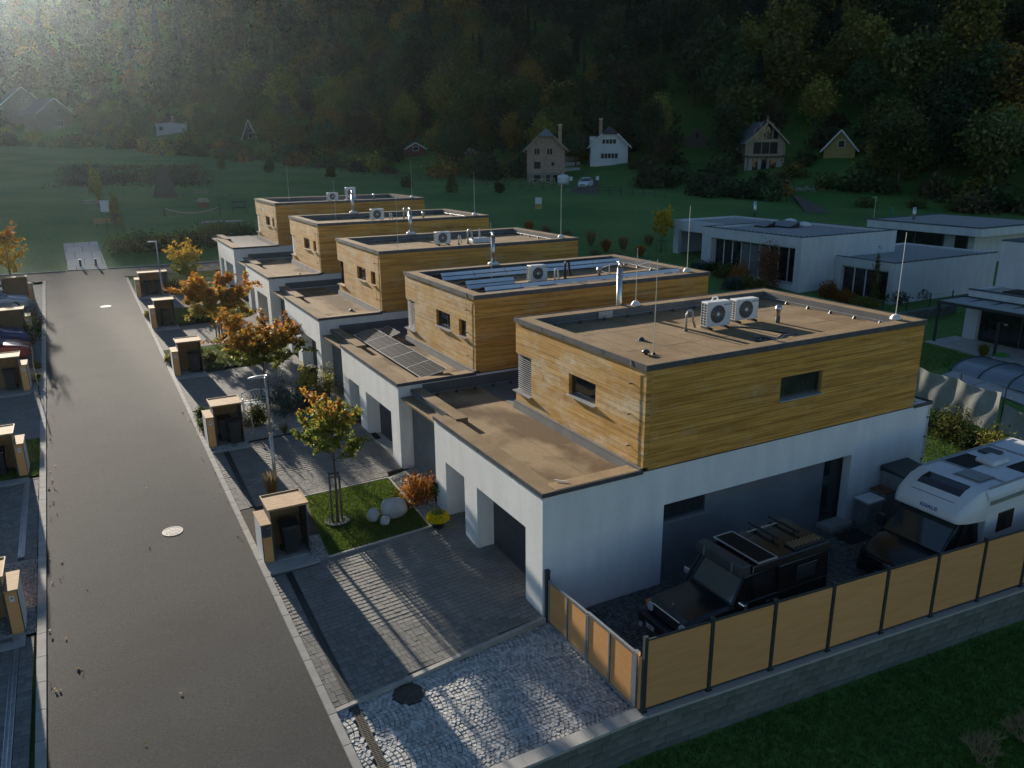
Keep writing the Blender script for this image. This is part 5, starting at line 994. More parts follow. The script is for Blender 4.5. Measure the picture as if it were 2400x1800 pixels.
# passenger cars
def car(loc, rz, paint, label, suv=0.0, group=None):
    t = thing('parked_car', label, 'car', loc, rz, group); k = 1+suv*.16; S = lambda x, zb, zm, zt, w, wt: cs(x, zb, zm*k, zt*k, w, wt)
    loft([S(0,.34,.55,.62,.62,.5), S(.12,.26,.62,.70,.80,.66), S(.5,.22,.72,.82,.88,.76), S(1.15,.22,.84,.95,.90,.80), S(2.6,.22,.88,.98,.91,.83), S(3.9,.22,.90,1.0,.89,.80), S(4.25,.3,.86,.96,.80,.70), S(4.32,.4,.8,.88,.72,.62)]).build('body', paint, t, True, bevel=.03)
    G = lambda x, z0, z1, w0, w1: [(x[0],-w0,z0*k),(x[1],-w1,z1*k),(x[1],w1,z1*k),(x[0],w0,z0*k)]
    loft([G((1.12,1.12),.94,.945,.78,.78), G((1.5,1.85),.96,1.40,.80,.62), G((2.9,2.9),.98,1.46,.82,.63), G((4.05,3.75),.98,1.38,.78,.58), G((4.2,4.2),.96,.965,.72,.7)]).build('greenhouse', M['autoglass'], t, True)
    loft([[(1.86,-.60,1.395*k),(1.9,-.55,1.425*k),(1.9,.55,1.425*k),(1.86,.60,1.395*k)], [(2.9,-.62,1.45*k),(2.9,-.57,1.48*k),(2.9,.57,1.48*k),(2.9,.62,1.45*k)], [(3.75,-.57,1.375*k),(3.72,-.52,1.41*k),(3.72,.52,1.41*k),(3.75,.57,1.375*k)]]).build('roof', paint, t, True)
    for s in (-1, 1):
        for (a, za, b_, zb_, wa, wb) in ((1.25,.97,1.86,1.40,.79,.61), (2.75,.98,2.75,1.45,.83,.64), (3.95,1.0,3.72,1.38,.79,.58)): MB().beam((a,s*wa,za*k),(b_,s*wb,zb_*k),.06,.05).build('pillar', paint, t)
        MB().hexa([(.06,s*.42,.58*k),(.3,s*.76,.62*k),(.34,s*.78,.62*k),(.1,s*.42,.58*k),(.1,s*.42,.68*k),(.42,s*.78,.73*k),(.46,s*.80,.73*k),(.14,s*.42,.68*k)]).build('headlight', M['lens'], t)
        MB().box(1.35,s*.98-.09,.92*k,1.5,s*.98+.09,1.05*k).build('mirror', paint, t, bevel=.03)
        for x in (.82, 3.4): wheel(t, x, s*.78, .32, .22)
    MB().box(-.01,-.4,.40,.02,.4,.56*k).build('grille', M['dark'], t); MB().box(-.016,-.26,.42,-.011,.26,.53).build('number_plate', M['plate'], t); return t
REDP = mat('red_car_paint', (.22,.012,.012), (.25,.016,.015), 1, .25, spec=.6); BLUP = mat('blue_car_paint', (.02,.035,.13), (.025,.04,.15), 1, .25, spec=.6); SILP = mat('silver_blue_paint', (.30,.34,.42), (.34,.38,.46), 1, .25, .5, spec=.6); WHTP = mat('white_car_paint', (.62,.65,.68), (.66,.69,.72), 1, .3)
car((-12.2,31.2,gz(31.2)), math.pi, REDP, 'dark red car at the left edge behind a bin shelter'); car((-12.3,34.0,gz(34)), math.pi, BLUP, 'blue car next to the red one at the left edge'); car((-12.55,43.2,gz(43.2)), math.pi, SILP, 'silver-blue car by the farthest left shelter')
# clutter in the yard
for k, (x, y, lab) in enumerate(((12.0,-.45,'left clear storage crate with white lid beside the motorhome'),)):
    t = thing('storage_crate', lab, 'crate', (x,y,-.2)); MB().hexa([(-.3,-.22,0),(.3,-.22,0),(.3,.22,0),(-.3,.22,0),(-.36,-.27,.95),(.36,-.27,.95),(.36,.27,.95),(-.36,.27,.95)]).build('body', M['galv'], t, bevel=.02); MB().box(-.38,-.29,.95,.38,.29,1.03).build('lid', M['plastic_w'], t, bevel=.02)
M['brownlid'] = mat('brown_lid', (.16,.07,.035), (.2,.09,.05), 3, .6)
t = thing('storage_crate', 'grey bin with brown lid between crate and metal shed', 'crate', (12.85,-.35,-.2)); MB().hexa([(-.26,-.2,0),(.26,-.2,0),(.26,.2,0),(-.26,.2,0),(-.34,-.27,1.05),(.34,-.27,1.05),(.34,.27,1.05),(-.34,.27,1.05)]).build('body', M['galv'], t, bevel=.02); MB().box(-.36,-.29,1.05,.36,.29,1.12).build('lid', M['brownlid'], t, bevel=.02)
t = thing('metal_shed', 'low corrugated metal shed at the wall behind the motorhome', 'shed', (13.6,-.5,-.2)); MB().box(-.62,-.42,0,.62,.42,1.65).build('wall', M['galv'], t)
for k in range(12): MB().box(-.62+k*.105,-.43,0,-.58+k*.105,-.421,1.62).build('rib', M['galv'], t)
MB().hexa([(-.68,-.48,1.65),(.68,-.48,1.65),(.68,.46,1.65),(-.68,.46,1.65),(-.68,-.48,1.69),(.68,-.48,1.69),(.68,.46,1.82),(-.68,.46,1.82)]).build('roof', M['post'], t)
t = thing('door_mat', 'dark door mat in front of the side door', 'mat', (11.0,-.75,zc(11,-.75)+.005)); MB().box(-.5,-.35,0,.5,.35,.015).build('mat', M['rubber'], t)
# bare shrubs at the lower right
def twigs(p, d, L, depth, b, r):
    q = p+d*L; b.tube([tuple(p), tuple((p+q)/2+r.normal(size=3)*L*.06), tuple(q)], [.010*depth*.6, .008*depth*.5, .004*depth*.5], 4)
    if depth > 1:
        for k in range(4): 
            e = d+r.normal(size=3)*.6; e[2] += .25; e /= np.linalg.norm(e); twigs(p+d*L*r.uniform(.45,1), e, L*r.uniform(.5,.75), depth-1, b, r)
M['twig'] = mat('pale_twig', (.22,.17,.09), (.32,.25,.14), 6, .85)
for k, (px_, py_, lab) in enumerate(((2290,1790,'bare branching shrub rising from the dark grass slope'), (2395,1740,'second bare shrub at the lower right corner'))):
    g_ = onground(px_, py_); r = np.random.default_rng(90+k); b = MB(); t = thing('bare_shrub', lab, 'shrub', tuple(g_))
    for j in range(7): e = np.array([r.normal()*.5, r.normal()*.5, 1]); e /= np.linalg.norm(e); twigs(np.zeros(3), e, .45, 4, b, r)
    b.build('branches', M['twig'], t)
# ------------------------------------------------------------------ white villas on the right
t = thing('flat_roof_villa', 'white flat-roofed villa with long glazed front and dark skylight hoods', 'house', (0,0,0)); b = MB()
X0, X1, Y0, Y1, ZB, ZT = 37.3, 47.8, 25.65, 36.4, .2, 5.3
b.box(X0,Y0,ZB,X0+.7,26.25,ZT).box(X0,35.3,ZB,X0+.7,Y1,ZT).box(X0,26.25,4.5,X0+.7,35.3,ZT-.001).box(X0,26.25,ZB,X0+.7,35.3,1.75).box(X0+.7,Y0,ZB,X1,Y0+.3,ZT-.002).box(X0+.7,Y1-.3,ZB,X1,Y1,ZT-.002).box(X1-.3,Y0+.3,ZB,X1,Y1-.3,ZT-.003)
b.box(40.2,Y1,ZB,40.6,37.0,5.25).box(40.2,42.9,ZB,40.6,43.6,5.25).box(40.2,37.0,4.3,40.6,42.9,5.249).box(40.6,43.3,ZB,47.8,43.6,5.248).box(47.5,Y1,ZB,47.8,43.3,5.248).box(43.5,Y1,ZB,43.7,43.3,4.3)
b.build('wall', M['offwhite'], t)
MB().box(X0+.75,Y0+.35,4.6,X1-.35,Y1-.35,5.12).box(40.65,Y1+.01,4.6,47.45,43.25,5.1).build('roof', M['villagravel'], t); MB().box(X0+.95,26.2,ZB,X0+4,35.35,4.6).build('interior', M['anthr'], t)
for c in ((X0-.02,Y0-.02,X1+.02,Y0+.28),(X0-.02,Y1-.28,X1+.02,Y1+.02),(X0-.02,Y0+.28,X0+.28,Y1-.28),(X1-.28,Y0+.28,X1+.02,Y1-.28)): MB().box(c[0],c[1],5.301,c[2],c[3],5.34).build('coping', M['coping'], t)
ys_ = np.linspace(26.3,35.25,10)
for k in range(9):
    w = MB().box(X0+.55,ys_[k],1.76,X0+.63,ys_[k]+.09,4.49).box(X0+.55,ys_[k]+.09,1.76,X0+.63,ys_[k+1],1.84).box(X0+.55,ys_[k]+.09,4.36,X0+.63,ys_[k+1],4.49).build('window', M['frame_w'], t); MB().box(X0+.58,ys_[k]+.09,1.84,X0+.6,ys_[k+1],4.36).build('pane', M['glass'], w)
    if k in (3,4,5): 
        for q in range(24): MB().box(X0+.50,ys_[k]+.1,1.9+q*.1,X0+.53,ys_[k+1]-.02,1.96+q*.1).build('slat', M['slat'], w)
lid = MB().lathe([(.55,0),(.55,.12)], n=18)
for k, (px_, py_) in enumerate(((1852,522),(1885,530))): g_ = atz(px_, py_, 5.15); MB().lathe([(.6,0),(.58,.14),(.42,.3),(.1,.38)], n=18).build('roof_dome', M['plastic_w'], t, True, tuple(g_))
for (px_, py_, w, l) in ((1792,532,1.1,1.3),(1838,532,1.1,2.3)): g_ = atz(px_, py_, 5.13); MB().hexa([(-w/2,-l/2,0),(w/2,-l/2,0),(w/2,l/2,0),(-w/2,l/2,0),(-w/2,-l/2,.12),(w/2,-l/2,.5),(w/2,l/2,.5),(-w/2,l/2,.12)]).build('skylight_hood', M['black'], t, loc=tuple(g_))
g_ = atz(1768,508,5.12); MB().lathe([(.14,0),(.14,1.5)], n=14).build('flue', M['steel'], t, True, tuple(g_))
for k in range(22): y = 25.9+k*.48; MB().box(X0+.05,y,5.3405,X0+.2,y+.12,5.38).build('coping_block', M['anthr'], t)
for k in range(16): x = X0+.4+k*.62; MB().box(x,Y0+.02,5.3405,x+.12,Y0+.16,5.38).build('coping_block', M['anthr'], t)
# low wing
x0, x1, y0, y1, zt = 41.0, 53.0, 20.5, 25.6, 3.75
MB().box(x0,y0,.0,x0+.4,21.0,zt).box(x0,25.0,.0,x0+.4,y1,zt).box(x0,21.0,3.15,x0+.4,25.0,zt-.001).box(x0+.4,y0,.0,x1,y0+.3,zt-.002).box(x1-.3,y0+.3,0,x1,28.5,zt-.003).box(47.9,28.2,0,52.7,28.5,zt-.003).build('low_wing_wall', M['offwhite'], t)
MB().box(x0+.4,y0+.3,3.2,52.7,y1,3.62).box(47.85,y1+.002,3.2,52.7,28.2,3.615).build('low_wing_roof', M['villagravel'], t)
for c in ((x0-.02,y0-.02,x1+.02,y0+.26),(x0-.02,y0+.26,x0+.26,y1)): MB().box(c[0],c[1],3.751,c[2],c[3],3.79).build('coping', M['coping'], t)
for k in range(20): MB().box(x0+.4+k*.6,y0+.02,3.7905,x0+.52+k*.6,y0+.16,3.83).build('coping_block', M['anthr'], t)
ys_ = np.linspace(21.0,25.0,5)
for k in range(4):
    w = MB().box(x0+.3,ys_[k],1.0,x0+.38,ys_[k]+.1,3.15).box(x0+.3,ys_[k]+.1,3.02,x0+.38,ys_[k+1],3.15).box(x0+.3,ys_[k]+.1,.9,x0+.38,ys_[k+1],1.0).build('window', M['frame_w'], t); MB().box(x0+.33,ys_[k]+.1,1.0,x0+.35,ys_[k+1],3.02).build('pane', M['glass'], w)
MB().box(x0+.45,21,.5,x0+2,25,3.15).build('interior', M['anthr'], t)
# far villa
t = thing('flat_roof_villa', 'farther white villa with overhanging flat roof and recessed terrace', 'house', (0,0,0)); a = atz(2065,560,2.0)
fx, fy0, fy1 = 60.0, 26.0, 37.6
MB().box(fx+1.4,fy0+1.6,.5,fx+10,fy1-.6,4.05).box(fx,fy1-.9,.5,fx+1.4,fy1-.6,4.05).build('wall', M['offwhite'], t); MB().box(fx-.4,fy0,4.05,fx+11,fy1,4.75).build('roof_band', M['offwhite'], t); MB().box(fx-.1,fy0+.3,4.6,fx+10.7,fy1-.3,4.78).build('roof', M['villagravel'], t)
[MB().box(*c).build('coping', M['coping'], t) for c in ((fx-.45,fy0-.05,4.751,fx-.1,fy1+.05,4.83),(fx-.1,fy0-.05,4.751,fx+11,fy0+.3,4.83),(fx-.1,fy1-.3,4.751,fx+11,fy1+.05,4.83))]
for y_0, y_1 in ((33.5,36.6),(30.5,33.4),(28.2,29.4)): w = MB().box(fx+1.3,y_0,1.9,fx+1.395,y_1,4.0).build('window', M['anthr'], t); MB().box(fx+1.27,y_0+.1,2.0,fx+1.299,y_1-.1,3.9).build('pane', M['glass'], w)
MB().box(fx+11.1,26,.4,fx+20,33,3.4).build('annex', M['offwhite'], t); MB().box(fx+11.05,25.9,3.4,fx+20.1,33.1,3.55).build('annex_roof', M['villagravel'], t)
g_ = (fx+3,35,4.75); MB().lathe([(.16,0),(.16,1.2)], n=12).build('flue', M['steel'], t, True, g_)
# house at the right edge
t = thing('terrace_house', 'white house with pergola and big dark sliding glass at the right edge', 'house', (0,0,0)); px0, py1, zb, zt = 37.3, 12.75, -.3, 3.4
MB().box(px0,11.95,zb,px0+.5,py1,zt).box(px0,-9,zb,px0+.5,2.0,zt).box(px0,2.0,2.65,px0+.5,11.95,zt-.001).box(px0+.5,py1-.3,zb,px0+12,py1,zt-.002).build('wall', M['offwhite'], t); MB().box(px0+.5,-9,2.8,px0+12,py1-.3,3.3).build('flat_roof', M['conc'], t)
MB().box(px0+.9,-2,3.3,px0+2.4,11.3,3.42).build('roof_planting', M['soil'], t); MB().box(px0-.04,-9,3.4,px0+.3,py1+.04,3.46).build('coping', M['coping'], t)
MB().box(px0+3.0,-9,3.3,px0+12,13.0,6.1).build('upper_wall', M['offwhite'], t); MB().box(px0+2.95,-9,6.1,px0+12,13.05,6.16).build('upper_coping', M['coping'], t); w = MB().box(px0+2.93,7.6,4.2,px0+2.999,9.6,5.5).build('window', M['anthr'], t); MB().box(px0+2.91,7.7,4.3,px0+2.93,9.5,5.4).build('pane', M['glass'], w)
for k in range(4): y = 2.0+k*2.49; w = MB().box(px0+.25,y,.5,px0+.33,y+.1,2.65).box(px0+.25,y+.1,2.55,px0+.33,y+2.49,2.65).build('sliding_door', M['anthr'], t); MB().box(px0+.28,y+.1,.5,px0+.3,y+2.49,2.55).build('pane', M['glass'], w)
MB().box(px0+.4,1.5,.4,px0+3,12,2.8).build('interior', M['anthr'], t)
pg = MB()
for y in np.arange(-2, 13.2, 1.25): pg.beam((px0-2.4,y,2.86),(px0-.05,y,2.98),.06,.08)
pg.beam((px0-2.4,-2,2.84),(px0-2.4,13.1,2.84),.1,.14).beam((px0-.06,-2,2.96),(px0-.06,13.1,2.96),.06,.12); p_ = pg.build('pergola', M['post'], t); MB().box(px0-2.38,12.95,.3,px0-2.26,13.07,2.8).build('pergola_post', M['post'], p_)
MB().box(px0-2.4,-2,2.93,px0-.1,12.9,2.945).build('pergola_roof', M['galv'], p_)
tag(MB().box(px0-3.0,-4,.0,px0,13.2,.46).build('terrace', M['conc']), kind='structure')
# pool with low cover and paving
def pg_(px_, py_): return onground(px_, py_)
q = [pg_(2195,885), pg_(2400,812), pg_(2420,960), pg_(2330,925), pg_(2260,905)]
tag(MB().add([(p[0],p[1],p[2]+.05) for p in q], [(0,1,2,3,4)]).build('pool_deck', M['slabtex']), kind='structure')
c0 = pg_(2385,893); t = thing('pool_cover', 'low arched transparent cover over the neighbour pool', 'pool cover', (c0[0],c0[1],c0[2]+.06), R(-4))
MB().box(-1.7,-6,0,1.7,2.6,.02).build('water', mat('pool_water', (.10,.16,.2), (.14,.2,.25), 1, .08), t)
for k in range(6):
    y = 2.5-k*1.6; pts = [(-1.8*math.cos(a), y, .62*math.sin(a)) for a in np.linspace(0,math.pi,13)]; MB().tube(pts, .045, 6).build('arch', M['post'], t)
    if k < 5: 
        m_ = MB()
        for i in range(12): (x_a,_,za),(x_b,_,zb_) = pts[i], pts[i+1]; m_.add([(x_a*.99,y,za*.99),(x_b*.99,y,zb_*.99),(x_b*.99,y-1.6,zb_*.99),(x_a*.99,y-1.6,za*.99)], [(0,1,2,3)])
        m_.build('cover_sheet', mat('cover_sheet', (.16,.2,.23), (.2,.24,.27), 1, .1, spec=.6), t)
# tarp fence
t = thing('tarp_fence', 'wrinkled pale tarp fence behind the motorhome', 'fence', (0,0,0)); TP = mat('tarp', (.36,.37,.34), (.44,.45,.41), 2, .55, bump=.3, bscale=12)
def tarp(x0, y0_, x1, y1_, h, sd):
    n, m_ = 44, 10; r = np.random.default_rng(sd); ph = r.uniform(0,6.28,6); vs = []; L = math.hypot(x1-x0,y1_-y0_); nxx, nyy = (y1_-y0_)/L, -(x1-x0)/L
    for j in range(m_+1):
        for i in range(n+1):
            u, v = i/n, j/m_; w = .05*math.sin(u*19+ph[0]+3*v)+.04*math.sin(u*43+ph[1]-5*v)+.06*math.sin(u*7+ph[2])*(1-v); sag = .10*math.sin(math.pi*((u*3) % 1))
            x, y = x0+(x1-x0)*u+nxx*w, y0_+(y1_-y0_)*u+nyy*w; vs.append((x,y,tz(x0+(x1-x0)*u, y0_+(y1_-y0_)*u)+.02+v*(h-sag*v)))
    return MB().add(vs, [(j*(n+1)+i, j*(n+1)+i+1, (j+1)*(n+1)+i+1, (j+1)*(n+1)+i) for j in range(m_) for i in range(n)]).build('tarp', TP, t, True)
tarp(24.2,8.6,24.0,2.6,1.75,1); tarp(24.1,2.5,24.1,-4.5,1.25,2)
for y in (8.6,6.6,4.6,2.6,.5,-2): z = tz(24.2,y); MB().cyl((24.3,y,z-.1),(24.3,y,z+1.95),.03,n=8).build('post', M['post'], t)
t = thing('wire_fence', 'dark wire mesh fence beside the low villa wing', 'fence', (0,0,0))
for k in range(6): x = 31+k*2.4; y = 17.3-.35*k*0; z = tz(x,y); MB().box(x-.03,y-.03,z,x+.03,y+.03,z+1.5).build('post', M['post'], t)
for h in (.35,.7,1.05,1.4): MB().tube([(31+k*2.4, 17.3, tz(31+k*2.4,17.3)+h) for k in range(6)], .008, 4).build('wire', M['post'], t)
tag(MB().hexa([(30.5,16.9,-.2),(43,16.9,-.2),(43,17.15,-.2),(30.5,17.15,-.2),(30.5,16.9,1.25),(43,16.9,1.25),(43,17.15,1.25),(30.5,17.15,1.25)]).build('garden_wall', M['block']), 'low grey garden wall below the wire fence', 'wall')
t = thing('garden_shower', 'dark outdoor shower post on the pebble bed', 'shower', tuple(onground(2328,842))); MB().box(-.06,-.06,0,.06,.06,2.1).build('column', M['post'], t); MB().beam((0,0,2.08),(0,-.35,2.08),.04,.04).build('arm', M['post'], t); MB().lathe([(.1,2.0),(.1,2.05)], (0,-.35,0), 12).build('shower_head', M['galv'], t)
t = thing('toy_crate', 'bright green plastic crate on the pebble bed', 'crate', tuple(onground(2345,843))); MB().hexa([(-.3,-.2,0),(.3,-.2,0),(.3,.2,0),(-.3,.2,0),(-.36,-.25,.3),(.36,-.25,.3),(.36,.25,.3),(-.36,.25,.3)]).build('body', mat('green_plastic', (.05,.35,.05), (.06,.4,.06), 2, .5), t); MB().box(-.38,-.27,.3,.38,.27,.33).build('rim', mat('green_rim', (.06,.4,.06), None, 2, .5), t)
tuft('ornamental_grass', 'yellowish grass clump beside the shower', tuple(onground(2303,838)), 500, .8, .5, ([(.22,.19,.05),(.15,.14,.03)],[1,1]), 55, .014); tuft('ornamental_grass', 'wispy pale grass beside the tarp fence', tuple(onground(2165,898)), 350, .8, .7, STR, 56, .01)
b = MB(); q = onground(2335,830); r = np.random.default_rng(8)
for k in range(500): x, y = q[0]+r.uniform(-1.4,2.0), q[1]+r.uniform(-1.6,1.2); s = r.uniform(.03,.08); b.ball((x,y,tz(x,y)+.02), s, s, s*.7, 5, 3)
tag(b.build('pebbles', M['pebble']), 'pale pebble bed around the outdoor shower', kind='stuff')
q = np.array([(17.2,-3.2),(23.8,-3.2),(23.9,9),(17.2,9)]); tag(blades('lawn_grass', [tuple(p) for p in q], 22000, .10, -.01, GB, 21, _tv()), 'mown grass between the nearest house and the tarp fence')
tag(blades('lawn_grass', [(24.6,9),(34,9.5),(34,16.5),(24.6,16.5)], 16000, .10, -.01, GB, 22, _tv()), 'mown grass behind the tarp fence')
for k, (px_, py_, rx, rz_, col_, lab) in enumerate(((2235,1010,.9,1.0,OLV,'low shrub with yellow tips at the tarp fence, left'), (2335,1055,.8,1.1,YLG,'yellow-green shrub at the tarp fence behind the motorhome'), (2190,985,.9,.8,DKG,'dark shrub next to the nearest house corner'), (2280,1035,.8,.7,DKG,'dark low shrub between two tarp fence shrubs'), (2390,1080,.8,.6,OLV,'olive shrub at the right frame edge'))):
    bush('garden_shrub', lab, tuple(onground(px_, py_+18)), rx, rz_, 1500, .06, col_, 110+k, 18)
# garden in front of the villas
for k, (px_, py_, rx, rz_, col_, lab) in enumerate(((1640,625,.8,.7,BLU,'round grey-green ball shrub before the villa, left'),(1672,628,.8,.7,DKG,'round dark ball shrub before the villa'),(1700,640,.9,1.0,OLV,'olive shrub before the villa terrace'),(1735,655,.8,1.3,ORB,'rust coloured shrub before the villa'),(1715,668,.7,.9,BLU,'blue-grey cushion shrub before the villa'),(1760,668,1.0,1.0,YLG,'yellow-green shrub before the villa'),(1830,655,1.2,.9,DKG,'dark green hedge block before the villa'),(1860,648,1.2,.8,DKG,'clipped dark hedge at the villa corner'),(1985,700,.8,.8,ORB,'orange shrub below the low villa wing'),(1940,685,.6,.9,ORB,'small brown shrub at the low wing window'),(2030,712,.9,.6,YLG,'low yellowish shrub below the low wing'),(2140,690,.9,.8,DKG,'dark climbing shrub on the wire fence, right'),(2090,700,1.0,.8,DKG,'dark climbing shrub on the wire fence, left'))):
    bush('garden_shrub', lab, tuple(onground(px_, py_+10)), rx, rz_, 1300, .09, col_, 130+k, 16)
bush('garden_shrub', 'upright rusty tree-like shrub before the villa glazing', tuple(onground(1795,672)), 1.0, 3.4, 3000, .08, ([(.26,.10,.05),(.3,.14,.06),(.2,.09,.05)],[1,1,1]), 150, 30, sig=.16); bush('garden_shrub', 'slim columnar green tree at the low wing window', (40.2,21.4,.9), .4, 3.0, 1600, .07, OLV, 151, 22, sig=.16)
tree('young_garden_tree', 'bright yellow young tree on stakes left of the villa', tuple(onground(1549,592)), 4.3, 1.3, 2.0, ([[(.75,.52,.03),(.8,.6,.05),(.6,.42,.03)],[2,2,1]], [[(.75,.52,.03),(.8,.6,.05)],[1,1]]), 5200, .10, 31, (40,65)); stakes(tuple(onground(1549,592)), 'pale stakes around the bright yellow tree', 1.2, .9)
for k, (px_, py_, h, col_) in enumerate(((1240,545,1.3,ORB),(1280,560,1.4,STR),(1330,570,1.3,STR),(1385,575,1.5,STR),(1420,590,1.2,ORB),(1460,585,1.3,STR),(1500,600,1.0,ORB),(1395,610,1.0,STR),(1445,615,.9,STR),(1520,575,1.1,STR))):
    tuft('ornamental_grass', ['rusty','straw','straw','tall straw','rusty','straw','small rusty','short straw','short straw','low straw'][k]+' ornamental grass in the border behind the row, '+['leftmost','second','third','fourth','fifth','sixth','seventh','in front of the fourth','in front of the sixth','near the yellow tree'][k], tuple(onground(px_, py_)), 500, h, .9, col_, 160+k, .02, group='grasses in the border behind the row')
t = thing('street_lamp', 'thin street lamp behind the villa', 'street lamp', tuple(onground(2042,560))); MB().cyl((0,0,0),(0,0,4.4),.05,.035,8).build('pole', M['galv'], t); MB().box(-.5,-.08,4.38,.05,.08,4.44).build('head', M['galv'], t)
# ------------------------------------------------------------------ meadow
t = thing('pasture_fence', 'long low post and rail fence across the meadow', 'fence', (0,0,0)); U = list(np.linspace(380,1560,46)); LN = [onground(u, np.interp(u, [380,520,800,1000,1200,1440,1560], [358,368,405,424,440,455,464])) for u in U]
pm = MB().box(-.07,-.07,-.2,.07,.07,1.15).mesh('post', M['woodpost'])
for p in LN: inst('post', pm, t, tuple(p))
for h in (.5, 1.0): MB().tube([(p[0],p[1],p[2]+h) for p in LN], .035, 4).build('rail', M['woodpost'], t)
sc_ = lambda px_, py_: (lambda g_: (tuple(g_), (g_-CAM)@_d/F_PX))(onground(px_, py_))    # base point and metres per pixel there
def play(px_, py_, name, label, cat, parts):
    g_, s = sc_(px_, py_); t = thing(name, label, cat, g_, math.atan2(CAM[1]-g_[1], CAM[0]-g_[0])+math.pi/2)
    for nm, m_, fn in parts: o = fn(MB()); o.build(nm, M[m_], t)
TB = lambda: [('top','timber',lambda b: b.box(-1,-.4,.72,1,.4,.78)), ('leg','timber',lambda b: b.box(-.8,-.3,0,-.7,.3,.72)), ('leg','timber',lambda b: b.box(.7,-.3,0,.8,.3,.72)), ('seat','timber',lambda b: b.box(-1,-.85,.42,1,-.6,.47)), ('seat','timber',lambda b: b.box(-1,.6,.42,1,.85,.47))]
play(214,484,'picnic_table','picnic table with pale top on the meadow','table',TB()+[('cloth','plate',lambda b: b.box(-.5,-.3,.781,.3,.3,.80))])
play(251,522,'info_board','small white notice board on the meadow','sign',[('board','plate',lambda b: b.box(-.45,-.03,1.2,.45,.03,2.4)),('post','woodpost',lambda b: b.box(-.4,.0,0,-.32,.06,2.4)),('post','woodpost',lambda b: b.box(.32,.0,0,.4,.06,2.4))])
play(254,532,'park_bench','orange-brown plank bench on the meadow','bench',[('seat','osb',lambda b: b.box(-1.3,-.25,.42,1.3,.2,.48)),('backrest','osb',lambda b: b.box(-1.3,.2,.55,1.3,.25,.9)),('leg','woodpost',lambda b: b.box(-1.1,-.2,0,-1.0,.2,.42)),('leg','woodpost',lambda b: b.box(1.0,-.2,0,1.1,.2,.42)),('white_cushion','plate',lambda b: b.box(.7,-.2,.48,1.2,.15,.52))])
def wick(b):
    for k in range(40):
        a = k*.157; b.tube([(1.6*math.cos(a),1.6*math.sin(a),0),(1.1*math.cos(a+.3),1.1*math.sin(a+.3),1.8),(.5*math.cos(a+.5),.5*math.sin(a+.5),4.2+random.uniform(-.5,.5))], .07, 4)
    return b
play(388,462,'willow_hut','tall woven willow hut on the playground','hut',[('canes','woodpost',wick),('deck','woodpost',lambda b: b.box(-.5,-2.6,.5,2.6,-1.2,.6)),('support','woodpost',lambda b: b.box(2.3,-2.5,0,2.5,-2.3,.5))])
def arcb(b):
    P = [(x, 0, .35+.6*(x/3)**2) for x in np.linspace(-3,3,13)]
    for a, c in zip(P[:-1], P[1:]): b.beam(a, c, .5, .08)
    return b
play(452,506,'balance_bridge','curved plank bridge on the playground','play bridge',[('deck','timber',arcb),('post','woodpost',lambda b: b.box(-3.2,-.2,0,-3.0,.2,1.1)),('post','woodpost',lambda b: b.box(3.0,-.2,0,3.2,.2,1.4))])
play(478,492,'play_house','small brown play house on the playground','play house',[('wall','brownlid',lambda b: b.box(-.7,-.5,.3,.7,.5,1.0)),('roof','timber',lambda b: b.prism([(-.85,1.0),(.85,1.0),(.5,1.45),(-.5,1.45)],-.6,.6,'y')),('leg','woodpost',lambda b: b.box(-.6,-.4,0,-.5,-.3,.3)),('leg','woodpost',lambda b: b.box(.5,-.4,0,.6,-.3,.3))])
play(520,530,'balance_beam','long pale balance beam on the meadow','beam',[('beam','conc',lambda b: b.box(-2.3,-.1,.45,2.3,.1,.6)),('leg','woodpost',lambda b: b.box(-1.8,-.1,0,-1.6,.1,.45)),('leg','woodpost',lambda b: b.box(1.6,-.1,0,1.8,.1,.45))])
play(472,458,'picnic_table','small brown picnic table at the meadow edge','table',TB()); play(562,500,'climbing_frame','dark climbing frame near the far house','play frame',[('bars','dark',lambda b: b.tube([(-.8,-.6,0),(-.8,-.6,1.4),(.8,-.6,1.4),(.8,-.6,0)],.05,5).tube([(-.8,.6,0),(-.8,.6,1.4),(.8,.6,1.4),(.8,.6,0)],.05,5)),('cross_bar','dark',lambda b: b.tube([(-.8,-.6,.7),(.8,-.6,.7),(.8,.6,.7),(-.8,.6,.7)],.04,5))])
play(1262,490,'meadow_box','small white and yellow box on the meadow','box',[('lower','yellow',lambda b: b.box(-.5,-.4,0,.5,.4,.7)),('upper','plate',lambda b: b.box(-.45,-.35,.7,.45,.35,1.5))])
for k, (px_, py_) in enumerate(((470,445),(492,455),(517,472),(546,490),(577,505),(262,545),(285,548))): g_, s = sc_(px_, py_); stakes(g_, 'stake frame around a young meadow tree, %s' % ['farthest of the row','second of the row','third of the row','fourth of the row','nearest of the row by the far house','left one by the path','right one by the path'][k], 1.9, .9)
for k, (px_, py_, h) in enumerate(((217,452,4.2),(236,480,4.4),(275,535,3.6))): g_, s = sc_(px_, py_); bush('columnar_tree', 'slim olive columnar tree on the meadow, %s' % ['farthest','middle','nearest'][k], g_, .55, h, 900, .13, YLG, 170+k, 20, sig=.15, cat='tree', group='columnar trees on the meadow')
for k, (px_, py_, w, h, col_) in enumerate(((520,398,.9,2.2,OLV),(632,405,1.0,2.4,DKG),(1060,452,1.2,2.6,OLV),(955,440,1.0,2.0,DKG),(1170,452,.9,1.6,DKG),(775,415,1.0,1.8,DKG))):
    g_, s = sc_(px_, py_); bush('meadow_tree', 'small round tree on the dark meadow, %s from the left' % ['first','second','fifth','fourth','sixth','third'][k], g_, w, h, 1100, .12, col_, 180+k, 18, cat='tree', sig=.18, group='young trees on the meadow')
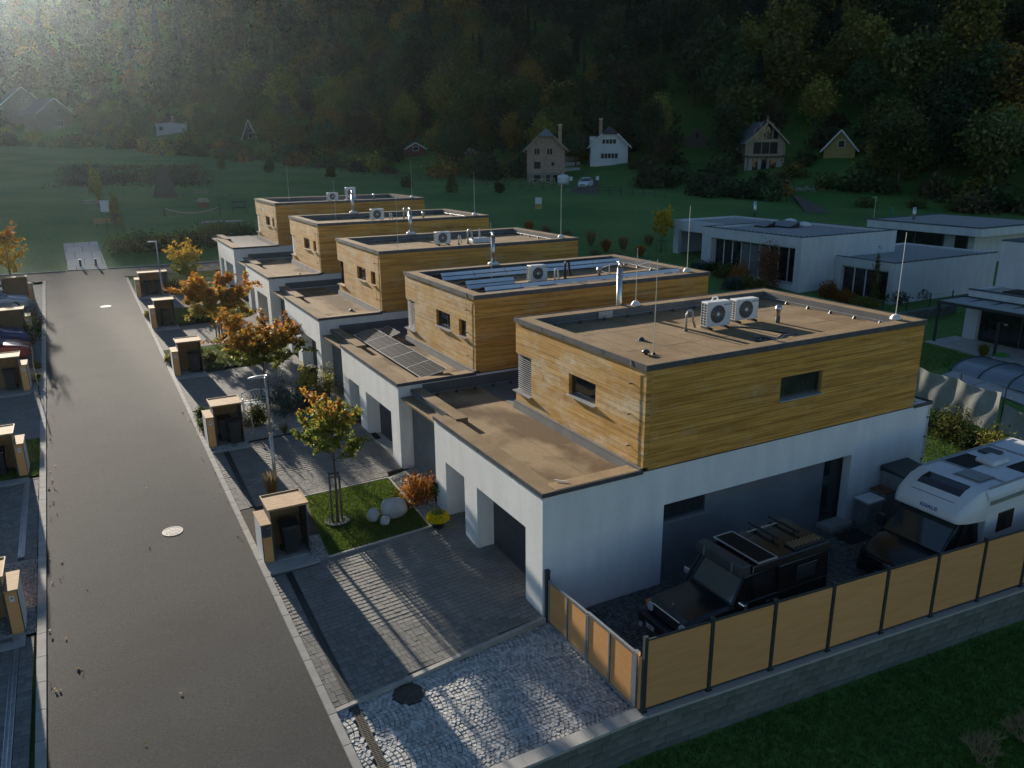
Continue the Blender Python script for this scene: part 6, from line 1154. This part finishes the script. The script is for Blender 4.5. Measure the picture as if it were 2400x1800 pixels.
r = np.random.default_rng(44); P = np.array([onground(u, v) for u, v in zip(r.uniform(150,480,700), r.uniform(392,440,700))]); P = np.repeat(P, 9, 0)+r.normal(size=(6300,3))*np.array([1.2,1.2,.25])+np.array([0,0,.45])
tag(inst('tall_weeds', leafmesh('tall_weeds', P, .32, palette([(.10,.075,.05),(.13,.10,.06),(.07,.065,.035)],[2,1,2],len(P),r), M['leaf_far'], 44, .2)), 'brownish tall weeds beyond the playground', kind='stuff')
for k, (px_, py_) in enumerate(((300,590),(340,585),(385,588),(430,580),(470,575),(515,580),(500,555),(560,560))):
    g_, s = sc_(px_, py_); bush('verge_shrub', 'dark scrub on the bank behind the road end, %s' % ['leftmost','second','third','fourth','fifth','rightmost of the front row','back row left','back row right'][k], g_, 2.0, 1.3, 1500, .12, DKG if k % 2 else OLV, 190+k, 20, group='scrub behind the road end')
# distant walker on the path
g_ = onground(2088,512); t = thing('person', 'walker in a teal jacket on the path below the wood', 'person', tuple(g_), R(40))
me = bpy.data.meshes.new('body'); J = [(0,0,.92),(0,0,1.2),(0,0,1.42),(0,0,1.52),(0,0,1.66),(.1,0,.88),(.12,.1,.48),(.12,-.02,.05),(.12,.12,.03),(-.1,0,.88),(-.12,-.1,.48),(-.12,-.28,.08),(-.12,-.14,.03),(.19,0,1.38),(.24,-.06,1.12),(.24,.08,.9),(-.19,0,1.38),(-.24,.06,1.12),(-.24,.16,.92)]
me.from_pydata(J, [(0,1),(1,2),(2,3),(3,4),(0,5),(5,6),(6,7),(7,8),(0,9),(9,10),(10,11),(11,12),(2,13),(13,14),(14,15),(2,16),(16,17),(17,18)], []); o = inst('body', me, t); md = o.modifiers.new('skin','SKIN'); 
for k, q in enumerate((.15,.15,.13,.06,.10,.1,.075,.05,.04,.1,.075,.05,.04,.07,.05,.04,.07,.05,.04)): me.skin_vertices[0].data[k].radius = (q, q)
me.skin_vertices[0].data[0].use_root = True; o.modifiers.new('smooth','SUBSURF').levels = 1; me.materials.append(mat('teal_jacket', (.04,.16,.16), (.05,.2,.2), 2, .8))
MB().ball((0,.01,1.70),.11,.12,.09).build('hair', M['dark'], t)
M['glass_far'] = mat('dark_glass', (.010,.011,.012), (.02,.021,.022), 2, .35, spec=.2)
# ------------------------------------------------------------------ houses at the foot of the wood
HB = []                                              # photograph boxes that trees must leave open: u0, v0, u1, v1, depth
def gable(px_, py_, D, w, dp, hw, hr, name, label, wallm, roofm, wins=(), hip=0, ov=.45, twist=0, base=None, cat='house', winm='frame_w', chim=None, ext=None):
    g_ = np.array(onground(px_, py_)) if D is None else atdist(px_, py_, D); th = math.atan2(CAM[1]-g_[1], CAM[0]-g_[0])+math.pi/2+twist
    T = thing(name, label, cat, tuple(g_), th); zr = hw+hr; zc_ = zr-hip*hr; xc = hip*w/2
    poly = [(-w/2,-2.5),(w/2,-2.5),(w/2,hw)]+([(xc,zc_),(-xc,zc_)] if hip else [(0,zr)])+[(-w/2,hw)]
    MB().prism(poly, 0, dp, 'y').build('wall', M[wallm], T)
    k = hr/(w/2); e = (w/2+ov, hw-ov*k); hb = hip*2.2; rf = []
    for s in (-1, 1):
        P_ = [(s*e[0],-ov,e[1]), (s*xc,-ov,zc_) if hip else (0,-ov,zr), (0,hb if hip else -ov,zr), (0,dp+ov,zr), (s*e[0],dp+ov,e[1])]
        if not hip: P_ = [P_[0],P_[2],P_[3],P_[4]]
        n = len(P_); b = MB().add([(p[0],p[1],p[2]+.05) for p in P_]+[(p[0],p[1],p[2]+.24) for p in P_], [tuple(range(n)),tuple(range(n,2*n))]+[(i,(i+1)%n,(i+1)%n+n,i+n) for i in range(n)]); rf.append(b.build('roof', M[roofm], T))
        MB().beam((s*e[0],-ov-.02,e[1]+.1),(s*xc,-ov-.02,zc_+.1) if hip else (0,-ov-.02,zr+.1),.06,.26).build('barge_board', M[winm], rf[-1])
    if hip: MB().add([(-xc,-ov,zc_+.25),(xc,-ov,zc_+.25),(0,hb,zr+.25),(-xc,-ov,zc_+.05),(xc,-ov,zc_+.05),(0,hb,zr+.05)], [(0,1,2),(3,5,4),(0,3,4,1),(1,4,5,2),(2,5,3,0)]).build('hip_roof', M[roofm], T)
    for (x0, x1, z0, z1, nm) in wins:
        f = MB().box(x0-.08,-.05,z0-.08,x1+.08,-.004,z0).box(x0-.08,-.05,z1,x1+.08,-.004,z1+.08).box(x0-.08,-.05,z0,x0,-.004,z1).box(x1,-.05,z0,x1+.08,-.004,z1); 
        for q in range(1, nm): xx = x0+q*(x1-x0)/nm; f.box(xx-.05,-.05,z0,xx+.05,-.004,z1)
        o = f.build('window', M[winm], T)
        for q in range(nm): a = x0+q*(x1-x0)/nm; MB().box(a+.04,-.03,z0,a+(x1-x0)/nm-.04,-.006,z1).build('pane', M['glass_far'], o)
    if chim: MB().box(chim[0]-.3,chim[1]-.3,chim[2],chim[0]+.3,chim[1]+.3,chim[3]).build('chimney', M['brickw'], T); MB().box(chim[0]-.36,chim[1]-.36,chim[3],chim[0]+.36,chim[1]+.36,chim[3]+.15).build('chimney_cap', M['plastic_w'], T)
    Dd = (g_-CAM)@_d; s_ = F_PX/Dd; HB.append((px_-s_*(w/2), py_-s_*zr, px_+s_*(w/2), py_-s_*.8, Dd)); return T, s_
M['brickw2'] = brickmat('hollow_brick_wall', (.33,.20,.145), (.42,.30,.23), (.2,.16,.14), .5, .25, .02, .1, True)
T, s = gable(1279,427,None,6.9,9,6.0,3.3,'brick_house','unfinished brick house with half-hipped grey tile roof below the wood','brickw2','tile',[(-2.1,-1.1,4.9,5.9,2),(.2,1.2,4.9,5.9,2),(-2.2,-.9,2.4,3.6,1),(1.0,1.6,2.9,3.5,1),(-2.2,-.9,.1,1.3,1),(0,.8,.1,1.3,1),(1.3,2.2,.1,1.3,1)],.42,.7,chim=(2.6,3,6.5,10.0),winm='timber')
MB().box(-3.47,-.012,-2,3.47,-.002,1.6).build('block_plinth', M['block'], T)
T, s = gable(1427,386,None,7.2,9,3.6,3.4,'white_house','white house with dark half-hipped roof below the wood','offwhite','tile_d',[(-1.4,1.3,3.9,4.7,4),(-1.6,1.7,1.2,2.1,5)],.40,.6,twist=.1,chim=(-1.6,1.5,5.5,8.4))
MB().box(-3.7,1.2,3.2,-2.2,4,5.3).build('dormer', M['white'], T); MB().box(-4.1,1.0,5.3,-1.8,4.2,5.5).build('dormer_roof', M['tile_d'], T); MB().box(-3.65,-.5,-.3,3.65,-.02,.05).build('balcony', M['galv'], T)
T, s = gable(1790,396,None,6.2,7,5.0,2.9,'timber_house','timber-fronted house under construction with glazed gable','timber','tile',[(-2.2,2.2,2.6,4.6,3)],0,.9,twist=.35,winm='timber')
MB().box(-3.53,-.03,-2,3.53,-.004,2.0).build('concrete_floor', M['conc'], T)
for x0, x1 in ((-2.2,-1.2),(-.6,.4),(.9,2.2)): MB().box(x0,-.06,-.2,x1,-.031,1.7).build('doorway', M['glass'], T)
for x in (-2.2,-1.1,0,1.1,2.2): MB().box(x-.09,-.12,5.0,x+.09,-.02,5.6+3.3*(1-abs(x)/3.5)).build('gable_beam', M['timber'], T)
for x0, x1 in ((-2.1,-1.2),(-1.0,-.1),(.1,1.0),(1.2,2.1)): m_ = max(abs(x0),abs(x1)); n_ = min(abs(x0),abs(x1)); a_, c_ = (x0, x1); MB().prism([(a_,5.15),(c_,5.15),(c_,5.4+3.1*(1-abs(c_)/3.5)),(a_,5.4+3.1*(1-abs(a_)/3.5))],-.05,-.01,'y').build('gable_pane', M['glass'], T)
MB().box(-3.6,-1.1,2.1,3.6,-.04,2.25).build('balcony', M['post'], T)
for x in (-3.4,0,3.4): MB().box(x-.07,-1.1,-2,x+.07,-.96,2.1).build('balcony_post', M['post'], T)
for q in range(9): MB().box(-3.62,-.09,2.4+q*.3,-2.3,-.04,2.62+q*.3).build('log', M['timber'], T); MB().box(2.3,-.09,2.4+q*.3,3.62,-.04,2.62+q*.3).build('log', M['timber'], T)
gable(1965,378,None,5.2,6,2.2,3.0,'yellow_cabin','yellow gabled cabin with one white window','yellow','tile_d',[(-.3,.7,2.4,3.5,1)],0,.6,cat='cabin')
gable(1632,347,None,4.6,6,1.4,2.4,'dark_cabin','dark wooden cabin half hidden in thicket','woodpost','tile_d',[(-.3,.3,1.9,2.8,1)],0,.6,cat='cabin',winm='woodpost')
T, s = gable(585,326,None,4.2,6,.0,5.2,'a_frame_cabin','dark A-frame cabin with white barge boards','woodpost','tile_d',[(-.25,.35,3.0,3.6,1),(-.2,.8,.3,1.6,1)],0,.3,cat='cabin')
gable(403,313,None,9.0,7,2.6,.5,'low_white_house','low white outbuilding with chimney by the meadow','offwhite','tile_d',[(-3.5,-2.5,1.0,2.0,1)],0,.3,chim=(.6,3,2.5,5.2),cat='house')
M['tanr'] = mat('tan_render', (.17,.145,.125), (.21,.18,.155), 1, .9); M['tile_v'] = mat('violet_roof_tile', (.10,.085,.10), (.14,.12,.14), 3, .8)
gable(135,303,None,11.4,11,5.2,4.6,'tan_house','tan gabled house with violet roof far on the left','tanr','tile_v',[(-1.6,-.2,5.2,6.6,1),(.7,2.1,5.2,6.6,1),(-.6,2.2,1.0,2.8,3)],0,.8,twist=.42)
gable(62,287,None,13,11,6.0,5.5,'far_left_house','pale house with steep roof at the left edge','tanr','tile_v',[(-.5,.8,3.0,4.4,2),(2.2,3.4,3.0,4.4,2),(-.2,.7,6.8,7.6,1),(1.6,2.4,6.8,7.6,1)],0,.8,twist=.25)
M['mint'] = mat('mint_paint', (.22,.33,.29), (.26,.37,.33), 2, .8); M['redp'] = mat('red_shed_paint', (.13,.035,.03), (.16,.05,.04), 2, .8)
gable(1103,378,None,2.0,2.5,1.7,.9,'garden_shed','small mint green garden shed in the scrub','mint','tile_d',[(-.6,.6,1.2,1.8,2)],0,.25,cat='shed'); gable(975,366,None,4.2,4,1.6,1.2,'garden_shed','dark red shed in the scrub at the wood edge','redp','tile_d',[(-.6,.6,1.2,2.0,1)],0,.4,cat='shed')
g_ = atdist(1320,423,139); g_[2] = tz(g_[0],g_[1]); t = thing('water_tank', 'white ribbed round tank beside the brick house', 'tank', tuple(g_)); MB().lathe([(1.0,0),(1.0,.5),(1.05,.55),(1.0,.6),(1.0,1.1),(1.05,1.15),(1.0,1.2),(1.0,1.5),(.7,1.75),(.1,1.8)], n=22).build('shell', M['plastic_w'], t, True); MB().lathe([(.2,1.8),(.2,1.9)], n=12).build('cap', M['plastic_w'], t)
HB.append((1300,385,1345,425,139))
for k in range(3):
    g_ = atdist(1340,402-k*13,152+k*3.5); o = MB().box(-1.6,-.15,-2,1.6,.15,.75).build('terrace_wall', M['conc'], None, loc=tuple(g_), rz=-.45); tag(o, 'pale terrace wall beside the brick house, %s' % ['lowest','middle','top'][k], 'wall')
HB.append((1315,330,1450,440,150))
g_ = onground(1365,442); car((g_[0],g_[1],g_[2]+.02), math.atan2(CAM[1]-g_[1], CAM[0]-g_[0])+math.pi-.25, WHTP, 'white estate car parked before the white house', 1.0)
bpy.data.objects['parked_car.003'].location += Vector((.0,.0,.03)); HB.append((1335,400,1400,470,128))
d_ = [onground(1330,452), onground(1395,455), onground(1405,420), onground(1378,418)]; tag(MB().add([(p[0],p[1],p[2]+.02) for p in d_], [(0,1,2,3)]).build('farm_drive', mat('dirt_drive', (.08,.065,.055), (.11,.09,.075), 2, .9)), kind='structure')
for k, (px_, py_) in enumerate(((1338,427),(1400,426))): g_ = onground(px_, py_); t = thing('gate_pillar', ['left white gate pillar by the estate car','right white gate pillar by the estate car'][k], 'pillar', tuple(g_)); MB().box(-.22,-.22,-.2,.22,.22,.95).build('shaft', M['white'], t); MB().box(-.26,-.26,.95,.26,.26,1.03).build('cap', M['conc'], t)
g_ = onground(1275,432); t = thing('wood_trestle', 'rough timber trestle before the brick house', 'trestle', (g_[0]-1,g_[1]-1,tz(g_[0]-1,g_[1]-1)), -.45)
for a, c in (((-2.2,0,0),(-2.2,0,1.2)),((2.2,0,0),(2.2,0,1.2)),((0,0,0),(0,0,1.1)),((-2.2,0,1.0),(2.2,0,1.0)),((-2,0,.1),(0,0,1)),((2,0,.1),(0,0,1))): MB().beam(a, c, .09, .12).build('beam', M['timber'], t)
HB.append((1225,300,1330,425,138))
g_ = onground(1885,446); r = np.random.default_rng(3); b = MB(); t = thing('brush_pile', 'pale heap of cut branches below the yellow cabin', 'brush pile', tuple(g_))
for k in range(60): a = r.uniform(0,6.28); p0 = r.normal(size=3)*np.array([1.4,1.4,.1]); b.tube([tuple(p0+np.array([0,0,.1])), tuple(p0+np.array([math.cos(a)*1.2,math.sin(a)*1.2,r.uniform(0,.9)]))], [.05,.015], 4)
b.build('branches', M['conc'], t); HB.append((1860,420,1915,450,120))
q = [onground(1855,455), onground(1890,500), onground(1945,500), onground(1900,470)]; tag(MB().add([(p[0],p[1],p[2]+.06) for p in q], [(0,1,2,3)]).build('dirt_track', mat('bare_earth', (.09,.075,.055), (.13,.11,.085), 2, .95)), kind='structure')
HB.append((1865,455,1930,500,110)); 
HB = [h for h in HB if not (960 < h[0] < 1100 and h[4] > 160)]
# ------------------------------------------------------------------ wood on the hill
def forest_tree(kind, seed, n=1150, size=.42):
    r = np.random.default_rng(seed); H_ = 1.0
    if kind == 'conifer':
        k = r.uniform(.12,1,n)**.8; a = r.uniform(0,6.28,n); rad = (1.02-k)*2.5*np.sqrt(r.uniform(.15,1,n))*(.75+.25*np.sin(k*46)); P = np.stack([rad*np.cos(a), rad*np.sin(a), k*15-.12*rad],1); flat = 1.0
    elif kind == 'pine':
        c = r.normal(size=(12,3))*np.array([1.1,1.1,1.5])+np.array([0,0,13.2]); P = (c[r.integers(0,12,n)]+r.normal(size=(n,3))*.65); flat = .4
    else:
        K = 30; v = r.normal(size=(K,3)); v /= np.linalg.norm(v,axis=1)[:,None]; v[:,2] = v[:,2]*.9; asp = {'round':(3.2,3.6),'tall':(2.5,4.9),'wide':(3.9,3.5)}[kind]
        c = v*np.array([asp[0],asp[0],asp[1]])*r.uniform(.45,1.0,(K,1)); zc0 = {'round':7.2,'tall':7.6,'wide':6.6}[kind]; P = c[r.integers(0,K,n)]+r.normal(size=(n,3))*.75; P[:,2] += zc0; P = P[P[:,2] > 1.4]; flat = .5
    return P, flat
FCOL = {'olive': ([(.09,.12,.03),(.12,.145,.037),(.05,.075,.02)],[3,2,2]), 'green': ([(.045,.088,.032),(.065,.11,.04),(.035,.065,.024)],[3,2,2]), 'amber': ([(.26,.165,.035),(.31,.21,.04),(.18,.13,.03)],[3,2,2]), 'brown': ([(.10,.085,.037),(.12,.10,.045),(.07,.065,.03)],[3,2,2]), 'dark': ([(.022,.045,.028),(.032,.06,.035),(.016,.034,.02)],[3,2,2]), 'gold': ([(.21,.20,.038),(.26,.235,.045),(.15,.15,.03)],[3,2,2])}
VAR = [('round','olive'),('tall','green'),('wide','olive'),('round','amber'),('tall','brown'),('wide','green'),('conifer','dark'),('pine','dark'),('round','gold'),('tall','gold'),('wide','brown'),('conifer','green')]
FLAB = {'olive':'olive green broadleaf tree', 'green':'dark green broadleaf tree', 'amber':'amber autumn tree', 'brown':'brown-leaved broadleaf tree', 'dark':'dark conifer', 'gold':'yellow-green broadleaf tree'}
VM = []; TR = {}
for i, (kd, cl) in enumerate(VAR):
    r = np.random.default_rng(300+i); P, fl = forest_tree(kd, 300+i, 3200); VM.append((leafmesh('crown', P, .28 if kd != 'conifer' else .24, palette(*FCOL[cl], len(P), r, .14), M['leaf_far'], i, .6, fl), P, fl))
    b = MB(); top = 12.5 if kd == 'pine' else (13.5 if kd == 'conifer' else 8.5); b.tube([(0,0,-1.5),(.1,.05,top*.5),(0,.15,top)], [.26,.19,.06], 6)
    if kd not in ('conifer','pine'):
        for k in range(9): a = k*2.4; z = 3+k*.45; b.tube([(0,0,z),(1.3*math.cos(a),1.3*math.sin(a),z+1.3),(2.3*math.cos(a),2.3*math.sin(a),z+2.9)], [.1,.06,.02], 4)
    TR[i] = b.mesh('trunk', M['bark'])
r = np.random.default_rng(77); gx, gy = np.meshgrid(np.arange(-150,340,7.4), np.arange(-60,520,7.4)); gx = gx.ravel()+r.uniform(-2.9,2.9,gx.size); gy = gy.ravel()+r.uniform(-2.9,2.9,gy.size)
ed = edge_dist(gx, gy); k = ed > 4; gx, gy, ed = gx[k], gy[k], ed[k]; gzz = terrain(gx, gy); Wv = np.stack([gx,gy,gzz],1)-CAM; dp_ = Wv@_d; U = 1200+F_PX*(Wv@CR)/dp_; Vv = 900-F_PX*(Wv@CU)/dp_
k = (dp_ > 20)&(U > -520)&(U < 2620)&(Vv > -190); gx, gy, gzz, dp_, U, Vv, ed = [q[k] for q in (gx,gy,gzz,dp_,U,Vv,ed)]
keep = np.ones(len(gx), bool); sc = r.uniform(.8,1.6,len(gx))*np.where(ed < 22, .72, 1.0)
for i in range(len(gx)):
    s_ = F_PX/dp_[i]; w_, h_ = 3.0*s_*sc[i], 10.5*s_*sc[i]
    for (u0,v0,u1,v1,D) in HB:
        if dp_[i] < D+5 and U[i]+w_ > u0 and U[i]-w_ < u1 and Vv[i] > v0 and Vv[i]-h_ < v1: keep[i] = False; break
gx, gy, gzz, dp_, U, Vv, ed, sc = [q[keep] for q in (gx,gy,gzz,dp_,U,Vv,ed,sc)]
order = np.argsort(dp_); 
def pickv(i):
    # pines and firs high in the middle, gold and amber to the right and along the foot
    u, e = U[i], ed[i]; q = r.random()
    if 1150 < u < 1800 and e > 45: return r.choice([6,7,7,6,11,1,5])
    if e < 30: return r.choice([0,2,3,8,4,5,1,5,2])
    if u > 1800: return r.choice([8,9,0,1,5,8,3,2,6])
    return r.choice([0,1,2,5,5,10,6,11,1,8,3])
proto = {}; cnt = 0; far = []
for i in order:
    v = int(pickv(i)); ins = -60 < U[i] < 2460 and Vv[i]-8*F_PX/dp_[i] > -60
    if cnt < 290 and ins:
        zn = [n_ for u_, n_ in ((330,'the tan house'),(700,'the A-frame cabin'),(1060,'the red shed'),(1200,'the mint shed'),(1350,'the brick house'),(1560,'the white house'),(1880,'the timber house'),(2060,'the yellow cabin'),(9999,'the far white villa')) if U[i] < u_][0]
        lab = FLAB[VAR[v][1]]+(' low on the slope behind ' if ed[i] < 30 else (' on the mid slope above ' if ed[i] < 62 else ' high on the slope above '))+zn; T = thing('forest_tree', lab, 'tree', (gx[i],gy[i],gzz[i]), r.uniform(0,6.28), lab); T.scale = (sc[i]*r.uniform(.9,1.1), sc[i]*r.uniform(.9,1.1), sc[i]); inst('crown', VM[v][0], T); inst('trunk', TR[v], T); cnt += 1
    else: far.append((i, v))
PP, TT = [], []
for i, v in far:
    P = VM[v][1]; n = 560 if dp_[i] < 260 else 400; q = P[r.integers(0,len(P),n)]*sc[i]; a = r.uniform(0,6.28); x, y = q[:,0]*math.cos(a)-q[:,1]*math.sin(a), q[:,0]*math.sin(a)+q[:,1]*math.cos(a)
    PP.append(np.stack([x+gx[i],y+gy[i],q[:,2]+gzz[i]],1)); TT.append(palette(*FCOL[VAR[v][1]], n, r, .14)*r.uniform(.35,1.3))
PP, TT = np.concatenate(PP), np.concatenate(TT)
wd = inst('far_wood', leafmesh('far_wood', PP, .56, TT, M['leaf_far'], 500, .62, .5)); tag(wd, 'mass of trees higher up the dark wooded hill', kind='stuff')
b = MB()
for i, v in far[:900]:
    if VAR[v][0] in ('pine','conifer') or r.random() < .25: b.tube([(gx[i],gy[i],gzz[i]-1),(gx[i]+.2,gy[i],gzz[i]+12*sc[i])], [.2,.08], 4)
tag(b.build('trunks', mat('pale_trunk', (.11,.095,.08), (.16,.14,.12), 3, .9), wd), kind='stuff')
print('forest', cnt, len(far), len(PP))
# scrub along the foot of the wood
r = np.random.default_rng(88); SB = []
for k in range(5):
    rr_ = np.random.default_rng(400+k); v = rr_.normal(size=(18,3)); v[:,2] = abs(v[:,2]); v /= np.linalg.norm(v,axis=1)[:,None]; c = v*np.array([1.5,1.5,1.7])*rr_.uniform(.4,1,(18,1)); P = c[rr_.integers(0,18,620)]+rr_.normal(size=(620,3))*.42; P = P[P[:,2] > -.1]
    SB.append(leafmesh('foliage', P, .24, palette(*FCOL[['olive','green','brown','amber','gold'][k]], len(P), rr_, .25), M['leaf_far'], 400+k, .55, .4))
st = MB(); 
for k in range(7): a = k*.9; st.tube([(0,0,-.3),(.6*math.cos(a),.6*math.sin(a),.9),(1.1*math.cos(a),1.1*math.sin(a),1.9)], [.06,.04,.012], 4)
stm = st.mesh('stem', M['bark']); n = 0; seg = np.concatenate([np.linspace(EDGE[i], EDGE[i+1], int(np.hypot(*(EDGE[i+1]-EDGE[i]))/2.0)+1)[:-1] for i in range(2, len(EDGE)-2)])
SL = ['olive','dark green','brown','amber','yellow-green']
CAND = [(p+np.array([r.normal()*3, r.normal()*3])+np.array([.78,.55])*r.choice([-2,3,9,16,24,32])) for p in seg for q in range(3)]
r.shuffle(CAND); CAND.sort(key=lambda p: (p[0]-CAM[0])**2+(p[1]-CAM[1])**2 > 190**2)
for p in CAND:
    for q in range(1):
        x, y = p; z = tz(x,y); w = np.array([x,y,z])-CAM; D = w@_d
        if D < 30: continue
        u, v = 1200+F_PX*(w@CR)/D, 900-F_PX*(w@CU)/D; s_ = F_PX/D; S = r.uniform(.8,2.0)
        if not (-80 < u < 2480) or n >= 295: continue
        if any(D < Dh+3 and u+1.5*S*s_ > u0 and u-1.5*S*s_ < u1 and v > v0 and v-2.6*S*s_ < v1 for (u0,v0,u1,v1,Dh) in HB): continue
        k = int(r.choice(5, p=[.3,.3,.2,.1,.1])); zn = [n_ for u_, n_ in ((330,'near the tan house'),(700,'near the A-frame cabin'),(1060,'near the red shed'),(1200,'near the mint shed'),(1350,'near the brick house'),(1560,'near the white house'),(1880,'near the timber house'),(2060,'near the yellow cabin'),(9999,'beyond the far white villa')) if u < u_][0]; lab = SL[k]+' bush in the scrub '+zn; T = thing('scrub_bush', lab, 'shrub', (x,y,z), r.uniform(0,6.28), lab); T.scale = (S,S,S*r.uniform(.8,1.2)); inst('foliage', SB[k], T); inst('stem', stm, T); n += 1
print('scrub', n)
# ------------------------------------------------------------------ air
hz = MB().box(-330, -75, -8, 480, 575, 175).build('haze', mat('unused', (.5,.5,.5))); tag(hz, 'thin bluish autumn haze over the valley', kind='stuff')
hm = bpy.data.materials.new('haze'); hm.use_nodes = True; hn = hm.node_tree; hn.nodes.remove(hn.nodes['Principled BSDF'])
pv_ = hn.nodes.new('ShaderNodeVolumePrincipled'); pv_.inputs['Color'].default_value = (.78,.92,1,1); pv_.inputs['Density'].default_value = .00006; pv_.inputs['Anisotropy'].default_value = .8
hn.links.new(pv_.outputs[0], hn.nodes['Material Output'].inputs['Volume']); hz.data.materials.clear(); hz.data.materials.append(hm)
